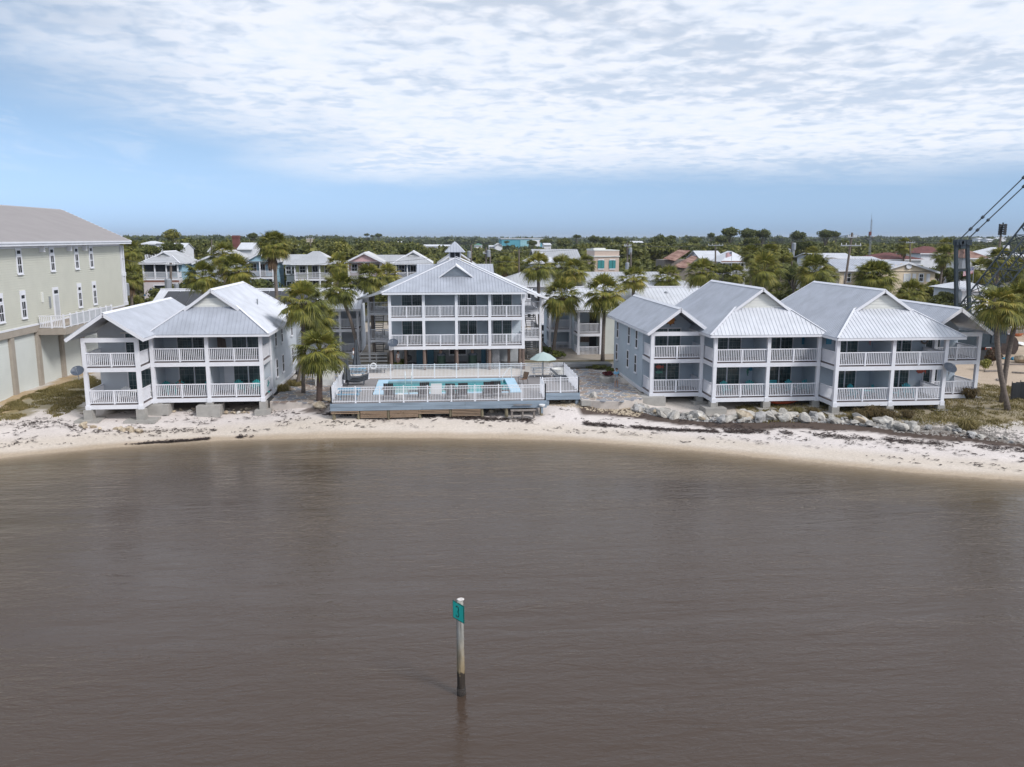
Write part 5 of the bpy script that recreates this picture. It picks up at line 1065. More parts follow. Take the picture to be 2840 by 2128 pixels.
def palm(base, top, label, cr=1.0, r0=.17, group=None, mt=None, sk=False, bl=True, bend=None, k=None):
    base, top = Vector(base), Vector(top); t = thing('palm_tree', label, 'palm tree', base, 0, group); n = 9; pts, rad = [], []; mid = bend or Vector((0,0,0))
    for i in range(n+1):
        f = i/n; p = base.lerp(top, f)+Vector(mid)*math.sin(math.pi*f); pts.append(p-base if i else p-base-Vector((0,0,.3))); rad.append(r0*(1.25 if i == 0 else 1.0-.12*f)*(1.12 if i == n else 1)*rng.uniform(.96,1.04))
    mb = MB().path(pts, rad, 9); tr = link('trunk', mb.mesh('trunk', mt or m_trunk, True)); tr.parent = t
    def hang(name, me, z=0, s=cr): o = link(name, me); o.parent = t; o.location = top-base+Vector((0,0,z)); o.rotation_euler = (rng.uniform(-.12,.12), rng.uniform(-.12,.12), rng.uniform(0,6.28)); o.scale = (s,s,s*rng.uniform(.92,1.06)); return o
    hang('crown', crown_me[rng.randrange(5) if k is None else k])
    if bl: hang('flower_stalks', bloom_me[rng.randrange(3)], .05)
    if sk: hang('dead_fronds', skirt_me[rng.randrange(2)], -.05)
    elif rng.random() < .5 and cr > .9:
        b = MB()
        for i in range(16): a = i*2.4; z = -.1-.03*i; b.bar((.12*math.cos(a),.12*math.sin(a),z), (.30*math.cos(a),.30*math.sin(a),z+.22), .05, .03)
        hang('leaf_bases', b.mesh('leaf_bases', m_trunkd), 0)
    return t
# the palms among the near houses, surveyed one by one: (base px, z) and crown centre px at the same depth
def palm_at(o, bx, by, zb, tx, ty, label, dY=0, **kw):
    b = G(o[0]+bx/o[2], o[1]+by/o[2], zb); t = Q(o, tx, ty, b.y+dY); palm((b.x, b.y, gz(b.x, b.y)), t, label, **kw); return b
palm_at(R4o, 190,1098,1.8, 195,690, 'lone short palm at left corner of pool deck', cr=1.28, r0=.24, mt=m_trunkd, k=2)
palm_at(R4o, 62,1035,1.8, 58,300, 'tall straight palm, nearer of the pair beside left house', cr=1.22, r0=.16, k=0)
palm_at(R4o, 8,965,1.9, 178,410, 'leaning palm behind the tall straight one beside left house', cr=1.08, r0=.15, bend=(-.25,0,0), k=3)
palm_at(R4o, 515,800,1.9, 352,185, 'slender palm leaning left beside the closed umbrella', cr=1.22, r0=.17, bend=(.35,0,-.1), k=1)
palm_at(R5o, 185,872,1.9, 268,290, 'curved palm before right annex porch', cr=1.35, r0=.19, bend=(-.1,0,0), k=4)
palm_at(R5o, 660,905,1.9, 682,262, 'straight palm before right annex clapboard wall', cr=1.38, r0=.2, k=0)
palm_at(D5o, 985,1205,1.8, 850,40, 'front palm of the crossing pair at far right', cr=1.12, r0=.2, bend=(-.35,0,0), k=1)
palm_at(D5o, 905,1140,1.8, 1115,10, 'rear palm of the crossing pair at far right', cr=1.22, r0=.2, bend=(-.2,0,0), k=2)
# palms farther back: crown centre in the photo, apparent crown width, depth follows from a common crown size
def palm_far(o, cx, cy, wpx, label, sk=False, size=3.3, group='palms behind the houses', mt=None, dmin=84, bl=True, Y=None, lean=0.0):
    wn = wpx/o[2]; D = size*F/wn if Y is None else Y; D = max(dmin, D); c = Q(o, cx, cy, D); cr = wn*D/F/3.05; zg = gz(c.x, c.y); lean = lean or rng.uniform(-.4,.4)
    palm((c.x+lean, c.y, zg), (c.x, c.y, c.z-.25), label, cr=cr, r0=.17*min(1.2, cr), sk=sk, group=group, bl=bl, mt=mt)
for o, x, y, w_, sk, lb in (
    (B1o,170,410,300,False,'palm just right of the sage green building roof'),(B1o,185,720,310,True,'shaggy palm beside the grey pole transformer at left'),(B1o,90,560,230,True,'shadowed palm against the sage green building corner'),
    (B1o,1320,450,350,True,'palm with tan dead fronds before the grey gabled houses'),(B1o,1940,330,400,True,'tallest palm with a skirt of tan fronds by blue house'),(B1o,1060,720,420,False,'bushy palm behind left house ridge, left one'),(B1o,1490,640,400,False,'bushy palm behind left house ridge, right one'),
    (B2o,500,480,240,True,'palm with tan fronds before the yellow-green house'),(B2o,830,610,330,False,'palm before the pink house porch'),(B2o,1020,590,240,False,'palm between pink house and blue porch house'),
    (B3o,560,500,330,False,'leaning palm right of centre building roof'),(B3o,800,500,270,False,'palm crown left of the peach building, front one'),(B3o,930,540,290,False,'palm crown below the peach building wall'),(B3o,1060,470,200,True,'dark palm tight against peach building corner'),
    (B3o,1540,620,310,False,'palm before the long grey motel roof'),(B3o,1890,610,290,True,'palm with browned fronds at right end of motel roof'),(B3o,220,480,200,True,'palm beyond motel roof, left of pair'),(B3o,350,500,180,True,'palm beyond motel roof, right of pair'),
    (B4o,270,600,390,False,'broad palm left behind the first gabled roof'),(B4o,640,620,250,True,'palm with browned fronds below the rusty hip roof'),(B4o,955,560,410,False,'tall palm rising behind first gabled roof ridge'),(B4o,1080,810,210,False,'low palm between the two gabled roofs'),(B4o,1500,590,420,False,'large palm between the two gabled roofs'),(B4o,1640,640,260,False,'palm beside the leaning utility pole'),
    (B4o,2120,640,400,False,'palm before the pale peach house side'),(B4o,800,400,240,True,'palm beyond rusty roof, left'),(B4o,1010,380,240,True,'palm beyond rusty roof, right'),(B4o,1480,400,200,True,'palm beyond the pole top platform'),
    (B5o,380,1260,480,False,'big palm in front of the peach gabled house'),(B5o,780,1440,360,False,'palm right of second gabled roof peak'),(B5o,700,910,190,True,'palm standing on the far scrub skyline right'),(B5o,1150,1010,260,True,'palm behind the crane frame head'),(B5o,1790,1060,330,False,'palm behind the floodlight pole'),(B5o,1180,900,200,True,'far palm left of the crane frame head'),
    (B5o,1560,1180,300,True,'palm just right of the crane frame legs'),(B5o,1980,1150,300,True,'palm behind the crane lattice boom')):
    palm_far(o, x, y, w_, lb, sk)
# ---------------------------------------------------------------- broadleaf trees
def crown_cards(seed, rx, ry, rz, lobes, per, size, shape=.0):
    "leaf-clump cards on the skins of many lobes; returns quads"
    r = np.random.default_rng(seed); C_ = r.normal(0, 1, (lobes,3)); C_ /= np.linalg.norm(C_, axis=1)[:,None]; C_ *= r.uniform(.25,.78,(lobes,1)); C_[:,2] = np.abs(C_[:,2])*1.0-.25
    lr = r.uniform(.26,.46,lobes); P = np.repeat(C_, per, 0); D = r.normal(0,1,(lobes*per,3)); D[:,2] += .35; D /= np.linalg.norm(D,axis=1)[:,None]
    P = (P+D*np.repeat(lr, per)[:,None]*r.uniform(.75,1.05,(lobes*per,1)))*np.array([rx,ry,rz])
    n = D+r.normal(0,.55,D.shape); n /= np.linalg.norm(n,axis=1)[:,None]; a = np.cross(n, r.normal(0,1,n.shape)); a /= np.linalg.norm(a,axis=1)[:,None]; b = np.cross(n, a)
    s = size*r.uniform(.6,1.3,(len(P),1)); q = r.uniform(.45,.8,(len(P),1))
    return np.stack([P-a*s, P-b*s*q, P+a*s, P+b*s*q], 1)
def quads_mesh(name, Q_, mt):
    n = len(Q_); me = fastmesh(bpy.data.meshes.new(name), Q_.reshape(-1,3), np.arange(n*4).reshape(-1,4)); me.materials.append(mt); return me
oak_me = [quads_mesh('crown', crown_cards(s, 1, 1, .8, 24, 95, .085), m) for s, m in ((1,m_oak),(2,m_mang),(3,m_olive),(4,m_oak),(5,m_mang))]
def tree(x, y, z, w_, h, label, k=None, group='broadleaf trees behind the houses'):
    t = thing('broadleaf_tree', label, 'tree', (x, y, z), 0, group); cz_ = h-w_*.42; mb = MB()
    mb.path([(0,0,-.3),(w_*.03,0,cz_*.4),(-w_*.02,w_*.02,cz_*.8),(0,0,cz_)], [w_*.045,w_*.036,w_*.028,w_*.02], 7)
    for i in range(5): a = i*1.3+rng.random(); mb.path([(0,0,cz_*.62), (w_*.16*math.cos(a), w_*.16*math.sin(a), cz_*.85), (w_*.33*math.cos(a), w_*.33*math.sin(a), cz_+w_*.1)], [w_*.02,w_*.015,w_*.006], 5)
    o = link('trunk', mb.mesh('trunk', m_bark)); o.parent = t
    c = link('crown', oak_me[rng.randrange(5) if k is None else k]); c.parent = t; c.location = (0,0,cz_); c.scale = (w_*.5,w_*.5,w_*.46*rng.uniform(.85,1.15)); c.rotation_euler = (0,0,rng.uniform(0,6.28)); return t
def tree_at(o, cx, cy, wpx, Y, label, k=None):
    c = Q(o, cx, cy, Y); w_ = wpx/o[2]*Y/F; zg = 3.3 if Y > 150 else gz(c.x, c.y); top = c.z+w_*.36; tree(c.x, c.y, zg, w_, max(top-zg, w_*.55), label, k)
for o, x, y, w_, Y, lb, k in (
    (B1o,690,215,240,250,'tall yellow-green tree on skyline right of white cupola house',2),(B1o,420,400,260,165,'dark tree hiding the small white house',0),(B1o,700,370,260,170,'dark tree before the white metal roofs at left',0),(B1o,930,380,330,210,'olive tree above the grey porch house roof',1),
    (B1o,260,1020,200,112,'low leafy shrub tree at foot of green building corner',2),(B1o,1690,230,130,420,'small dark tree alone on left skyline',0),
    (B2o,130,300,220,300,'olive tree beside the brick chimney tower',1),(B2o,490,270,220,300,'rounded tree on skyline above the yellow-green house',1),(B2o,560,350,380,190,'wide olive tree behind the yellow-green house roof',2),(B2o,860,310,420,260,'wide dull green tree behind the pink house',1),(B2o,1250,330,300,200,'dark tree behind the blue porch house',0),
    (B2o,920,190,80,700,'small dark pine on skyline, right of trio',0),(B2o,800,185,60,700,'small dark pine on skyline, middle of trio',0),(B2o,857,200,50,700,'small dark pine on skyline, left of trio',0),
    (B3o,240,260,60,500,'dark conical tree before the teal industrial building',0),(B3o,500,265,110,450,'dark tree in front of teal industrial building right end',0),(B3o,640,250,130,460,'dark tree right of the teal industrial building',0),(B3o,960,200,90,420,'umbrella-topped pine on skyline above the peach building',0),(B3o,830,260,190,380,'round dark tree left of the umbrella-topped pine',0),(B3o,1140,225,140,380,'round-topped skyline tree above peach building, left',0),
    (B3o,1245,240,140,370,'round-topped skyline tree above peach building, middle',0),(B3o,1385,235,130,370,'round-topped skyline tree above peach building, right',0),(B3o,1455,240,55,400,'narrow dark cypress on skyline right of peach building',0),(B3o,1840,240,260,340,'dark oak group on skyline, left of the rusty roofs',0),(B3o,1930,210,90,380,'flat-topped pine above the dark oak group',0),(B3o,2150,240,160,380,'dark skyline tree above upper rusty roof',0),
    (B4o,580,160,230,330,'broad flat-topped oak, leftmost of the tall skyline clump',0),(B4o,770,175,240,330,'broad oak in middle of the tall skyline clump',0),(B4o,930,180,210,330,'oak at right end of the tall skyline clump',0),(B4o,1620,180,230,330,'broad flat oak alone near skyline mast',0),(B4o,1730,190,130,335,'smaller oak joined to the flat oak by the mast',0),(B4o,365,200,100,400,'thin pine at left of the tall skyline clump',0),(B4o,200,250,140,400,'dark tree at left foot of tall skyline clump',0),(B4o,490,240,200,380,'dark tree below the flat-topped oak',0),(B4o,1320,200,200,360,'dark tree between the two skyline oak groups',0),
    (B4o,790,280,240,220,'dark olive tree behind the white and rust hip roof',1),(B4o,1390,300,240,230,'dark round tree behind pole-top platform',0),(B4o,1280,600,420,118,'big dark tree between the two gabled roofs',0),(B4o,470,560,260,120,'dark tree left of the browned palm',0),(B4o,1130,430,330,150,'green tree below the pole-top platform',2),
    (B5o,1010,1400,330,108,'olive bush tree right of peach gabled house',2),(B5o,1180,1500,280,100,'feathery green tree before the crane legs',1),(B5o,1120,1200,330,128,'dark tree right of the peach gabled house',0),(B5o,1600,1290,300,118,'olive tree right of the flagpole',2),(B5o,1330,1250,240,125,'dark tree seen between the crane legs',0)):
    tree_at(o, x, y, w_, Y, lb, k)
# low thicket trees filling the gaps between the lots
for lb, (xa, xb), (ya, yb), n in (('low dark tree in the thicket between motel and rusty roofs', (26,58), (124,146), 26), ('low dark tree in the thicket before the pale peach house', (44,82), (106,118), 22), ('low dark tree in the thicket behind the left annex', (-46,-8), (128,143), 22), ('low dark tree in the thicket between centre building and motel', (4,24), (122,146), 12), ('low dark tree in the thicket around the crane foot', (58,84), (98,110), 12)):
    for i in range(n):
        x, y = rng.uniform(xa, xb), rng.uniform(ya, yb); w_ = rng.uniform(4.2, 7.0); tree(x, y, gz(x, y), w_, w_*rng.uniform(.7,.95), lb, rng.choice((0,0,1,3,4)), lb.split(' in the ')[1])
# ---------------------------------------------------------------- the wood and scrub to the horizon, one mass
def woodland():
    r = np.random.default_rng(5); vs = [crown_cards(100+s, 1, 1, .8, 12, 26, .17) for s in range(6)]; lo = [crown_cards(200+s, 1, 1, .8, 7, 12, .30) for s in range(4)]; out_ = [[], []]
    def put(x, y, w_, top, near):
        b = (vs if near else lo)[r.integers(6 if near else 4)]; a = r.uniform(0,6.28); c, s = math.cos(a), math.sin(a); Q_ = b*np.array([w_/2,w_/2,w_*.5*r.uniform(.7,1.1)])
        q = np.stack([Q_[...,0]*c-Q_[...,1]*s+x, Q_[...,0]*s+Q_[...,1]*c+y, Q_[...,2]+top-w_*.34], -1); out_[0 if near else 1].append(q)
    tan_l, tan_r = math.tan(R(-30)), math.tan(R(40))
    for Y in np.concatenate([np.arange(166, 330, 7.5), np.arange(336, 620, 15), np.geomspace(640, 5200, 26)]):
        x0, x1 = Y*tan_l-10, Y*tan_r+10; st = max(6.5, Y*.021); 
        for x in np.arange(x0, x1, st):
            xx = x+r.uniform(-.5,.5)*st; yy = Y+r.uniform(-4,4)*max(1, Y/300); w_ = r.uniform(6,10.5)*max(1, Y/420)
            # canopy height: low mangrove in the middle, taller hammock left and right
            ux = xx/Y; hv = 8.6+1.6*vnoise(np.array([xx]), np.array([yy]), 60, 3)[0]
            if Y > 230: hv = 10.6+2.0*vnoise(np.array([xx]), np.array([yy]), 90, 4)[0] + (1.4 if ux < -.12 else 0) - (2.2 if -.02 < ux < .17 else 0)
            if Y > 900: hv = 12.5+Y*.0016+ (2.5 if ux < -.1 or .3 < ux else 0)
            put(xx, yy, w_, hv+r.uniform(-.8,1.2), Y < 420)
    a = quads_mesh('woodland', np.concatenate(out_[0]), m_mang); b = quads_mesh('far_woodland', np.concatenate(out_[1]), m_far)
    tag(link('woodland', a, None, 'stuff'), 'olive scrub and hammock wood behind the town', 'woodland'); tag(link('far_woodland', b, None, 'stuff'), 'blue-green wood along the horizon', 'woodland')
woodland()
# hedge and undergrowth between the town lots
def undergrowth():
    r = np.random.default_rng(15); o = []; base = [crown_cards(300+s, 1, 1, .8, 9, 30, .15) for s in range(5)]
    for x in np.arange(-62, 100, 3.4):
        for Y in (113, 117.0, 129.5, 133, 154, 159):
            if r.random() < .25 or (Y < 120 and -42 < x < 8): continue
            w_ = r.uniform(2.6,4.6); a = r.uniform(0,6.28); Q_ = base[r.integers(5)]*np.array([w_/2,w_/2,w_*.5]); xx = x+r.uniform(-1.5,1.5); o.append(Q_+np.array([xx, Y+r.uniform(-1.5,1.5), gz(xx, Y)+w_*.3+r.uniform(0,1.2)]))
    tag(link('undergrowth', quads_mesh('undergrowth', np.concatenate(o), m_mang), None, 'stuff'), 'scrubby undergrowth between the town lots', 'undergrowth')
undergrowth()
# ---------------------------------------------------------------- grass, tufts, shrubs near the beach
def blades(name, pts, h0, h1, mt, lean=.5, w_=.02, seed=1, label='', n3=True):
    r = np.random.default_rng(seed); n = len(pts); a = r.uniform(0,6.28,n); h = r.uniform(h0,h1,n); d = np.c_[np.cos(a),np.sin(a)]; l = r.uniform(.1,lean,n)*h; V_ = np.zeros((n,3,3)); V_[:] = pts[:,None,:]
    V_[:,0,0] -= d[:,1]*w_; V_[:,0,1] += d[:,0]*w_; V_[:,1,0] += d[:,1]*w_; V_[:,1,1] -= d[:,0]*w_; V_[:,2,0] += d[:,0]*l; V_[:,2,1] += d[:,1]*l; V_[:,2,2] += h
    me = fastmesh(bpy.data.meshes.new(name), V_.reshape(-1,3), np.arange(n*3).reshape(-1,3)); me.materials.append(mt); o = link(name, me, None, 'stuff'); return tag(o, label, 'grass')
def lawn_pts(poly, n, seed, th=.42):
    q = band(poly, n, seed); x, y = q[:,0].copy(), q[:,1].copy(); q[:,0] += 2.6*(fbm(x,y,2.0,seed+40)-.5); q[:,1] += 2.2*(fbm(x,y,1.6,seed+50)-.5)+np.random.default_rng(seed).normal(0,.18,len(x)); q[:,2] = hgt(q[:,0], q[:,1]); k = fbm(q[:,0], q[:,1], 1.9, seed) > th; return q[k]
L1 = gp([(-60,1140),(40,1110),(180,1075),(380,985),(640,895),(820,850),(860,900),(830,1000),(700,1100),(560,1160),(330,1110),(250,1170),(180,1195),(0,1195),(-60,1200)], 1.6, R2o)
blades('grass', lawn_pts(L1, 26000, 3, .36), .05, .16, m_grassl, .8, .03, 3, 'thin olive grass between green building and left house')
blades('grass', lawn_pts([(24,58.4),(30,57.4),(36,55.4),(41,54.2),(48,55),(57,58),(53,61.5),(50,64),(47,66),(46,70),(44,70),(43.6,62),(30,63),(24,63)], 42000, 4, .34), .05, .2, m_grassl, .8, .03, 4, 'patchy green and dry grass round the right house')
def tuft(x, y, s, label, mt=None, n=520, grp=None, name='grass_clump'):
    r = np.random.default_rng(int(abs(x*37+y*91))); a = r.uniform(0,6.28,n); rad = r.random(n)**.7*.35*s; h = s*r.uniform(.55,1.15,n); out_ = r.uniform(.25,.95,n)*s; p = np.c_[rad*np.cos(a), rad*np.sin(a), np.zeros(n)]; d = np.c_[np.cos(a),np.sin(a),np.zeros(n)]; w_ = np.c_[-d[:,1],d[:,0],np.zeros(n)]*.018*s
    m = p+d*(out_*.45)[:,None]; m[:,2] = h*.8; e = p+d*out_[:,None]; e[:,2] = h*r.uniform(.25,.9,n); V_ = np.stack([p-w_,p+w_,m+w_,m-w_,e],1)
    b = 5*np.arange(n)[:,None]; me = bpy.data.meshes.new(name); fs = [tuple(int(q) for q in f) for f in np.concatenate([b+np.array([(0,1,2)]), b+np.array([(0,2,3)]), b+np.array([(3,2,4)])])]
    me.from_pydata([tuple(v) for v in V_.reshape(-1,3)], [], fs); me.materials.append(mt or m_tuft); o = link(name, me); o.location = (x, y, gz(x, y)-.03); return tag(o, label, 'grass clump', grp)
for o, x, y, s, lb, mt in ((R6o,1080,1040,.85,'dry grass clump before middle of right house, left one',None),(R6o,1170,1035,1.0,'largest dry grass clump before middle of right house',None),(R6o,1260,1045,.85,'dry grass clump before middle of right house, right one',None),(R6o,1400,1040,.7,'tan grass clump before last front bay of right house',None),
        (R6o,1830,950,1.0,'round dry grass clump at right wing corner',None),(R6o,640,1005,.55,'green grass clump beside the orange kayak',m_grassl),(R6o,740,1010,.6,'tan grass clump at foot of the second gabled bay',None),(R6o,1800,1110,.9,'bright green weed clump on right bank',m_grassl),(R6o,1860,1105,.7,'smaller green weed clump on right bank',m_grassl),
        (R3o,1970,1110,.9,'dry grass clump beside side piers of left house',m_grassl),(R3o,2060,1060,.8,'green grass clump behind the one beside left house piers',m_grassl),(R4o,20,1010,.7,'grass clump at foot of tall straight palm',m_grassl)):
    p = G(o[0]+x/o[2], o[1]+y/o[2], 1.4); tuft(p.x, p.y, s, lb, mt, grp='grass clumps round the houses')
shrub_me = {}
def shrub(x, y, z, w_, h, label, mt, cat='shrub', name='shrub'):
    key = mt.name
    if key not in shrub_me: shrub_me[key] = quads_mesh('foliage', crown_cards(len(shrub_me)+50, 1, 1, .8, 14, 60, .12), mt)
    t = thing(name, label, cat, (x, y, z)); f = link('foliage', shrub_me[key]); f.parent = t; f.location = (0,0,h*.45); f.scale = (w_/2,w_/2,h*.62); f.rotation_euler = (0,0,rng.uniform(0,6))
    s = MB()
    for i in range(4): a = i*1.6; s.tube((0,0,-.1), (w_*.2*math.cos(a), w_*.2*math.sin(a), h*.5), .02, .01, 5)
    o = link('stems', s.mesh('stems', m_bark)); o.parent = t
m_redleaf = leafmat('red_leaf', [(.05,.008,.01),(.12,.014,.02),(.18,.03,.035)]); m_lime = leafmat('lime_leaf', [(.06,.085,.015),(.12,.15,.025),(.2,.22,.05)]); m_rosy = leafmat('rosy_scrub', [(.06,.05,.025),(.13,.085,.05),(.2,.11,.075)])
shrub(*PLANTER, 1.25, .55, 'dark red bedding plant filling the stone planter', m_redleaf, 'plant', 'bedding_plant'); p = G(1590+850/8.285, 1000+290/8.285, 1.9); shrub(p.x, p.y, 1.85, .9, .8, 'lime green shrub behind the stone planter', m_lime)
for x, y, w_, lb in ((360,190,1.5,'low dark shrub at far end of terrace, left'),(560,210,1.4,'low dark shrub at far end of terrace, middle'),(690,220,1.5,'low dark shrub at far end of terrace, right')): p = G(1590+x/8.285, 1000+y/8.285, 1.9); shrub(p.x, p.y+.4, 1.85, w_, .6, lb, m_mang)
for x, y, w_, h, lb, mt in ((790,780,1.5,2.0,'reddish flowering bush at right of right house wing',m_rosy),(700,830,1.3,1.4,'olive bush behind right wing corner',m_olive)): p = G(2560+x/4.143, 840+y/4.143, 1.8); shrub(p.x, p.y, gz(p.x,p.y), w_, h, lb, mt)
for o, x, y, w_, h, lb in ((R5o,110,850,1.9,1.3,'leafy cycad-like shrub beside right stair gallery',),(R5o,230,880,1.8,1.1,'spiky low shrub at foot of curved palm')): p = G(o[0]+x/o[2], o[1]+y/o[2], 1.9); shrub(p.x, p.y, 1.9, w_, h, lb, m_lime)
for x, y, lb in ((260,390,'strap-leaved plant behind life ring fence bay'),(540,370,'strap-leaved plant behind middle of back pool fence'),(600,330,'strap-leaved plant before the white-clad person')): p = G(980+x/4.424, 940+y/4.424, 1.9); tuft(p.x, p.y+.3, .75, lb, m_lime, 160, 'strap-leaved plants behind the pool fence', 'strap_leaf_plant')
# ---------------------------------------------------------------- town houses behind
def paint(n, c, **k): return mat(n, c, .6, var=.05, **k)
W_ = {'blue': paint('sky_blue_siding', (.36,.56,.68)), 'pink': paint('pink_siding', (.66,.43,.44)), 'lime': paint('yellow_green_siding', (.52,.52,.25)), 'yellow': paint('pale_yellow_siding', (.66,.55,.29)), 'white': m_white, 'wrap': mat('house_wrap', (.60,.545,.55), .6, var=.05),
    'peach': paint('peach_stucco', (.66,.52,.44)), 'peach2': paint('peach_siding', (.74,.61,.45)), 'grey': paint('dove_siding', (.50,.53,.56)), 'navy': paint('navy_porch', (.05,.10,.16)), 'beige': paint('beige_wall', (.52,.46,.38)), 'teal': paint('teal_cladding', (.10,.36,.46))}
def bhouse(name, label, o, xl, xr, ye, ya, Y, depth, wall, roof, kind='gable', storeys=2, porchside=None, gable_mt=None, loc_z=None, wins=True, sh=2.7, over=.5, nwin=3, porch_n=3, low=None, inner=None, cat='house', ridge_to=None, nr=.45):
    "xl,xr: eave ends; ye: eave row; ya: ridge row in the photo, at depth Y"
    a, b = Q(o, xl, ye, Y), Q(o, xr, ye, Y); zr = Q(o, (xl+xr)/2, ya, Y).z; ze = (a.z+b.z)/2; x0, x1 = a.x+over, b.x-over; xc = (a.x+b.x)/2; zg = gz(xc, Y) if Y < 150 else 3.2
    h = thing(name, label, cat, (xc, Y+depth/2, zg)); y0, y1 = Y+.5, Y+depth-.5; wy = y0+(2.2 if porchside else 0); zf = ze-sh
    mb = MB().box(x0, x1, wy, y1, zg-.5, ze+.02); siding(mb, (x0,wy), (x1,wy), zg, ze, .3); siding(mb, (x1,wy), (x1,y1), zg, ze, .3); siding(mb, (x0,y1), (x0,wy), zg, ze, .3); mb.build('wall', inner or wall, h, fix=False)
    if kind == 'gable':
        gable_roof(h, xc, (b.x-a.x)/2, Y, Y+depth, ze, zr, roof, sp=nr)
        g = MB().prism([(a.x+.3,Y+.42,ze+.1),(b.x-.3,Y+.42,ze+.1),(xc,Y+.42,zr-.12)], (0,.2,0)); k = (zr-ze)/((b.x-a.x)/2)
        for i in range(int((zr-ze-.3)/.25)): zz = ze+.1+i*.25; ww = max(.05, (zr-zz)/k-.35); g.add([(xc-ww,Y+.39,zz),(xc+ww,Y+.39,zz),(xc+ww,Y+.415,zz+.24),(xc-ww,Y+.415,zz+.24),(xc-ww,Y+.415,zz),(xc+ww,Y+.415,zz)], [(0,1,2,3),(4,5,1,0)])
        g.build('gable', gable_mt or wall, h, fix=False)
    elif kind == 'dutch': dutch_roof(h, xc, (b.x-a.x)/2, Y, Y+depth*.22, Y+depth*.8, Y+depth, ze, zr, ze+(zr-ze)*.6, roof, sp=nr)
    elif kind == 'hip':
        r = MB().bar((a.x,Y,ze-.12),(b.x,Y,ze-.12), .06, .22).build('roof', m_white, h, fix=False); hx = min((b.x-a.x)/2-.2, depth/2)*.9; p, q = (a.x+hx, Y+depth/2, zr), (b.x-hx, Y+depth/2, zr)
        if ridge_to: p, q = (xc-.1, Y+depth*.35, zr), (xc+.1, Y+depth*.65, zr)
        slope(r, [(a.x,Y,ze),(b.x,Y,ze),q,p], roof, nr); slope(r, [(b.x,Y,ze),(b.x,Y+depth,ze),q], roof, nr); slope(r, [(a.x,Y,ze),(a.x,Y+depth,ze),p], roof, nr); slope(r, [(a.x,Y+depth,ze),(b.x,Y+depth,ze),q,p], roof, nr)
    elif kind == 'side':
        r = MB().bar((a.x,Y,ze-.12),(b.x,Y,ze-.12), .06, .22).prism([(x0,Y+.3,ze),(x0,Y+depth-.3,ze),(x0,Y+depth/2,zr-.1)], (x1-x0,0,0)).build('roof', m_white, h, fix=False)
        slope(r, [(a.x,Y,ze),(b.x,Y,ze),(b.x,Y+depth/2,zr),(a.x,Y+depth/2,zr)], roof, nr); slope(r, [(a.x,Y+depth,ze),(b.x,Y+depth,ze),(b.x,Y+depth/2,zr),(a.x,Y+depth/2,zr)], roof, nr)
    if porchside:
        px_ = [x0+.1+(x1-x0-.2)*i/porch_n for i in range(porch_n+1)]; porch(h, x0, x1, y0, wy, (zf,) if storeys == 1 or low else (zf-sh, zf) if zf-sh > zg-.2 else (zf,), ze-.05, px_, 'lr', newels=0, beam=True, base=False, pw=.2)
        if low is not None: m_ = MB().box(x0, x1, y0+.02, wy, zg-.4, zf-.36); m_.build('lower_wall', low, h, fix=False)
        else:
            for x in (x0+.2, x1-.2): MB().box(x-.15, x+.15, y0+.1, y0+.4, zg-.4, zf-sh-.1 if zf-sh > zg-.2 else zf-.3).build('pier', m_white, h, fix=False)
    if wins:
        for k in range(storeys):
            zz = zf-k*sh+.85
            if zz < zg+.3: continue
            for i in range(nwin): x = x0+(x1-x0)*(i+.5)/nwin; window(h, (x, wy-.02, zz-(.75 if (i == nwin//2 and porchside) else 0)), (0,-1), .9, 1.3 if not (i == nwin//2 and porchside) else 2.0, .12)
    h['_y'] = 0; del h['_y']
    return h, (x0, x1, y0, wy, y1, zg, ze, zf, zr)
RY = 146
h, g = bhouse('porch_house', 'grey-roofed house with screened upper porch over white house-wrap walls', B1o, 275, 792, 577, 432, RY, 12, W_['blue'], m_roof2, 'dutch', 2, True, low=W_['wrap'], sh=2.55, porch_n=3, wins=False, inner=W_['blue'])
x0, x1, y0, wy, y1, zg, ze, zf, zr = g
for i in range(3): a = x0+.2+(x1-x0-.4)*i/3; MB().box(a+.1, a+(x1-x0-.4)/3-.1, y0+.2, y0+.22, zf+1.1, ze-.1).build('screen', m_win, h, fix=False)
p, q = Q(B1o,470,850,y0), Q(B1o,660,935,y0); window(h, ((p.x+q.x)/2, y0+.0, q.z), (0,-1), q.x-p.x-.2, p.z-q.z, .12, mid=False, vbar=False); MB().box(x0-.02, x1+.02, y0-.02, y0+.02, zf-.62, zf-.36).build('band', mat('cedar_band', (.22,.09,.055), .8), h, fix=False)
m_mark = mat('blue_print', (.06,.14,.25), .6)
for xx, yy in [(360+94*i, 965) for i in range(5)]+[(435,893),(720,893)]: p = Q(B1o,xx,yy,y0-.01); MB().prism([(p.x-.28,y0-.01,p.z-.06),(p.x,y0-.01,p.z-.22),(p.x+.28,y0-.01,p.z-.06),(p.x+.1,y0-.01,p.z),(p.x,y0-.01,p.z+.22),(p.x-.1,y0-.01,p.z)], (0,.012,0)).build('printed_mark', m_mark, h, fix=False)
bhouse('gabled_house', 'dim grey gabled house mostly hidden by palms with tan fronds', B1o, 935, 1630, 578, 425, 152, 12, W_['grey'], m_roof2, 'gable', 2, None)
bhouse('gabled_house', 'light blue gabled house with white porch rails behind left house', B1o, 1560, 1960, 560, 448, RY, 11, W_['blue'], m_roof2, 'gable', 2, True, sh=2.6, porch_n=2)
bhouse('hipped_house', 'yellow-green porch house with grey hipped roof', B2o, 20, 475, 485, 362, RY, 10, W_['lime'], m_roof2, 'hip', 2, True, sh=2.6, porch_n=3)
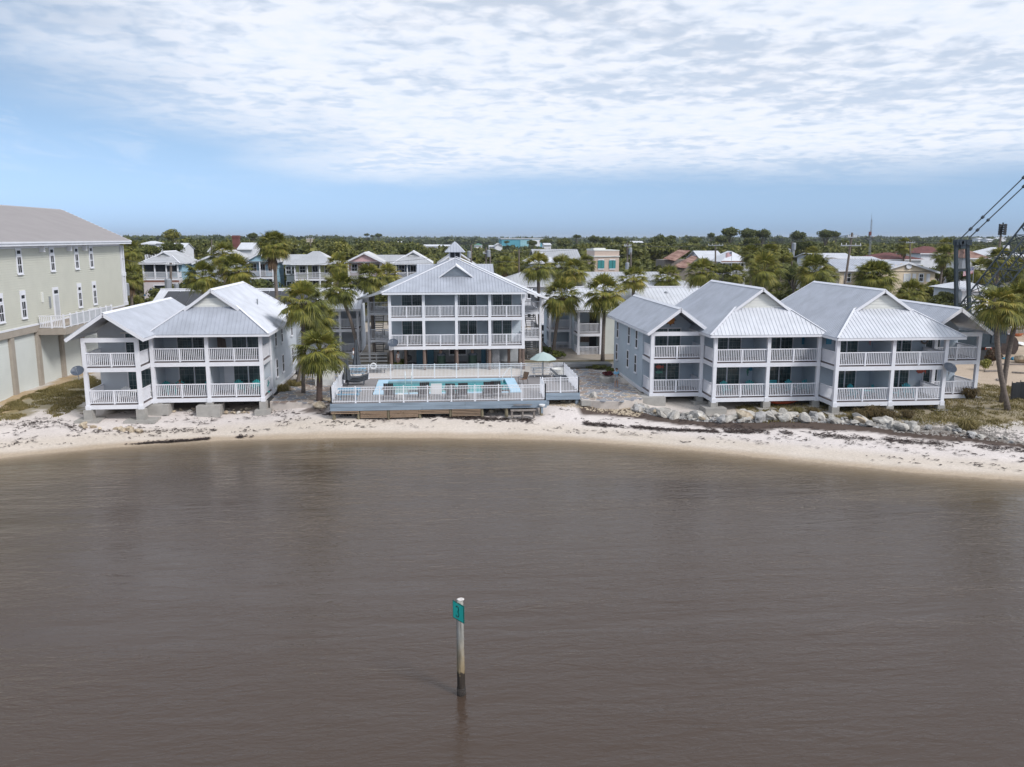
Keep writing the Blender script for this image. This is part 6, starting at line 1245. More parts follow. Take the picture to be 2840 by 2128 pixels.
bhouse('gabled_house', 'pink gabled house with white porch rails', B2o, 570, 978, 470, 370, RY, 11, W_['pink'], m_roof2, 'gable', 2, True, sh=2.6, porch_n=2)
bhouse('porch_house', 'grey-roofed house with dark blue and red upper porch', B2o, 1062, 1478, 482, 358, RY, 11, W_['navy'], m_roof2, 'dutch', 2, True, sh=2.6, porch_n=3, inner=W_['navy'])
bhouse('link_house', 'low grey-roofed link between pink and navy porch houses', B2o, 890, 1200, 480, 400, 151, 9, W_['grey'], m_roof2, 'side', 2, None); bhouse('link_house', 'low grey-roofed link left of the yellow-green house', B2o, -60, 160, 482, 395, 151, 9, W_['grey'], m_roof2, 'side', 2, None)
bhouse('gabled_house', 'pale yellow gabled house behind the cupola', B2o, 1520, 1920, 488, 350, 152, 11, W_['yellow'], m_roof2, 'gable', 2, None, nwin=2)
h, g = bhouse('motel_building', 'long low motel with grey metal roof behind right annex', B3o, 120, 2165, 705, 582, 112, 9, W_['white'], m_roof2, 'hip', 2, None, nwin=9, sh=2.6, cat='building')
# peach block with parapet
a, b = Q(B3o,1140,355,150), Q(B3o,1392,355,150); zb = 3.2; t = thing('commercial_building', 'peach flat-roofed building with teal shutters', 'building', ((a.x+b.x)/2, 155, zb)); MB().box(a.x, b.x, 150, 158, zb-.4, a.z).build('wall', W_['peach'], t, fix=False)
zc_ = Q(B3o,1140,408,150).z; MB().box(a.x-.12, b.x+.12, 149.86, 158.1, zc_-.15, zc_+.08).build('cornice', m_cream, t, fix=False); MB().box(a.x-.04, b.x+.04, 149.95, 158.05, a.z, a.z+.15).build('parapet_cap', m_cream, t, fix=False)
for i in range(3): MB().box(a.x-.04, a.x+2.2+.0*i, 151+2.4*i, 153.2+2.4*i, a.z+.16, a.z+.5-.1*i).build('parapet_step', m_cream, t, fix=False)
for xa, xb in ((1185,1225),(1300,1340)):
    p, q = Q(B3o,xa,450,150), Q(B3o,xb,535,150); f = window(t, ((p.x+q.x)/2, 150, q.z), (0,-1), q.x-p.x, p.z-q.z, .16, vbar=False, mid=False)
    for s in (-1,1): MB().box((p.x+q.x)/2+s*.32-.29, (p.x+q.x)/2+s*.32+.29, 149.9, 149.94, q.z+.03, p.z-.03).build('shutter', mat('teal_shutter', (.05,.26,.27), .6), f, fix=False)
bhouse('metal_roof_building', 'weathered grey metal gambrel roof left of the peach building', B3o, 520, 1005, 432, 340, 158, 10, W_['grey'], m_roof2, 'side', 1, None, wins=False, cat='building'); bhouse('metal_roof_building', 'pale pyramid metal roof before the weathered grey one', B3o, 440, 775, 472, 362, 150, 8, W_['grey'], m_roofw, 'hip', 1, None, wins=False, ridge_to=1, cat='building')
def tin(label, o, pts, Y, dy, mt=m_rust):
    P = [Q(o, x, y, Y+d) for (x, y), d in zip(pts, dy)]; c = sum(P, Vector())/4; t = thing('tin_roof_building', label, 'building', (c.x, c.y, 3.2)); slope(t, P, mt, .6, name='tin_roof')
    xs_ = [p.x for p in P]; zl_ = min(p.z for p in P); MB().box(min(xs_)+.6, max(xs_)-.6, Y+.8, Y+max(dy)-.4, 2.8, zl_+.1).build('wall', m_oldwood, t, fix=False)
tin('upper rusty tin roof tilted beyond the motel', B3o, [(1838,432),(1962,455),(2120,350),(1992,345)], 162, (0,0,8,8)); tin('lower rusty tin roof right of the upper rusty one', B3o, [(1930,515),(2070,530),(2215,405),(2130,405)], 150, (0,0,9,9))
h, g = bhouse('hip_roof_house', 'white hip-roofed house with rust-stained eaves and small flag', B4o, 470, 830, 500, 385, 150, 9, W_['white'], m_roofw, 'hip', 1, True, porch_n=3, sh=2.4, ridge_to=1); MB().box(g[0]-.4, g[1]+.4, g[2]-.56, g[2]-.45, g[6]-.05, g[6]+.16).build('rusty_eave', m_rust, h, fix=False)
bhouse('metal_roof_building', 'pale metal roof between the rusty roof and the flagged house', B4o, 240, 520, 470, 382, 156, 9, W_['grey'], m_roofw, 'side', 1, None, wins=False, cat='building')
bhouse('shingle_house', 'brown shingle-roofed white house behind the leaning utility pole', B4o, 1575, 2030, 545, 457, 132, 9, W_['white'], m_shingle, 'hip', 1, None, sh=2.7, nwin=3, nr=3); bhouse('metal_roof_building', 'white metal roof behind the brown shingle house', B4o, 1470, 1945, 458, 408, 150, 8, W_['white'], m_roofw, 'side', 1, None, wins=False, cat='building')
bhouse('metal_roof_building', 'white ridge roof at foot of the skyline mast', B4o, 1985, 2240, 478, 445, 150, 8, W_['white'], m_roofw, 'side', 1, None, wins=False, cat='building')
# peach gabled house at right
h, g = bhouse('gabled_house', 'pale peach gabled house with white shutters at right', B5o, 372, 1108, 1222, 1105, 122, 18, W_['peach2'], m_roof, 'gable', 1, None, wins=False, sh=2.6); x0, x1, y0, wy, y1, zg, ze, zf, zr = g
for xa, xb, ya, yb, sh_ in ((690,760,1250,1330,0),(860,915,1248,1325,1)):
    p, q = Q(B5o,xa,ya,y0), Q(B5o,xb,yb,y0); f = window(h, ((p.x+q.x)/2, y0, q.z), (0,-1), q.x-p.x-.3, p.z-q.z, .14, mt=m_win if sh_ else m_cream)
    if sh_:
        for s in (-1,1): MB().box((p.x+q.x)/2+s*1.15-.28, (p.x+q.x)/2+s*1.15+.28, y0-.06, y0-.02, q.z-.1, p.z+.1).build('shutter', m_white, f, fix=False)
p = Q(B5o,738,1150,y0); MB().tube((p.x,y0-.35,p.z),(p.x,y0-.2,p.z), .45, n=16).build('round_vent', m_white, h)
bhouse('shed_wing_house', 'pale wing with blue windows left of the peach gabled house', B5o, -60, 560, 1198, 1080, 128, 11, W_['peach2'], m_roof, 'side', 1, None, nwin=3)
for lb, xl, xr, ye, ya, Y, rf, kd in (('oxblood hipped roof beyond the mast, left one',380,930,1075,1003,165,m_redroof,'hip'),('taller oxblood hipped roof behind the crane frame',880,1330,1005,928,175,m_redroof,'hip'),('faded red tin roof right of the crane frame',1430,1700,1060,965,160,m_rust,'hip'),('pale grey roof with chimney at far right edge',1660,2120,1035,940,180,m_roofw,'hip')):
    h, g = bhouse('hip_roof_house', lb, B5o, xl, xr, ye, ya, Y, 11, W_['white'], rf, kd, 1, None, wins=False)
    if 'chimney' in lb: p = Q(B5o,1865,945,Y+5); MB().box(p.x-.5,p.x+.5,Y+4.5,Y+5.5,p.z-1.2,p.z+.6).build('chimney', W_['white'], h, fix=False)
bhouse('hip_roof_house', 'low white-roofed cottage behind the crane boom foot', B5o, 1350, 1750, 1420, 1342, 98, 7, W_['white'], m_roofw, 'hip', 1, None, wins=False)
# far town seen over the trees
h, g = bhouse('cupola_house', 'small white tower house among trees at left', B1o, 312, 492, 335, 305, 200, 7, W_['white'], m_roofw, 'hip', 2, None, ridge_to=1, nwin=1, sh=3)
FARH = [('white metal roof left of the bare pole',B1o,620,835,410,330,190,'side'),('pale gable roof between two poles at left',B1o,1130,1250,430,358,185,'gable'),('grey metal roof below the brick chimney',B1o,1490,1685,400,325,185,'side'),('beige house below the round brick tower',B2o,50,195,320,290,260,'side'),('long white roof in trees left of cupola',B2o,1370,1550,305,290,420,'side'),('second long white roof left of cupola',B2o,1530,1665,302,291,430,'side'),('white gabled shed right of cupola',B2o,2110,2190,302,278,420,'gable'),('pale roof with pink wall in far trees',B2o,1085,1160,275,258,480,'side'),
    ('tiny white roof in front of the teal building, left',B3o,60,130,308,298,430,'side'),('white gable in front of the teal building',B3o,120,195,300,275,420,'gable'),('white roof right of the teal building',B3o,620,700,292,275,400,'side'),('white roof behind the round-topped skyline trees',B3o,1515,1640,268,254,620,'side'),('small white roof far right, left one',B5o,1550,1600,838,828,600,'side'),('small white roof far right, middle one',B5o,1655,1730,850,838,560,'side'),('small white roof far right, right one',B5o,1810,1870,840,824,600,'gable')]
for lb, o, xl, xr, ye, ya, Y, kd in FARH: bhouse('far_house', lb, o, xl, xr, ye, ya, Y, 9, W_['beige'] if 'beige' in lb else W_['pink'] if 'pink' in lb else W_['white'], m_roofw, kd, 1, None, wins=False, over=.2, nr=1.2)
p = Q(B2o,1945,290,430); h, g = bhouse('far_house', 'small cottage with green roof right of cupola', B2o, 1905, 1985, 295, 276, 430, 9, W_['white'], mat('green_roof', (.05,.17,.11), .6), 'hip', 1, None, wins=False, over=.2, ridge_to=1, nr=1.5)
a, b = Q(B3o,190,236,620), Q(B3o,606,240,620); t = thing('industrial_building', 'long teal and white industrial building near the horizon', 'building', ((a.x+b.x)/2, 630, 3.3)); MB().box(a.x, b.x, 620, 650, 3, a.z).build('wall', W_['teal'], t, fix=False)
c, d = Q(B3o,380,240,619.6), Q(B3o,470,240,619.6); MB().box(c.x, d.x, 619.6, 619.98, 5, a.z-.6).build('panel', mat('pale_teal_panel', (.30,.55,.62), .6), t, fix=False); c = Q(B3o,530,240,619); MB().box(c.x-2, c.x+4, 618.8, 619.9, 8, a.z-.4).build('panel', m_white, t, fix=False); MB().box(a.x-.5, b.x+.5, 619.5, 650.5, a.z, a.z+.7).build('roof', m_roofw, t, fix=False)
for o, x, yt, yb, Y, wd, lb, mt in ((B1o,1470,235,330,190,1.4,'brick red chimney stack standing among trees at left',m_redroof),(B2o,212,225,320,260,1.7,'round tan chimney tower among trees',W_['beige'])):
    p, q = Q(o,x,yt,Y), Q(o,x,yb,Y); t = thing('chimney', lb, 'chimney', (p.x, Y, 3.2)); MB().box(p.x-wd/2,p.x+wd/2,Y,Y+wd,3,p.z).build('stack', mt, t, fix=False); MB().box(p.x-wd/2-.12,p.x+wd/2+.12,Y-.12,Y+wd+.12,p.z-.5,p.z-.2).build('band', mt, t, fix=False)
# ---------------------------------------------------------------- annexes between the near houses
def annex_left():
    t = thing('annex_building', 'two-storey annex with black solar panels on roof behind left house', 'building', (-18,92,2)); block(t, -29, -12.2, 88.2, 96.5, 1.6, 7.2, m_siding_l, sides='fr'); block(t, -12.2, -8.3, 90.6, 96.5, 1.6, 7.1, m_siding_l, sides='fr')
    porch(t, -12.2, -8.2, 88.0, 90.6, (2.35, 4.98), 6.95, (-12.05, -10.2, -8.35), 'r', newels=0, base=False, pw=.24)
    r = MB().bar((-29.6,92.4,8.98),(-7.9,92.4,8.98), .3, .1).bar((-29.6,87.5,6.98),(-7.9,87.5,6.98), .06, .2).build('roof', m_white, t, fix=False); slope(r, [(-29.6,87.4,7.1),(-7.9,87.4,7.1),(-7.9,92.4,8.95),(-29.6,92.4,8.95)], m_roofw, .42); slope(r, [(-29.6,97.4,7.1),(-7.9,97.4,7.1),(-7.9,92.4,8.95),(-29.6,92.4,8.95)], m_roofw, .42)
    ms = mat('solar_mat', (.012,.013,.02), .3, var=.3, scale=2); k = 1.85/5.0
    for i in range(12):
        a = -28.6+i*1.33; P = [(a,88.0,7.1+.6*k+.06),(a+1.28,88.0,7.1+.6*k+.06),(a+1.28,91.7,7.1+4.3*k+.06),(a,91.7,7.1+4.3*k+.06)]; MB().prism(P, (0,-.02,.04)).build('solar_panel', ms, t)
annex_left()
def annex_right():
    t = thing('annex_building', 'two-storey annex with white metal roof behind right house', 'building', (22,92,2)); block(t, 17.85, 31, 88.0, 97, 1.55, 6.9, mat('ivory_siding', (.60,.62,.58), .6, var=.04), sides='fl'); block(t, 15.2, 17.85, 90.6, 97, 1.55, 6.9, m_siding_c, sides='fl'); block(t, 12.7, 15.2, 94.8, 97.5, 1.55, 6.9, m_siding_c, sides='fl')
    porch(t, 15.1, 17.83, 88.0, 90.6, (1.75, 4.28), 6.6, (15.25, 17.7), 'l', newels=0, base=False, pw=.24); porch(t, 12.6, 15.18, 92.3, 94.8, (1.75, 4.28), 6.6, (12.72, 15.06), 'l', newels=0, base=False, pw=.24)
    for z in (1.75, 4.28): MB().box(16.9, 17.7, 90.5, 90.6, z, z+2.05).build('door', m_dark, t, fix=False)
    r = MB().bar((15.4,93.2,8.98),(32,93.2,8.98), .3, .1).bar((14.7,87.5,6.72),(32,87.5,6.72), .06, .2).prism([(14.75,87.6,6.7),(14.75,93.2,8.85),(14.75,97,7.3),(14.75,97,6.7)], (.1,0,0)).build('roof', m_white, t, fix=False)
    slope(r, [(14.7,87.4,6.84),(32,87.4,6.84),(32,93.2,8.95),(14.7,93.2,8.95)], m_roofw, .42); slope(r, [(14.7,98.4,6.9),(32,98.4,6.9),(32,93.2,8.95),(14.7,93.2,8.95)], m_roofw, .42); slope(r, [(12.1,91.7,6.84),(14.68,91.7,6.84),(14.68,95.6,8.3),(12.1,95.6,8.3)], m_roofw, .42)
    r2 = MB().bar((15.6,97.2,9.45),(28,97.2,9.45), .3, .1).build('rear_roof', m_white, t, fix=False); slope(r2, [(15.6,94,8.3),(28,94,8.3),(28,97.2,9.42),(15.6,97.2,9.42)], m_roofw, .42)
    p = Q(R5o,1245,278,92.5); MB().lathe([(.2,0),(.2,.1),(.05,.22)], (p.x,91.6,8.35), 10).build('roof_vent', m_grey, t)
    MB().box(15.9, 17.1, 90.54, 90.6, 3.0, 3.65).build('slatted_plaque', m_brown, t, fix=False)
annex_right()
# ---------------------------------------------------------------- poles, wires, mast, flags
POLE = {}
def utility_pole(key, o, x, yt, yb, Y, label, arms=(), tf=(), lean=0.0, r=.15):
    t_, b_ = Q(o, x+lean, yt, Y), Q(o, x, yb, Y); zg = gz(t_.x, Y)-.2 if Y < 150 else 3; k = (t_.x-b_.x)/max(.1, t_.z-b_.z); bx = t_.x-k*(t_.z-zg)
    t = thing('utility_pole', label, 'utility pole', (bx, Y, zg), 0, 'utility poles'); MB().tube((bx,Y,zg), (t_.x,Y,t_.z), r*1.15, r*.8, 9).build('shaft', m_pole, t); POLE[key] = []
    for dz, w_ in arms:
        c = Vector((t_.x-k*dz, Y, t_.z-dz)); a = MB().box(c.x-w_/2,c.x+w_/2,Y-.2,Y-.08,c.z-.07,c.z+.07).build('crossarm', m_grey, t, fix=False); ins = MB()
        for s in (-1,-.5,.5,1): ins.tube((c.x+s*(w_/2-.08),Y-.14,c.z+.07),(c.x+s*(w_/2-.08),Y-.14,c.z+.3), .05, .03, 6); POLE[key].append(Vector((c.x+s*(w_/2-.08),Y-.14,c.z+.3)))
        ins.build('insulators', m_whiteres, a)
    POLE[key].append(Vector((t_.x,Y,t_.z)))
    for dx, dz, s in tf: c = Vector((t_.x+dx, Y-.1, t_.z-dz)); MB().lathe([(.22*s,-.5*s),(.27*s,-.45*s),(.27*s,.4*s),(.2*s,.48*s),(.05,.5*s)], c, 12).build('transformer', m_grey, t)
utility_pole('a', B4o, 1830, 180, 740, 95, 'tall leaning utility pole with two crossarms behind second gabled roof', ((.55,1.1),(1.5,2.5)), lean=80)
utility_pole('b', B4o, 412, 300, 510, 138, 'utility pole with single crossarm before white hip roof', ((.3,2.6),)); utility_pole('c', B4o, 1248, 278, 400, 150, 'pole topped with equipment platform among trees', (), ((.4,.9,1.4),(-.5,1.9,1.2),(.3,2.2,1.2)))
utility_pole('d', B3o, 1475, 270, 490, 128, 'utility pole with grey transformer right of peach building', ((.5,1.2),), ((.45,1.3,1.1),)); utility_pole('e', B3o, 1510, 370, 500, 120, 'short pole right of the peach building', (), ((-.5,2.0,1.1),))
utility_pole('f', B3o, 30, 318, 480, 125, 'utility pole with transformer right of the cupola', ((.9,1.0),), ((.35,.9,1.1),)); utility_pole('g', B3o, 72, 378, 470, 130, 'stubby pole just right of the cupola pole', ()); utility_pole('h', B3o, 367, 340, 410, 150, 'small pole with red-roofed birdhouse beyond motel', ())
utility_pole('i', B1o, 680, 572, 990, 104, 'pole carrying cluster of grey transformers before house-wrap house', ((.25,1.1),), ((-.45,2.6,1.5),(.5,3.0,1.1),(.15,3.8,.9)), r=.17)
utility_pole('j', B1o, 95, 800, 1010, 100, 'pole with large grey transformer at corner of green building', (), ((.25,.9,1.5),)); utility_pole('k', B5o, 763, 860, 1045, 150, 'plain pole before the oxblood roofs', ((.4,1.8),)); utility_pole('l', B1o, 745, 308, 425, 185, 'bare pole before white metal roof at left', ()); utility_pole('m', B1o, 1180, 285, 430, 180, 'bare pole beside pale gable at left', ())
utility_pole('n', B2o, 1868, 295, 445, 125, 'pole with grey transformer behind cupola roof', (), ((-.3,1.4,1.1),)); utility_pole('o', B2o, 225, 205, 350, 230, 'pole with transformer in front of round tan tower', ((.6,2.2),), ((.3,4.5,2),))
def wire(p, q, sag, label, r=.022):
    p, q = Vector(p), Vector(q); pts = [p.lerp(q, i/12)+Vector((0,0,-sag*4*(i/12)*(1-i/12))) for i in range(13)]; tag(MB().path(pts, r, 5).build('power_line', m_black, None), label, 'power line', 'power lines')
wire(POLE['b'][0], POLE['a'][1], .5, 'power line from single-crossarm pole to tall leaning pole, rear'); wire(POLE['b'][3], POLE['a'][2], .5, 'power line from single-crossarm pole to tall leaning pole, front'); wire(POLE['d'][0], POLE['b'][0], .5, 'power line from peach building pole to single-crossarm pole, rear'); wire(POLE['d'][3], POLE['b'][3], .5, 'power line from peach building pole to single-crossarm pole, front')
wire(POLE['f'][1], POLE['d'][1], .5, 'power line from cupola pole to peach building pole, upper'); wire(POLE['f'][3]-Vector((0,0,1.4)), POLE['d'][2]-Vector((0,0,1.6)), .6, 'power line from cupola pole to peach building pole, lower'); wire(POLE['n'][0]-Vector((0,0,.8)), POLE['f'][0]-Vector((0,0,.5)), .2, 'short power line behind cupola'); wire(POLE['a'][3], POLE['k'][1], .6, 'power line from tall leaning pole to oxblood roof pole')
wire(POLE['a'][0]-Vector((0,0,.4)), (120,150,14.6), .8, 'power line from tall leaning pole past the crane, upper'); wire(POLE['k'][2], (130,160,12.9), .5, 'power line from oxblood roof pole past the crane, lower'); wire(POLE['i'][0], (-34.2,94.5,12.2), .3, 'service cable from transformer pole to green building'); wire(POLE['i'][3], Q(B2o,440,470,128), .9, 'power line from transformer pole across pastel houses, upper'); wire(POLE['i'][1]-Vector((0,0,1.0)), Q(B2o,760,520,128), 1.0, 'power line from transformer pole across pastel houses, lower')
wire(Q(B2o,440,470,128), POLE['n'][0]-Vector((0,0,1.0)), .6, 'power line from pastel houses to pole behind cupola')
# skyline mast and floodlight pole
b_, t_ = Q(B5o,300,1070,172), Q(B5o,321,620,172); t = thing('radio_mast', 'slender lattice radio mast on right skyline', 'mast', (b_.x,172,3.3)); m = MB(); n = 22
for s in range(3):
    a = s*2.094; m.tube((b_.x+.35*math.cos(a),172+.35*math.sin(a),3), (t_.x+.14*math.cos(a),172+.14*math.sin(a),t_.z), .04, .03, 5)
    for i in range(n):
        f, g2 = i/n, (i+1)/n; r0, r1 = .35-.21*f, .35-.21*g2; a2 = a+2.094; m.bar((b_.x+(t_.x-b_.x)*f+r0*math.cos(a),172+r0*math.sin(a),3+(t_.z-3)*f), (b_.x+(t_.x-b_.x)*g2+r1*math.cos(a2),172+r1*math.sin(a2),3+(t_.z-3)*g2), .03, .03)
m.build('lattice', m_grey, t); tp = Q(B5o,322,548,172); MB().tube(t_, tp, .05, .02, 5).build('whip_aerial', m_grey, t); c = Q(B5o,302,780,172); MB().box(c.x-.2,c.x+.2,171.8,172.2,c.z-.4,c.z+.4).build('equipment_box', m_redroof, t); c = Q(B5o,330,826,172); MB().lathe([(.1,0),(.4,.2),(.42,.3)], c, 10).build('dish', m_white, t)
b_, t_ = Q(B5o,1752,1220,132), Q(B5o,1805,800,132); t = thing('siren_pole', 'tall pole topped by stacked dark siren horns at right', 'pole', (b_.x,132,3)); MB().tube((b_.x-.3,132,2.6), t_, .24, .17, 9).build('shaft', m_pole, t)
for i in range(5): c = t_+Vector((.2,0,.25+i*.36)); mb = MB(); [mb.tube(c, c+Vector((.62*math.cos(a),.62*math.sin(a),0)), .1, .22, 8) for a in (0,1.57,3.14,4.71)]; mb.build('siren_horn', m_black, t)
MB().tube(t_, t_+Vector((.2,0,2.1)), .12, n=8).build('head_post', m_black, t)
m_fr, m_fw, m_fb = mat('flag_red', (.42,.03,.05), .8), mat('flag_white', (.75,.73,.74), .8), mat('flag_blue', (.03,.05,.17), .8)
def flag(label, top, hp, wd, ht, dirx=-1, polez=None):
    top = Vector(top); t = thing('flag', label, 'flag', (top.x, top.y, top.z-hp)); MB().tube((top.x,top.y,top.z-hp),(top.x,top.y,top.z), .05, .03, 7).build('flagpole', m_grey, t); nx_ = 10
    def pt(u, v): x = u*wd; return (top.x+dirx*x*.93, top.y+.12*math.sin(u*7)*wd*.5, top.z-.1-v*ht-.28*x)
    for c, m_, nm in ((0,m_fr,'red_stripes'),(1,m_fw,'white_stripes'),(2,m_fb,'canton')):
        mb = MB()
        for i in range(nx_):
            for j in range(13):
                ct = i < 4 and j < 7; k = 2 if ct else j % 2
                if k != c: continue
                a, b, v0, v1 = i/nx_, (i+1)/nx_, j/13, (j+1)/13; mb.add([pt(a,v0),pt(b,v0),pt(b,v1),pt(a,v1)], [(0,1,2,3)])
        o = mb.build(nm, m_, t, fix=False)
        if c == 2:
            st = MB()
            for i in range(4):
                for j in range(4): q = Vector(pt((i+.5)/10, (j*1.7+.9)/13)); s = .05*ht; st.add([q+Vector((-s,-.012,0)),q+Vector((0,-.012,-s)),q+Vector((s,-.012,0)),q+Vector((0,-.012,s))], [(0,1,2,3)])
            st.build('stars', m_fw, o, fix=False)
flag('striped flag hung low beside house-wrap house', Q(B1o,905,855,143), 3.0, 1.5, 1.05, -1); flag('striped flag on pole above rust-stained white roof', Q(B4o,592,380,148), 5.0, 1.2, .8, -1); flag('striped flag on tall white pole beside the crane', Q(B5o,1500,1150,103), 8.5, 1.5, .85, -1)
# ---------------------------------------------------------------- crane at right
def crane():
    Y = 80.0; t = thing('crawler_crane', 'dark navy crawler crane with lattice boom at right edge', 'crane', (54,Y,2.3)); h = m_crane; A = Q(B5o,1290,880,Y); B = Q(B5o,1292,1610,Y); C_ = Q(B5o,1418,880,Y); D = Q(B5o,1442,1640,Y)
    for p, q in ((A,B),(C_,D)):
        d = (q-p).normalized(); q2 = p+d*((p.z-4.6)/-d.z); MB().bar(p, q2, .30, .30, (0,1,0)).build('gantry_leg', h, t)
    m = MB().box(A.x-.1, C_.x+.3, Y-.35, Y+.35, A.z-.3, A.z+.28); c = Q(B5o,1355,935,Y); m.box(c.x-.3,c.x+.3,Y-.3,Y+.3,c.z-.15,c.z+.3); m.build('gantry_head', h, t, fix=False)
    for cx in (A.x+.35, (A.x+C_.x)/2, C_.x-.1): MB().tube((cx,Y-.42,A.z-.02),(cx,Y+.42,A.z-.02), .24, n=12).build('sheave', h, t)
    z2 = Q(B5o,1380,1195,Y).z; MB().box(A.x+.2, C_.x+.25, Y-.1, Y+.1, z2-.16, z2+.12).build('tie_beam', h, t, fix=False)
    w_ = MB()
    for i in range(4): x = A.x+.55+i*.11; w_.tube((x,Y,A.z-.3),(x-.25,Y,5), .022, n=4)
    w_.build('hoist_ropes', m_black, t)
    for s, (xa, ya, xb, yb) in enumerate(((1345,835,2071,130),(1440,830,2071,235))):
        p, q = Q(B5o,xa,ya,Y), Q(B5o,xb,yb,Y); d = q-p; tip = p+d*1.5; m = MB().tube(p, tip, .06, n=6)
        for f in ((.14,.17),(.335,.36),(.98,1.01)): m.tube(p+d*(f[0]-.01), p+d*f[0], .06, .15, 8).tube(p+d*f[0], p+d*f[1], .15, n=8).tube(p+d*f[1], p+d*(f[1]+.01), .15, .06, 8)
        m.build('pendant', h, t)
    f0, f1 = Q(B5o,1590,1440,Y), Q(B5o,2071,830,Y); d = (f1-f0); u = d.normalized(); n_ = Vector((u.z,0,-u.x)).normalized()*1.9; foot = f0-d*.35; tip = f0+d*2.0; wy = Vector((0,1.7,0)); m = MB(); ch = [foot, foot+n_, foot+wy, foot+n_+wy]; L_ = (tip-foot)
    for c in ch: m.bar(c, c+L_, .13, .13)
    k = 15
    for i in range(k):
        a, b = L_*(i/k), L_*((i+1)/k)
        for p, q in ((0,1),(2,3),(0,2),(1,3)):
            P_, Q_ = (ch[p]+a, ch[q]+b) if i % 2 else (ch[q]+a, ch[p]+b); m.bar(P_, Q_, .07, .07); m.bar(ch[p]+a, ch[q]+a, .06, .06)
    m.build('lattice_boom', h, t); x0 = B.x
    MB().box(x0-2.5, x0+4.2, Y-1.6, Y+1.6, 3.6, 5.4).build('machine_house', h, t, fix=False); MB().box(x0+3.0, x0+4.6, Y-1.7, Y-.3, 4.0, 6.2).build('cab', h, t, fix=False); MB().box(x0+3.15, x0+4.4, Y-1.72, Y-1.69, 4.9, 6.0).build('cab_window', m_win, t, fix=False)
    for s in (-1, 1): m = MB(); m.prism([(x0-3.2,Y+s*1.7-.4,2.7),(x0-2.6,Y+s*1.7-.4,2.2),(x0+3.6,Y+s*1.7-.4,2.2),(x0+4.2,Y+s*1.7-.4,2.7),(x0+3.6,Y+s*1.7-.4,3.3),(x0-2.6,Y+s*1.7-.4,3.3)], (0,.8,0)); m.build('crawler_track', m_black, t)
crane()
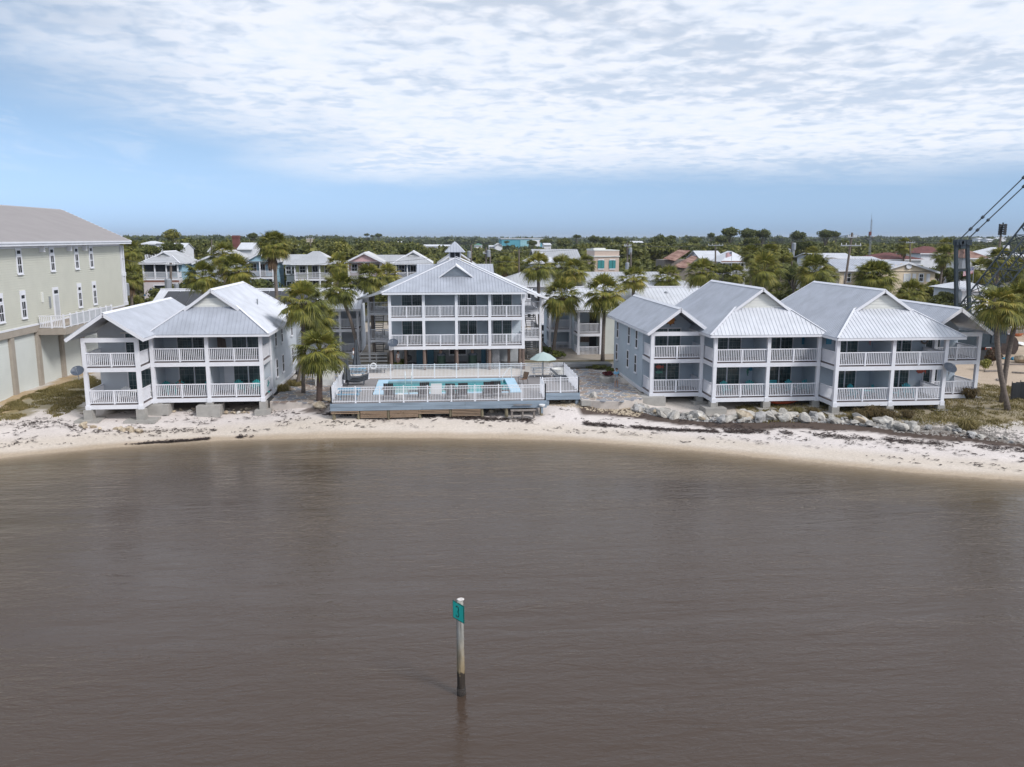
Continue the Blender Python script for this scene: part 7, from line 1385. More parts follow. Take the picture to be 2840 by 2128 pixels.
# ---------------------------------------------------------------- vehicles
def car(loc, rz, label, paint_, kind='sedan', cat='car', name='parked_car', sc_=1.0):
    t = thing(name, label, cat, loc, rz); L2, W2 = (2.75, .95) if kind == 'pickup' else (2.3, .88); z0 = .32
    prof = {'sedan': [(-2.3,.5),(-2.25,.78),(-1.4,.92),(1.5,.95),(2.25,.88),(2.3,.5)], 'suv': [(-2.3,.5),(-2.28,.9),(-1.2,1.05),(2.2,1.08),(2.3,.9),(2.3,.5)], 'pickup': [(-2.75,.6),(-2.7,1.08),(-1.3,1.2),(2.7,1.2),(2.75,.65)]}[kind]
    def ring(y, k): return [(x*(1-.03*k), y, z if z > .6 else z) for x, z in prof]
    mb = MB(); s = [(-W2,1),(-W2*.93,0),(W2*.93,0),(W2,1)]; n = len(prof)+2; secs = []
    for y, ins in ((-W2*.92,.06),(-W2,.0),(W2,.0),(W2*.92,.06)):
        pts = [(prof[0][0]+.05,y,z0)]+[(x*(1-ins*.2), y, z+(0 if abs(y) < W2*.95 else -.06)) for x, z in prof]+[(prof[-1][0]-.05,y,z0)]; secs.append(pts)
    mb.v = [p for s_ in secs for p in s_]
    order = [0,1,2,3]; mb.v = [p for k in (1,0,3,2) for p in secs[k]]
    for i in range(3):
        for j in range(n-1): mb.f.append((i*n+j, (i+1)*n+j, (i+1)*n+j+1, i*n+j+1))
    mb.f += [tuple(range(n)), tuple(3*n+j for j in range(n))[::-1]] + [tuple([0, n, 2*n, 3*n]), tuple([n-1, 2*n-1, 3*n-1, 4*n-1][::-1])]
    body = mb.build('body', paint_, t)
    cab = {'sedan': (-.95,-.2,1.0,1.75,.93,1.42), 'suv': (-1.1,-.45,1.75,2.2,1.05,1.72), 'pickup': (-1.25,-.55,.75,1.05,1.18,1.82)}[kind]; a, b, c, d, za, zb = cab; k = .82
    MB().add([(a,-W2*.95,za),(d,-W2*.95,za),(d,W2*.95,za),(a,W2*.95,za),(b,-W2*k,zb),(c,-W2*k,zb),(c,W2*k,zb),(b,W2*k,zb)], [(4,5,6,7),(0,1,5,4),(2,3,7,6),(1,2,6,5),(3,0,4,7)]).build('cabin', paint_, t, fix=False)
    def lerp(p, q, f): return tuple(p[i]+(q[i]-p[i])*f for i in range(3))
    def glass(P, n_, e=.1):
        c_ = [sum(p[i] for p in P)/4 for i in range(3)]; mbg = MB().prism([tuple(c_[i]+(p[i]-c_[i])*(1-e)+n_[i]*.012 for i in range(3)) for p in P], tuple(x*.006 for x in n_)); mbg.build('window', m_win, t)
    glass([(a,-W2*.95,za),(a,W2*.95,za),(b,W2*k,zb),(b,-W2*k,zb)], (-1,0,.6)); glass([(d,-W2*.95,za),(d,W2*.95,za),(c,W2*k,zb),(c,-W2*k,zb)], (1,0,.6))
    for s in (-1, 1):
        m1 = (a+d)/2; m2 = (b+c)/2
        glass([(a,s*W2*.95,za),(m1,s*W2*.95,za),(m2,s*W2*k,zb),(b,s*W2*k,zb)], (0,s,.3), .16); glass([(m1,s*W2*.95,za),(d,s*W2*.95,za),(c,s*W2*k,zb),(m2,s*W2*k,zb)], (0,s,.3), .16)
        for x in (-L2*.62, L2*.6):
            w_ = MB().tube((x,s*W2*.78,.34),(x,s*W2*1.02,.34), .34, n=16).build('wheel', m_black, t); MB().tube((x,s*W2*1.0,.34),(x,s*W2*1.035,.34), .2, n=12).build('rim', m_grey, w_)
        MB().box(-L2-.01,-L2+.12,s*W2*.7-.18,s*W2*.7+.18,.68,.84).build('headlight', m_whiteres, t, fix=False); MB().box(L2-.12,L2+.01,s*W2*.7-.16,s*W2*.7+.16,.7,.86).build('tail_light', m_redroof, t, fix=False)
    MB().box(-L2-.03,-L2+.1,-W2*.5,W2*.5,.5,.78 if kind != 'pickup' else .95).build('grille', m_black, t, fix=False)
    if kind == 'pickup': MB().box(1.15,2.6,-W2*.85,W2*.85,1.0,1.215).build('bed_liner', m_black, t, fix=False); MB().box(-2.82,-2.6,-.9,.9,.42,.72).build('bumper', m_black, t, fix=False)
    for c_ in t.children: c_.matrix_parent_inverse = Matrix()
    t.scale = (sc_,)*3; return t
p = G(2560+900/4.143, 840+425/4.143, 2.3); car((p.x, p.y, gz(p.x,p.y)), R(62), 'white pickup truck in sandy yard at far right', mat('white_car_paint', (.74,.75,.77), .25, var=.02), 'pickup', 'pickup truck')
p = G(1480+255/3.4516, 740+675/3.4516, 2.1); car((p.x, p.y, gz(p.x,p.y)+.08), R(172), 'champagne sedan parked behind right annex porch', mat('champagne_paint', (.48,.42,.36), .3, .3, var=.02), 'sedan'); p = G(1480+110/3.4516, 740+700/3.4516, 2.1); car((p.x, p.y, gz(p.x,p.y)+.08), R(75), 'white car parked left of the champagne sedan', mat('white_car_paint', (.72,.73,.75), .25, var=.02), 'suv')
p = G(820+975/6.375, 840+715/6.375, 2.2); car((p.x, p.y, gz(p.x,p.y)+.08), R(95), 'dark blue car parked behind left annex porch', mat('dark_blue_paint', (.03,.045,.07), .25, .3, var=.02), 'suv')
# ---------------------------------------------------------------- people: joint skeleton, one skinned body each
def skin(name, verts, edges, radii, root, mt, parent, sub=2):
    me = bpy.data.meshes.new(name); me.from_pydata([tuple(v) for v in verts], edges, []); o = bpy.data.objects.new(name, me); col.objects.link(o); me.materials.append(mt)
    md = o.modifiers.new('skin', 'SKIN'); md.use_smooth_shade = True
    if not me.skin_vertices:
        bm = bmesh.new(); bm.from_mesh(me); bm.verts.layers.skin.verify(); bm.to_mesh(me); bm.free()
    for i, r in enumerate(radii): d = me.skin_vertices[0].data[i]; d.radius = (r, r) if isinstance(r, (int,float)) else r; d.use_root = i == root
    s = o.modifiers.new('sub', 'SUBSURF'); s.levels = s.render_levels = sub; o.parent = parent; return o
def person(loc, rz, label, h=1.62, shirt=None, shorts=None, pose='phone', hair=None, sleeve=True):
    t = thing('person', label, 'person', loc, rz); k = h/1.72; S = lambda v: Vector(v)*k
    J = {'pel':(0,0,.93),'bel':(0,.005,1.08),'che':(0,.01,1.28),'nek':(0,.0,1.46),'hd0':(0,-.03,1.53),'hd1':(0,-.05,1.62),'hd2':(0,-.04,1.70)}
    for s, n in ((-1,'l'),(1,'r')):
        J.update({n+'sh':(s*.18,.01,1.40),n+'hp':(s*.09,0,.90),n+'kn':(s*.11,-.02,.49),n+'an':(s*.11,.03,.09),n+'to':(s*.13,-.14,.035)})
        if pose == 'phone': J.update({n+'el':(s*.27,-.02,1.12),n+'wr':(s*.08,-.25,1.14),n+'ha':(s*.045,-.31,1.17),n+'fi':(s*.02,-.37,1.19)})
        elif pose == 'sit': J.update({n+'hp':(s*.1,0,.46),n+'kn':(s*.12,-.42,.46),n+'an':(s*.12,-.44,.09),n+'to':(s*.13,-.58,.035),n+'el':(s*.27,-.05,.72),n+'wr':(s*.2,-.28,.66),n+'ha':(s*.19,-.36,.65),n+'fi':(s*.18,-.42,.64)})
        else: J.update({n+'el':(s*.25,.03,1.12),n+'wr':(s*.25,-.05,.88),n+'ha':(s*.25,-.08,.80),n+'fi':(s*.245,-.11,.72)})
    if pose == 'sit':
        for q in ('pel','bel','che','nek','hd0','hd1','hd2'): x, y, z = J[q]; J[q] = (x, y+.12*(z-.93), z-.47)
        for n in 'lr': x, y, z = J[n+'sh']; J[n+'sh'] = (x, y+.05, z-.47)
    rad = {'pel':.145,'bel':.135,'che':.155,'nek':.06,'hd0':.075,'hd1':.105,'hd2':.085,'sh':.075,'el':.045,'wr':.032,'ha':.042,'fi':.02,'hp':.10,'kn':.062,'an':.042,'to':.038}
    ed = [('pel','bel'),('bel','che'),('che','nek'),('nek','hd0'),('hd0','hd1'),('hd1','hd2')]
    for n in 'lr': ed += [('che',n+'sh'),(n+'sh',n+'el'),(n+'el',n+'wr'),(n+'wr',n+'ha'),(n+'ha',n+'fi'),('pel',n+'hp'),(n+'hp',n+'kn'),(n+'kn',n+'an'),(n+'an',n+'to')]
    nm = list(J); ix_ = {n: i for i, n in enumerate(nm)}; rd = lambda n: rad[n] if n in rad else rad[n[1:]]
    skin('body', [S(J[n]) for n in nm], [(ix_[a], ix_[b]) for a, b in ed], [rd(n)*k for n in nm], 0, m_skin, t)
    def wear(name, names, eds, grow, mt, cut={}):
        pos = {n: (S(J[n]) if n not in cut else S(J[cut[n][0]]).lerp(S(J[cut[n][1]]), cut[n][2])) for n in names}; ii = {n: i for i, n in enumerate(names)}
        skin(name, [pos[n] for n in names], [(ii[a], ii[b]) for a, b in eds], [((rd(n) if n not in cut else rd(cut[n][1]))+grow)*k for n in names], 0, mt, t)
    wear('shirt', ['che','bel','pel','lsh','rsh','le2','re2'], [('che','bel'),('bel','pel'),('che','lsh'),('che','rsh'),('lsh','le2'),('rsh','re2')] if sleeve else [('che','bel'),('bel','pel'),('che','lsh'),('che','rsh'),('lsh','le2'),('rsh','re2')], .022, shirt, {'le2':('lsh','lel',.75 if sleeve else .1),'re2':('rsh','rel',.75 if sleeve else .1)})
    wear('shorts', ['pel','lhp','rhp','lk2','rk2'], [('pel','lhp'),('pel','rhp'),('lhp','lk2'),('rhp','rk2')], .022, shorts, {'lk2':('lhp','lkn',.85),'rk2':('rhp','rkn',.85)})
    hd = S(J['hd2']); m = MB(); bm = bmesh.new(); bmesh.ops.create_uvsphere(bm, u_segments=12, v_segments=8, radius=.118*k)
    for v in bm.verts: v.co = Vector((v.co.x*.95, v.co.y*1.05+.02*k, v.co.z*.85+(.02*k)))
    bmesh.ops.delete(bm, geom=[v for v in bm.verts if v.co.z < -.03*k and v.co.y < .03*k], context='VERTS'); me = bpy.data.meshes.new('hair'); bm.to_mesh(me); bm.free(); me.materials.append(hair or m_hair); o = link('hair', me); o.parent = t; o.location = hd-Vector((0,0,.035*k))
    f = MB(); e = S(J['hd1'])
    for s in (-1,1): f.obox(e+Vector((s*.036,-.1,.015))*k, (.012*k,0,0),(0,.008*k,0),(0,0,.007*k)).obox(e+Vector((s*.106,.01,-.005))*k, (.012*k,0,0),(0,.022*k,0),(0,0,.03*k))
    f.obox(e+Vector((0,-.112,-.018))*k, (.012*k,0,0),(0,.018*k,0),(0,0,.02*k)).obox(e+Vector((0,-.1,-.055))*k, (.026*k,0,0),(0,.01*k,0),(0,0,.006*k)); o = link('face', f.mesh('face', mat('face_tone', (.25,.13,.10), .6))); o.parent = t
    if pose == 'phone': o = link('phone', MB().box(-.04,.04,-.40*k-.02,-.40*k,1.16*k,1.30*k).mesh('phone', m_black)); o.parent = t
    return t
p = G(1590+985/8.285, 1000+612/8.285, 1.95); person((p.x, p.y, 1.96), .2, 'person in light blue shirt and pale shorts looking at a phone on terrace', 1.6, mat('light_blue_shirt', (.16,.35,.50), .8), mat('pale_shorts', (.45,.42,.40), .8), 'phone')
p = Q(D3o,548,300,80.3); person((p.x, 80.3, 1.98), 1.0, 'person in white tank top under the centre building', 1.62, m_fw, mat('pink_shorts', (.45,.33,.32), .8), 'stand', sleeve=False)
p = Q(D4o,1025,960,78.4); person((p.x, 78.4, 2.56), 1.6, 'person in white top on boardwalk behind closed umbrella', 1.6, m_fw, mat('pale_blue_trousers', (.42,.52,.62), .8), 'phone', mat('red_brown_hair', (.14,.06,.035), .7))
c = atx(R3o,968,LY-.02,zl); person((c[0], c[1]-.02, zl), .25, 'seated person with reddish hair in teal chair on porch', 1.45, mat('rose_shirt', (.40,.16,.17), .8), m_umbg, 'sit', mat('ginger_hair', (.25,.10,.05), .7))
# ---------------------------------------------------------------- channel marker in the water
p = G(1279.5, 1926, SEA); t = thing('channel_marker', 'weathered piling in the water carrying green square sign with number 3', 'marker', (p.x, p.y, SEA)); top = Q((0,0,1), 1277.8, 1663, p.y); hh = top.z-SEA

def pilemat():
    m = mat('weathered_piling', (.20,.195,.175), .85, var=.4, scale=3.2, stretch=(5,5,.3), bump=.4, c2=(.47,.46,.42)); tt = m.node_tree; b = tt.nodes['Principled BSDF']; lk = b.inputs['Base Color'].links[0].from_socket
    g_ = tt.nodes.new('ShaderNodeNewGeometry'); sp = tt.nodes.new('ShaderNodeSeparateXYZ'); tt.links.new(g_.outputs['Position'], sp.inputs[0]); n_ = tt.nodes.new('ShaderNodeTexNoise'); n_.inputs['Scale'].default_value = 9; tt.links.new(g_.outputs['Position'], n_.inputs['Vector'])
    ad = tt.nodes.new('ShaderNodeMath'); ad.operation = 'MULTIPLY_ADD'; tt.links.new(n_.outputs[0], ad.inputs[0]); ad.inputs[1].default_value = .5; tt.links.new(sp.outputs[2], ad.inputs[2])
    mr_ = tt.nodes.new('ShaderNodeMapRange'); mr_.inputs[1].default_value = SEA; mr_.inputs[2].default_value = SEA+3.5; tt.links.new(ad.outputs[0], mr_.inputs[0]); r_ = tt.nodes.new('ShaderNodeValToRGB'); e_ = r_.color_ramp.elements
    e_[0].position = .0; e_[0].color = (.10,.07,.055,1); e_[1].position = .62; e_[1].color = (1,1,1,1); k_ = e_.new(.275); k_.color = (.14,.11,.09,1); k_ = e_.new(.30); k_.color = (.95,.74,.46,1); k_ = e_.new(.42); k_.color = (1.0,.84,.62,1)
    tt.links.new(mr_.outputs[0], r_.inputs[0]); mx_ = tt.nodes.new('ShaderNodeMix'); mx_.data_type = 'RGBA'; mx_.blend_type = 'MULTIPLY'; mx_.inputs[0].default_value = 1; tt.links.new(lk, mx_.inputs[6]); tt.links.new(r_.outputs[0], mx_.inputs[7]); tt.links.new(mx_.outputs[2], b.inputs['Base Color']); return m
mbarn = mat('barnacled_piling', (.035,.028,.024), .9, var=.5, scale=14, bump=.9, bscale=22)
def ringpath(mb, z0, z1, r0, r1, n=18, m=8, jag=.0):
    k = len(mb.v)
    for i in range(m+1):
        f = i/m; z = z0+(z1-z0)*f
        for j in range(n): a = 2*math.pi*j/n; r = (r0+(r1-r0)*f)*(1+.025*math.sin(3*a+z*2)+rng.uniform(-.012,.012)); zz = z+(jag*rng.uniform(-1,1) if i == m else 0); mb.v.append((p.x-.012*(zz-SEA)*.6+r*math.cos(a), p.y+r*math.sin(a), zz))
    for i in range(m):
        for j in range(n): q = (j+1) % n; mb.f.append((k+i*n+j,k+i*n+q,k+(i+1)*n+q,k+(i+1)*n+j))
    mb.f.append(tuple(k+m*n+j for j in range(n))); return mb
ringpath(MB(), SEA-1.8, SEA+.24, .145, .14).build('wet_collar', mbarn, t, True)
ringpath(MB(), SEA+.15, SEA+hh, .126, .106, m=14).build('shaft', pilemat(), t, True); MB().tube((top.x,p.y,top.z),(top.x,p.y,top.z+.012), .106, n=18).build('end_grain', mat('pale_end_grain', (.62,.58,.55), .9, var=.25, scale=12), t)
# sign: square board turned to the left, so the right edge comes nearer
c = lambda x, y, Y: V(1240+x/16.571, 1640+y/16.571, Y)
nl, nr_ = p.y+.13, p.y-.34; TL, BL, BR, TR = c(262,405,nl), c(290,1200,nl), c(785,1490,nr_), c(775,690,nr_)
ctr = (TL+BL+BR+TR)/4; uu = ((TR+BR)/2-(TL+BL)/2); uu.z = 0; hw_ = uu.length/2; uu.normalize(); vv = Vector((0,0,1)); hv = ((TL-BL).length+(TR-BR).length)/4; nn_ = Vector((uu.y,-uu.x,0)); ctr.z = (TL.z+BL.z+BR.z+TR.z)/4; hw_ = max(hw_, hv*.8)
m_gs = mat('sign_green', (.02,.60,.52), .3, var=.06, scale=3, spec=.5); m_gd = mat('sign_dark_green', (.003,.11,.095), .5, var=.05)
sg = MB().obox(ctr, uu*hw_, nn_*.012, vv*hv).build('sign_board', m_gd, t); fr = MB()
fr.obox(ctr+nn_*.0135, uu*(hw_-.025), nn_*.002, vv*(hv-.025)); fr.build('sign_face', m_gs, sg)
num = MB(); S_ = .115; pts = []
for i in range(13): a = R(150-15*i*1.15); pts.append((.48*math.cos(a)*.9-.08, .42+.40*math.sin(a)))
pts2 = [(.48*math.cos(R(78-17.5*i))*1.0-.08, -.44+.46*math.sin(R(78-17.5*i))) for i in range(14)]; w3 = lambda q: ctr+nn_*.018+uu*(q[0]*S_*1.45-.03)+vv*(q[1]*S_*1.7)
for pl in (pts, pts2):
    for a, b in zip(pl[:-1], pl[1:]): num.bar(w3(a), w3(b), .036, .006, nn_)
num.build('number_3', m_gd, sg, fix=False); bl = MB()
for s in (-1, 1): bl.tube(ctr+vv*s*hv*.62+nn_*.012, ctr+vv*s*hv*.62+nn_*.03, .014, n=8)
bl.build('bolts', m_grey, sg)
# ---------------------------------------------------------------- yard clutter at right, kayak, ornaments
p = G(1960+545/2.5136, 740+965/2.5136, 1.3); k_ = MB(); n = 11
for i in range(n):
    f = i/(n-1)*2-1; w_ = .36*(1-abs(f)**2.2); zt = .30+.12*f*f
    k_.v += [(f*1.35,-w_,zt),(f*1.35,-w_*.55,zt+.04),(f*1.35,0,(.13 if abs(f) < .5 else zt+.05)),(f*1.35,w_*.55,zt+.04),(f*1.35,w_,zt),(f*1.35,w_*.7,.08+.1*f*f),(f*1.35,0,.02+.14*f*f),(f*1.35,-w_*.7,.08+.1*f*f)]
for i in range(n-1):
    for j in range(8): q = (j+1) % 8; k_.f.append((i*8+j,i*8+q,(i+1)*8+q,(i+1)*8+j))
o = k_.build('kayak', mat('orange_plastic', (.62,.10,.03), .35, var=.08), None, True); o.location = (p.x, p.y+.3, gz(p.x,p.y)+.05); o.rotation_euler = (.25,0,.2); tag(o, 'orange kayak lying under the right house', 'kayak')
b_ = G(2560+745/4.143, 840+655/4.143, 1.9); t = thing('step_ladder', 'orange and yellow step ladder standing in sandy yard', 'ladder', (b_.x, b_.y, gz(b_.x,b_.y))); m_or = mat('orange_ladder', (.55,.09,.04), .5); zt = 3.0
for s in (-1,1): MB().bar((s*.34,0,0),(s*.18,.45,zt), .07, .05).build('rail', m_or, t); MB().bar((s*.36,1.0,0),(s*.18,.5,zt), .05, .04).build('rear_rail', m_or, t)
for i in range(6): f = (i+1)/7; MB().box(-.34+.16*f,.34-.16*f,.45*f-.05,.45*f+.08,zt*f-.02,zt*f+.04).build('tread', m_whiteres, t)
MB().box(-.22,.22,.35,.6,zt,zt+.12).build('top_cap', mat('yellow_cap', (.6,.38,.04), .5), t)
for c_ in t.children: c_.matrix_parent_inverse = Matrix()
def lump(x, y, s, name, label, mt, cat, sz=(1,1,1), seed=1): me = rockmesh(seed+60, mt, 2); me.name = name; o = link(name, me); q = G(2560+x/4.143, 840+y/4.143, 2.0); o.location = (q.x, q.y, gz(q.x,q.y)+s*.3*sz[2]); o.scale = (s*sz[0], s*sz[1], s*sz[2]); o.rotation_euler = (0,0,rng.uniform(0,6)); return tag(o, label, cat)
lump(1130,720,.9,'stone_block','pale boulder block at right edge of yard',m_rockt,'boulder',(1,1,1.3),1); lump(1035,685,.7,'blue_tarp','bright blue crumpled tarp on sandy yard, right piece',mat('blue_tarp', (.02,.22,.38), .5),'tarp',(1.2,.7,.4),2); lump(935,680,.5,'blue_tarp','small blue tarp heap between crossing palms',mat('blue_tarp', (.02,.24,.36), .5),'tarp',(1.2,.7,.5),3); lump(1110,520,.9,'tarp_bundle','white tarp bundle beside debris at right edge',m_whiteres,'tarp',(1.6,.8,.5),4)
m_rustd = mat('dark_rusty_steel', (.05,.035,.03), .8, var=.4, scale=3)
t = thing('barge_section', 'dark rusty steel float with big round ends in yard', 'barge', (60,86,2.3)); q0, q1 = G(2560+700/4.143,840+620/4.143,2.1), G(2560+960/4.143,840+620/4.143,2.1)
MB().box(q0.x, q1.x, q0.y, q0.y+2.5, 2.0, 4.6).build('hull', m_rustd, t, fix=False); MB().tube((q1.x,q0.y-.2,3.2),(q1.x,q0.y+2.6,3.2), 1.25, n=18).build('round_end', m_rustd, t); MB().box(q0.x-.4,q1.x+2.2,q0.y-.4,q0.y+2.8,4.6,4.9).build('platform', m_oldwood, t, fix=False)
for i in range(9): a = q0.x+rng.uniform(-2,7); z_ = rng.uniform(4.9,5.5); tag(MB().obox((a, q0.y+rng.uniform(0,2.4), z_), (rng.uniform(.6,1.6),rng.uniform(-.3,.3),rng.uniform(-.1,.25)), (0,.12,0), (0,0,.1)).build('scrap_plank', m_oldwood if i % 3 else m_wood, None), 'loose plank among scrap piled on the rusty float', 'plank', 'scrap planks on the float')
for i, (x, y) in enumerate(((760,445),(800,440),(835,450))): lump(x, y, .55, 'rag_bundle', ('white rag bundle on the float deck, leftmost','white rag bundle on the float deck, middle','white rag bundle on the float deck, rightmost')[i], m_whiteres, 'bundle', (1.1,.7,.5), 5+i).location.z = 5.1
lump(835,490,.35,'red_tank','small red fuel can on the rusty float',mat('red_can', (.4,.02,.02), .4),'can',(1,1,1.2),9).location.z = 5.2; lump(1090,415,.7,'orange_barrel','orange box near the white pickup',mat('orange_box', (.55,.16,.06), .6),'box',(1.2,1,.9),10)
def drum(x, y, r, h, label, mt, name='drum'): q = G(2560+x/4.143, 840+y/4.143, 1.9); o = MB().lathe([(r*.98,0),(r,.02),(r,h*.33),(r*1.03,h*.35),(r,h*.37),(r,h*.66),(r*1.03,h*.68),(r,h*.7),(r,h),(r*.95,h+.02)], (q.x,q.y,gz(q.x,q.y)), 20).build(name, mt, None); return tag(o, label, 'silt fence' if name != 'drum' else 'drum')
q = G(2560+1120/4.143, 840+1120/4.143, 1.8); m = MB(); pts = [(q.x-.8+i*.5, q.y+.6*math.sin(i*.7)-.1*i, 0) for i in range(8)]
for a, b in zip(pts[:-1], pts[1:]): z_ = gz(a[0],a[1]); m.add([(a[0],a[1],z_-.1),(b[0],b[1],z_-.1),(b[0],b[1],z_+1.35),(a[0],a[1],z_+1.4),(a[0],a[1]+.04,z_-.1),(b[0],b[1]+.04,z_-.1),(b[0],b[1]+.04,z_+1.35),(a[0],a[1]+.04,z_+1.4)], [(0,1,2,3),(7,6,5,4),(3,2,6,7),(0,3,7,4),(1,5,6,2)])
t = thing('silt_fence', 'black fabric silt fence at far right edge', 'fence', (q.x,q.y,1.8)); m.build('fabric', m_black, t, fix=False)
for a in pts[::2]: MB().box(a[0]-.03,a[0]+.03,a[1]+.05,a[1]+.1,1.4,gz(a[0],a[1])+1.5).build('stake', m_oldwood, t)
for i, (x, y, a, l) in enumerate(((820,830,.1,2.2),(1050,760,-.15,3.4),(1130,850,-.5,1.6),(855,920,1.1,.8))): q = G(2560+x/4.143, 840+y/4.143, 1.9); tag(MB().obox((q.x,q.y,gz(q.x,q.y)+.08), (l/2*math.cos(a),l/2*math.sin(a),0), (-.1*math.sin(a),.1*math.cos(a),0), (0,0,.07)).build('driftwood', m_oldwood, None), ('dark plank lying by the reddish bush','long thin timber lying across the yard','stick lying near right edge of yard','short stump log before the crossing palms')[i], 'log')
# bins and grills under the centre building
for i, (x, lb) in enumerate(((1080,'green round bin with domed lid under centre building, left one'),(1465,'green round bin with domed lid under centre building, right one'))):
    q = Q(D3o,x,300,80.6); t = thing('litter_bin', lb, 'bin', (q.x,80.6,1.97)); MB().lathe([(.38,0),(.42,.05),(.42,1.1),(.4,1.15)], (q.x,80.6,1.97), 16).build('drum', mat('dark_green_bin', (.015,.05,.035), .5), t); MB().lathe([(.46,0),(.46,.1),(.32,.22),(.1,.3)], (q.x,80.6,3.12), 16).build('lid', m_dish, t)
q = Q(D3o,672,270,80.8); t = thing('grill', 'black kettle grill with stack under centre building', 'grill', (q.x,80.8,1.97)); MB().lathe([(.1,.55),(.36,.72),(.4,.95),(.3,1.12),(.05,1.2)], (q.x,80.8,1.97), 14).build('kettle', m_black, t); MB().tube((q.x,80.8,3.1),(q.x,80.8,3.9), .06, n=8).build('flue', m_black, t)
for a in (0,2.1,4.2): MB().tube((q.x,80.8,2.6),(q.x+.3*math.cos(a),80.8+.3*math.sin(a),1.97), .025, n=6).build('leg', m_black, t)
q = Q(D4o,560,1040,78.0); tag(MB().lathe([(.3,0),(.34,.02),(.34,.85),(.3,.9)], (q.x,78.0,2.56), 14).build('rubbish_bin', m_black, None), 'black rubbish bin on the boardwalk behind lone palm', 'bin')
# porch ornaments
def poly_orn(o, x, y, Y, pts, s, mt, label, ny=(0,-1), name='wall_ornament'):
    c = Q(o, x, y, Y-.06); ob = MB().prism([(px_*s, 0, pz*s) for px_, pz in pts], (0,.05,0)).build(name, mt, None); ob.location = c
    if ny[0]: ob.rotation_euler = (0,0,R(90))
    return tag(ob, label, 'ornament')
fish = [(-1,0),(-.5,.45),(.2,.4),(.6,.1),(1,.45),(1,-.45),(.6,-.1),(.2,-.4),(-.5,-.45)]; star = [((1 if i % 2 == 0 else .6)*math.cos(i*math.pi/8), (1 if i % 2 == 0 else .6)*math.sin(i*math.pi/8)) for i in range(16)]; disc = [(math.cos(i*.4488), math.sin(i*.4488)) for i in range(14)]; horse = [(0,1),(.35,.8),(.5,.4),(.2,.35),(.3,-.1),(.1,-.6),(.3,-.95),(-.05,-.9),(-.15,-.4),(-.3,.1),(-.25,.7)]
m_o1, m_o2, m_o3, m_o4 = mat('orange_enamel', (.62,.24,.05), .5, var=.3), mat('red_enamel', (.5,.09,.05), .5), mat('green_enamel', (.08,.25,.19), .5), mat('blue_enamel', (.05,.25,.38), .5)
s_ = poly_orn(R5o,1312,512,67.0,star,.50,m_brown,'round sun ornament in gable of right house left wing'); f = MB().prism([(.34*a,0,.34*b) for a, b in disc], (0,.03,0)).mesh('sun_face', m_o1); o = link('sun_face', f); o.parent = s_; o.location = (0,-.04,0)
for a in (s_,): pass
q = _ray(1480+1097/3.4516, 740+958/3.4516); poly_orn(R5o,1205,958,67.0,fish,.34,m_o2,'red fish ornament on porch wall of left wing, right house'); poly_orn(R5o,1200,1010,67.0,fish,.30,m_o3,'green fish ornament below the red fish, right house')
poly_orn(R5o,1565,962,67.0,horse,.34,m_brown,'dark sea-horse ornament at right of left wing porch'); poly_orn(R6o,285,735,64.9,horse,.32,m_o3,'green sea-horse ornament beside first striped flag ornament'); poly_orn(R6o,318,712,64.9,fish,.36,m_o4,'blue turtle ornament above sea-horse, right house'); poly_orn(R6o,350,728,64.85,[(-.3,.9),(.1,1),(.6,-.8),(.1,-1)],.4,m_o2,'pink striped banner ornament in first bay of right house')
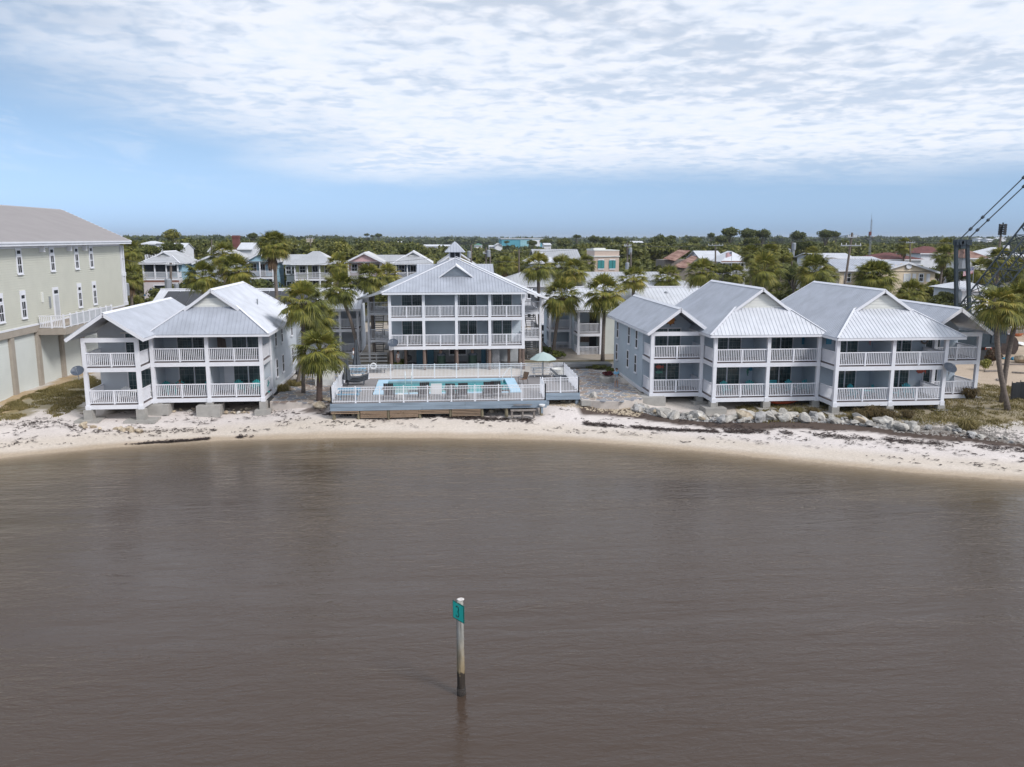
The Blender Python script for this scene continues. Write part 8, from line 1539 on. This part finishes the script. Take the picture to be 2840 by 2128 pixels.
poly_orn(R6o,1205,742,62.5,star,.36,m_brown,'dark ship wheel ornament on right house lower porch'); poly_orn(R6o,1140,520,62.5,horse,.34,mat('pink_enamel', (.6,.3,.3), .5),'pink flamingo ornament on upper porch of right house'); poly_orn(R6o,1225,530,62.5,[(-.3,1),(.3,1),(.3,-1),(-.3,-1)],.45,mat('tan_rope', (.5,.38,.24), .8),'tan hanging ornament beside the flamingo'); poly_orn(R6o,735,712,64.9,[(-1,.5),(1,.5),(1,-.5),(-1,-.5)],.4,m_oldwood,'small wooden picture in second bay of right house'); poly_orn(R6o,680,500,64.9,[(-.35,1),(.35,1),(.35,-1),(-.35,-1)],.5,m_o4,'tall blue hanging on upper porch of right house'); poly_orn(R6o,853,518,62.0,[(-.7,.8),(.7,.8),(.7,-.8),(-.7,-.8)],.32,m_o4,'blue framed picture on side of second gabled bay')
wr = MB().path([(.26*math.cos(a),0,.26*math.sin(a)) for a in [i*math.pi/8 for i in range(16)]], .07, 6, True).build('wreath', m_oldwood, None); wr.location = Q(R6o,1520,512,62.4); tag(wr, 'grey wreath on upper porch wall of right house', 'wreath')
poly_orn(R3o,848,880,66.85,[(-.25,1),(.2,1),(.3,-.5),(.6,-.9),(-.7,-.9),(-.35,-.5)],.5,m_oldwood,'wooden sailing ship ornament on lower porch of left house'); poly_orn(R3o,1390,625,66.85,[(-1,.7),(-.2,.9),(.9,.6),(1,-.8),(.2,-.6),(-.9,-.9)],.55,m_brown,'driftwood net ornament on upper porch of left house'); poly_orn(R3o,1318,610,66.85,horse,.55,mat('terracotta', (.35,.15,.08), .7),'terracotta sea-horse beside net ornament, left house'); poly_orn(R6o,1495,728,62.5,fish,.42,m_o2,'red and blue fish string on lower porch, right house end bay')
# ---------------------------------------------------------------- the air
hz = bpy.data.materials.new('sea_haze'); hz.use_nodes = True; t = hz.node_tree; t.nodes.clear(); ho = t.nodes.new('ShaderNodeOutputMaterial'); pv = t.nodes.new('ShaderNodeVolumePrincipled')
pv.inputs['Color'].default_value = (.80,.88,1,1); pv.inputs['Density'].default_value = .0001; pv.inputs['Anisotropy'].default_value = .1; t.links.new(pv.outputs[0], ho.inputs['Volume'])
o = MB().box(-9500, 9500, -6500, 10000, -8, 40).build('haze', hz, None); o['kind'] = 'stuff'; tag(o, 'thin pale sea haze over the whole view', 'haze')
sc.cycles.volume_bounces = 0; sc.cycles.volume_step_rate = 10
